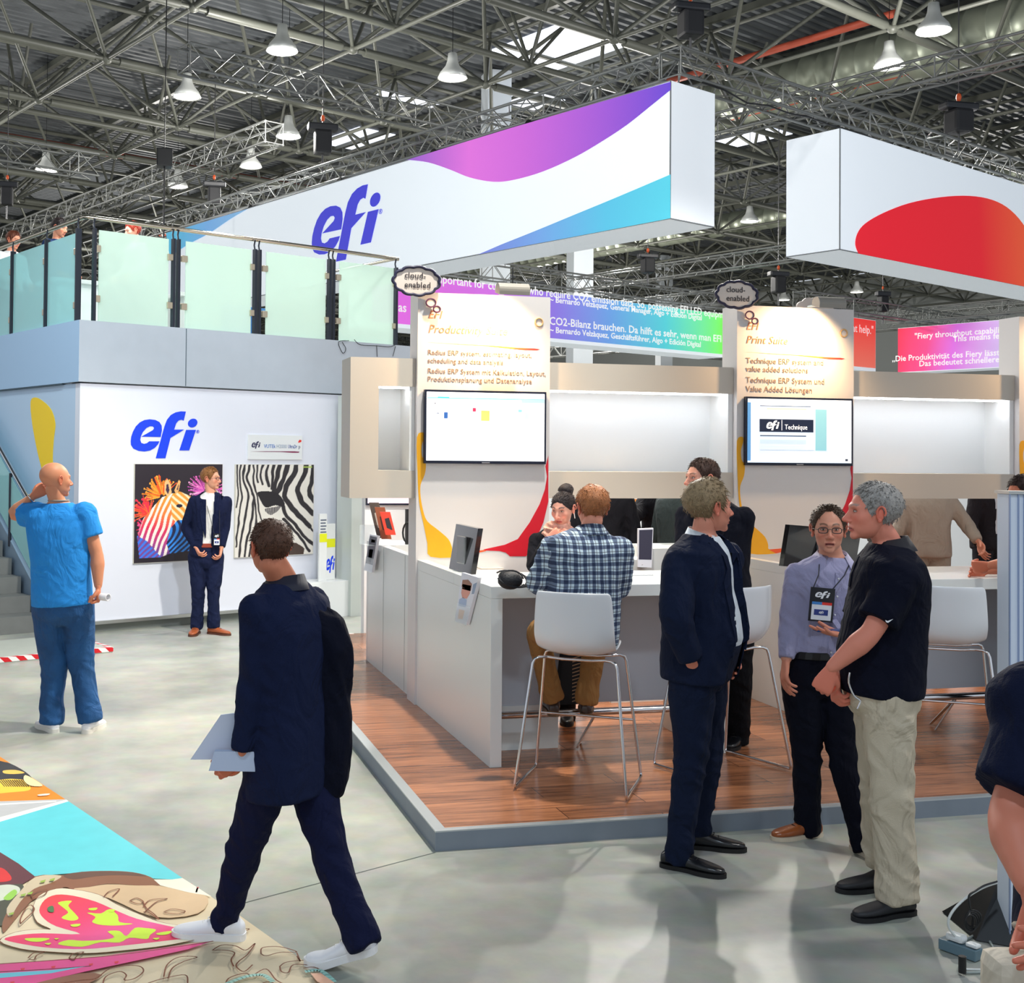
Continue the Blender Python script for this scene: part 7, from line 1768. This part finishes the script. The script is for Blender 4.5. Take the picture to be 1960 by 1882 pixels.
# ---------------- display stand at the right edge, with its black foot, power strip and cables
D = depth_of(atZ(1940, 1800)); A = pd(1932, 946, D); gx = A.x; gy = A.y
ds = empty('display_stand', (gx+.2, gy+.1, 0), 'tall slim white and aluminium display stand cut off by the right edge', 'display stand')
MB().box((0, 0, .02), (.40, .10, A.z), fr=lambda x, y, z: Vector((gx, gy, z))+RH*x+FH*y, bev=.004).build('lit_panel', mat('stand_panel', (222, 232, 246), .3), ds)
for x_ in (-.003, .032, .055): MB().box((x_, -.008, .02), (x_+.004, .0, A.z), fr=lambda x, y, z: Vector((gx, gy, z))+RH*x+FH*y).build('profile_rib', mat('rib_blue', (150, 166, 200), .3, .2), ds)
MB().box((-.006, -.01, A.z), (.41, .11, A.z+.012), fr=lambda x, y, z: Vector((gx, gy, z))+RH*x+FH*y).build('top_cap', M_alu, ds)
a0 = atZ(1868, 1800, .004); a1 = atZ(1990, 1822, .004); ap = pd(1911, 1684, depth_of(a0)+.12); b0 = a0+FH*.30; b1_ = a1+FH*.3
MB().add([a0, a1, b1_, b0, ap, ap+RH*.03], [(0, 3, 2, 1), (0, 1, 5, 4), (1, 2, 5), (2, 3, 4, 5), (3, 0, 4)]).build('black_wedge_foot', mat('wedge_black', (20, 22, 26), .5), ds)
ps = atZ(1838, 1828, .0); d1 = (atZ(1868, 1820)-atZ(1812, 1800)).normalized(); d2 = Vector((-d1.y, d1.x, 0))
pw = empty('power_strip', ps, 'grey power strip with a white plug on the floor at the lower right', 'power strip')
MB().box((-.075, -.026, .003), (.075, .026, .045), fr=lambda x, y, z: ps+d1*x+d2*y+Vector((0, 0, z)), bev=.004).build('housing', mat('strip_grey', (96, 122, 134), .4), pw)
MB().box((-.05, -.022, .048), (.02, .022, .078), fr=lambda x, y, z: ps+d1*x+d2*y+Vector((0, 0, z)), bev=.012).build('white_plug', mat('plug_white', (228, 232, 232), .4), pw)
MB().box((.03, -.018, .048), (.075, .018, .062), fr=lambda x, y, z: ps+d1*x+d2*y+Vector((0, 0, z)), bev=.006).build('white_plug', mat('plug_white', (228, 232, 232), .4), pw)
q = atZ(1842, 1862, .012); MB().tube(q-Vector((0, 0, 0)), q+Vector((0, 0, .06)), .014, 10).build('black_plug', M_black, pw)
def cab(pts, r, m_, label):
    pp = [pd(x, y, D_) for x, y, D_ in pts]; P2 = []
    for i in range(len(pp)-1):
        for k in range(5): P2.append(opn([tuple(p) for p in pp], 5)[i*5+k])
    P2.append(tuple(pp[-1])); return tag(MB().path([Vector((p[0], p[1], max(p[2], r+.001))) for p in P2], r, 6).build('power_cable', m_), label, 'cable')
Dp = depth_of(ps)
cab([(1908, 1690, Dp+.10), (1880, 1700, Dp+.06), (1845, 1722, Dp+.02), (1820, 1750, Dp), (1816, 1775, Dp), (1835, 1800, Dp)], .005, mat('cable_white', (214, 218, 216), .5), 'white cable arching from the wedge foot to the power strip')
cab([(1908, 1688, Dp+.10), (1885, 1695, Dp+.05), (1868, 1705, Dp+.02), (1855, 1715, Dp), (1856, 1735, Dp), (1862, 1760, Dp), (1858, 1785, Dp)], .004, M_black, 'thin black cable hanging from the wedge foot')
mb = MB(); c0 = pd(1858, 1768, Dp-.02); c0.z = max(c0.z, .05)
for k in range(4): mb.path([c0+RH*(math.cos(t)*(.022+.003*k)+.006*k)+Vector((0, 0, math.sin(t)*.032+.004*k))+FH*.006*k for t in [2*math.pi*i/18 for i in range(18)]], .003, 6, closed=True)
tag(mb.build('cable_coil', M_black), 'small black coil of cable above the power strip', 'cable')
g0 = [(1850, 1798), (1880, 1788), (1900, 1812), (1908, 1840), (1895, 1858), (1850, 1862), (1842, 1856)]
P2 = opn([tuple(atZ(x, y, .006)) for x, y in g0], 6); tag(MB().path([Vector(p) for p in P2], .005, 6).build('power_cable', mat('cable_grey', (150, 160, 158), .5)), 'grey cable looping on the floor round the power strip', 'cable')
P2 = opn([tuple(atZ(x, y, .006)) for x, y in ((1848, 1856), (1900, 1856), (1960, 1846), (2010, 1840))], 6); tag(MB().path([Vector(p) for p in P2], .005, 6).build('power_cable', mat('cable_white', (214, 218, 216), .5)), 'white cable running off to the right edge from the power strip', 'cable')

# ================================================================== printed floor graphic
fg = empty('floor_graphic', atZ(200, 1750, 0), 'large colourful printed floor sheet with a pink leaf and cyan field, lower left', 'floor graphic')
lvl = [0.0015]
def fz(x, y): return atZ(x/3.0625, 1380+y/3.0625, lvl[0])
def sh(pts, col, name, smooth=0, grad=None):
    lvl[0] += .0002
    p = bez(pts, smooth) if smooth else pts
    m_ = grad or mat('print_%d_%d_%d' % col, col, .5, var=.05, vscale=8)
    return MB().prism([fz(*q) for q in p], (0, 0, .0001)).build(name, m_, fg)
edge = [(-900,-380),(0,210),(395,468),(1070,922),(1400,1138),(1960,1537),(2450,1890)]
sh(edge+[(1500,2600),(-900,2600)], (224, 208, 176), 'beige_ground')
def ln(pts, w_=.005, col=(140, 84, 60), name='brown_outline', smooth=5):
    lvl[0] += .00005
    P = [fz(*q) for q in (opn(pts, smooth))]; mb = MB(); L_ = len(P)
    for i in range(L_-1):
        d = P[i+1]-P[i]; 
        if d.length < 1e-6: continue
        d.normalize(); s_ = Vector((-d.y, d.x, 0))*w_/2; mb.add([P[i]-s_-d*.001, P[i+1]-s_+d*.001, P[i+1]+s_+d*.001, P[i]+s_-d*.001], [(0, 1, 2, 3)])
    return mb.build(name, mat('line_%d_%d' % (col[0], col[2]), col, .6), fg)
sh([(-900,-380),(0,210),(395,468),(0,475),(-900,480)], (236, 140, 40), 'orange_field')
sh([(-300,330),(0,300),(120,340),(180,400),(60,420),(-300,440)], (250, 205, 70), 'yellow_glow', 4)
sh([(-200,180),(0,235),(60,250),(150,300),(185,345),(60,340),(-200,345)], (52, 50, 54), 'black_shape', 3)
sh([(20,292),(90,288),(145,305),(80,312),(25,308)], (240, 190, 90), 'yellow_patch', 3)
for k in range(16): sh([(k*13-10,345),(k*13-4,345),(k*13+30,385),(k*13+26,386)], (60, 50, 44), 'hatch_line')
sh([(150,318),(215,352),(250,382),(180,380),(140,350)], (246, 226, 170), 'cream_patch', 3)
sh([(225,432),(290,426),(280,436),(228,440)], (246, 236, 214), 'cream_patch', 3)
sh([(-900,480),(0,472),(385,460),(395,470),(0,590),(-900,760)], (188, 190, 192), 'grey_band')
sh([(-900,520),(0,485),(330,468),(330,474),(0,495),(-900,540)], (232, 232, 228), 'white_line')
sh([(-900,735),(0,565),(390,462),(402,472),(0,592),(-900,790)], (236, 236, 228), 'white_line')
sh([(-900,790),(0,592),(402,472),(1070,922),(1010,930),(900,925),(820,900),(700,882),(560,882),(400,895),(205,912),(100,832),(0,772),(-900,300)], (98, 206, 216), 'cyan_field')
sh([(-900,200),(0,770),(110,838),(205,914),(130,958),(0,962),(-900,990)], (96, 44, 52), 'maroon_field')
sh([(-60,870),(10,862),(60,905),(62,935),(0,945),(-60,930)], (214, 40, 40), 'red_patch', 4)
sh([(-900,985),(0,960),(130,956),(150,990),(60,1080),(20,1200),(-900,1300)], (72, 74, 58), 'dark_green_field')
sh([(-60,985),(40,960),(110,975),(110,1010),(40,1045),(-60,1060)], (206, 214, 196), 'pale_patch', 4)
sh([(20,1040),(80,990),(100,1010),(60,1050)], (150, 205, 80), 'green_leaf', 4)
sh([(205,912),(370,905),(480,885),(650,880),(780,888),(880,915),(940,965),(800,965),(640,955),(520,975),(430,990),(380,975),(290,1010),(180,1060),(60,1200),(20,1240),(15,1180),(60,1090),(110,1020)], (140, 92, 64), 'brown_field', 3)
sh([(370,905),(480,886),(640,882),(780,890),(860,912),(700,905),(560,912),(430,930)], (104, 72, 56), 'dark_hair_field', 3)
sh([(210,915),(360,908),(300,950),(200,985),(120,1060),(60,1150),(40,1100),(110,1010)], (206, 190, 160), 'pale_strip', 3)
sh([(900,930),(1010,930),(1070,922),(1240,1030),(1100,1005),(940,965)], (238, 232, 214), 'cream_corner')
ln([(925,930),(960,960),(1060,970),(1125,955)], .008, (224, 80, 90), 'red_line'); ln([(1160,975),(1150,1005)], .008, (224, 80, 90), 'red_line')
sh([(430,990),(520,975),(640,958),(800,966),(940,968),(1100,1006),(1220,1035),(1160,1130),(900,1150),(640,1040)], (214, 184, 146), 'tan_field', 3)
leaf = [(195,1110),(225,1030),(330,985),(440,990),(580,1020),(690,1080),(830,1140),(960,1185),(1260,1240),(1010,1310),(700,1348),(500,1362),(280,1352),(120,1335),(0,1290),(90,1240),(230,1222),(300,1222),(220,1180)]
sh(leaf, (232, 222, 196), 'cream_leaf_border', 3); ln(leaf+[leaf[0]], .006)
heart = [(230,1110),(262,1050),(330,1020),(430,1026),(560,1060),(680,1112),(800,1160),(950,1195),(1195,1256),(1000,1286),(700,1320),(500,1338),(300,1332),(150,1312),(25,1282),(100,1258),(250,1246),(470,1250),(330,1205),(258,1160)]
sh(heart, (0, 0, 0), 'pink_leaf', 3, gradmat('leaf_grad', [(0, (240, 60, 60)), (.4, (238, 60, 110)), (.75, (240, 90, 160)), (1, (232, 40, 90))], fz(250, 1040), fz(1000, 1290), .5))
M_lime = None
for b_ in ([(340,1065),(420,1055),(400,1085),(440,1130),(460,1160),(420,1172),(360,1155),(400,1125),(370,1095)], [(510,1125),(590,1130),(640,1105),(690,1140),(700,1180),(780,1190),(700,1200),(600,1198),(540,1180),(560,1150)],
           [(630,1235),(700,1232),(740,1262),(790,1215),(850,1215),(915,1225),(880,1255),(860,1280),(760,1272),(700,1300),(590,1298),(480,1325),(340,1310),(400,1285),(480,1290),(600,1285),(670,1268)],
           [(150,1275),(290,1275),(240,1295),(170,1292)], [(520,1100),(570,1096),(560,1110),(528,1110)], [(640,1104),(676,1108),(660,1122),(640,1116)], [(920,1245),(1005,1232),(985,1252),(930,1256)], [(415,1195),(470,1190),(460,1205),(425,1207)], [(1025,1258),(1085,1252),(1070,1266),(1030,1268)], [(895,1275),(935,1272),(920,1284)], [(262,1305),(300,1302),(285,1314)], [(318,1276),(345,1275),(332,1283)]):
    sh(b_, (206, 240, 60), 'lime_spot', 3)
sh([(280,1095),(310,1085),(315,1120),(285,1118)], (70, 120, 70), 'green_spot', 3)
sh([(-900,1500),(0,1425),(600,1380),(1250,1290),(1100,1340),(850,1395),(500,1470),(200,1540),(-900,1800)], (236, 80, 150), 'pink_band')
sh([(-900,1560),(0,1480),(300,1462),(500,1440),(300,1480),(0,1508),(-900,1610)], (110, 205, 226), 'cyan_stripe'); ln([(0,1472),(300,1455),(530,1438)], .006, (90, 50, 50)); ln([(0,1425),(600,1382),(1000,1330),(1250,1292)], .006)
for k, (x, y) in enumerate(((120,1452),(300,1440),(520,1425),(670,1412),(360,1500),(60,1530))): sh([(x,y),(x+26,y-4),(x+22,y+8),(x+4,y+10)], (226, 60, 70), 'red_speck')
sh([(-900,1900),(0,1600),(200,1540),(470,1480),(600,1490),(520,1540),(400,1640),(-900,2200)], (150, 98, 72), 'brown_field', 2)
scr = [[(760,1055),(800,1038),(840,1060),(810,1072),(765,1058)], [(840,1090),(880,1050),(980,1042),(920,1060),(870,1100),(850,1120)], [(840,1065),(860,1100),(900,1130),(935,1165)], [(960,1120),(1010,1103),(1085,1115),(1040,1130),(965,1125)], [(840,1120),(880,1128),(930,1165)],
       [(1245,1345),(1300,1315),(1380,1320),(1440,1345),(1495,1305),(1450,1370),(1400,1410),(1385,1440),(1430,1470),(1480,1430)], [(1245,1345),(1320,1345),(1375,1360),(1355,1400),(1370,1440)], [(1530,1365),(1540,1330),(1640,1325),(1740,1355),(1640,1358),(1560,1378),(1530,1365)], [(1640,1440),(1680,1415),(1790,1405),(1830,1430),(1720,1430),(1690,1475),(1650,1470),(1640,1440)],
       [(960,1500),(980,1430),(1050,1385),(1155,1385),(1080,1410),(1010,1450),(985,1510)], [(870,1537),(960,1510),(1085,1490),(1100,1537)], [(1320,1560),(1340,1510),(1430,1480),(1480,1490),(1560,1455),(1620,1520),(1700,1560)], [(1500,1560),(1580,1530),(1680,1590)],
       [(600,1560),(620,1500),(700,1470),(740,1490),(730,1520),(790,1510),(840,1470),(820,1440),(740,1435),(640,1455),(560,1510),(470,1520),(340,1540)], [(165,1390),(200,1360),(260,1355),(215,1375),(200,1400),(170,1398)], [(405,1390),(430,1365),(490,1355),(450,1380),(430,1402),(405,1390)], [(610,1030),(640,1000),(700,985),(660,1030)],
       [(120,1190),(150,1160),(200,1110),(180,1080),(150,1100),(120,1160),(120,1190)], [(185,1020),(230,995),(275,990),(260,1020),(200,1040),(185,1020)], [(1390,1240),(1430,1220),(1460,1222),(1400,1245)], [(1740,1360),(1760,1410),(1740,1380)], [(1780,1450),(1860,1450),(1960,1540)]]
for s_ in scr: ln(s_, .0055)
ln([(1790,1470),(1880,1465),(1960,1530)], .02, (150, 205, 196), 'teal_line'); ln([(1330,1540),(1440,1500),(1540,1490),(1600,1530)], .02, (170, 214, 200), 'teal_line')
sh([(1820,1480),(1880,1478),(1960,1535),(1960,1570),(1860,1530)], (240, 186, 156), 'peach_patch')
for (x, y) in ((235,940),(290,930),(120,1020),(160,1010),(50,1130)): sh([(x,y),(x+34,y-10),(x+26,y+6),(x+4,y+8)], (150, 180, 70), 'green_speck')
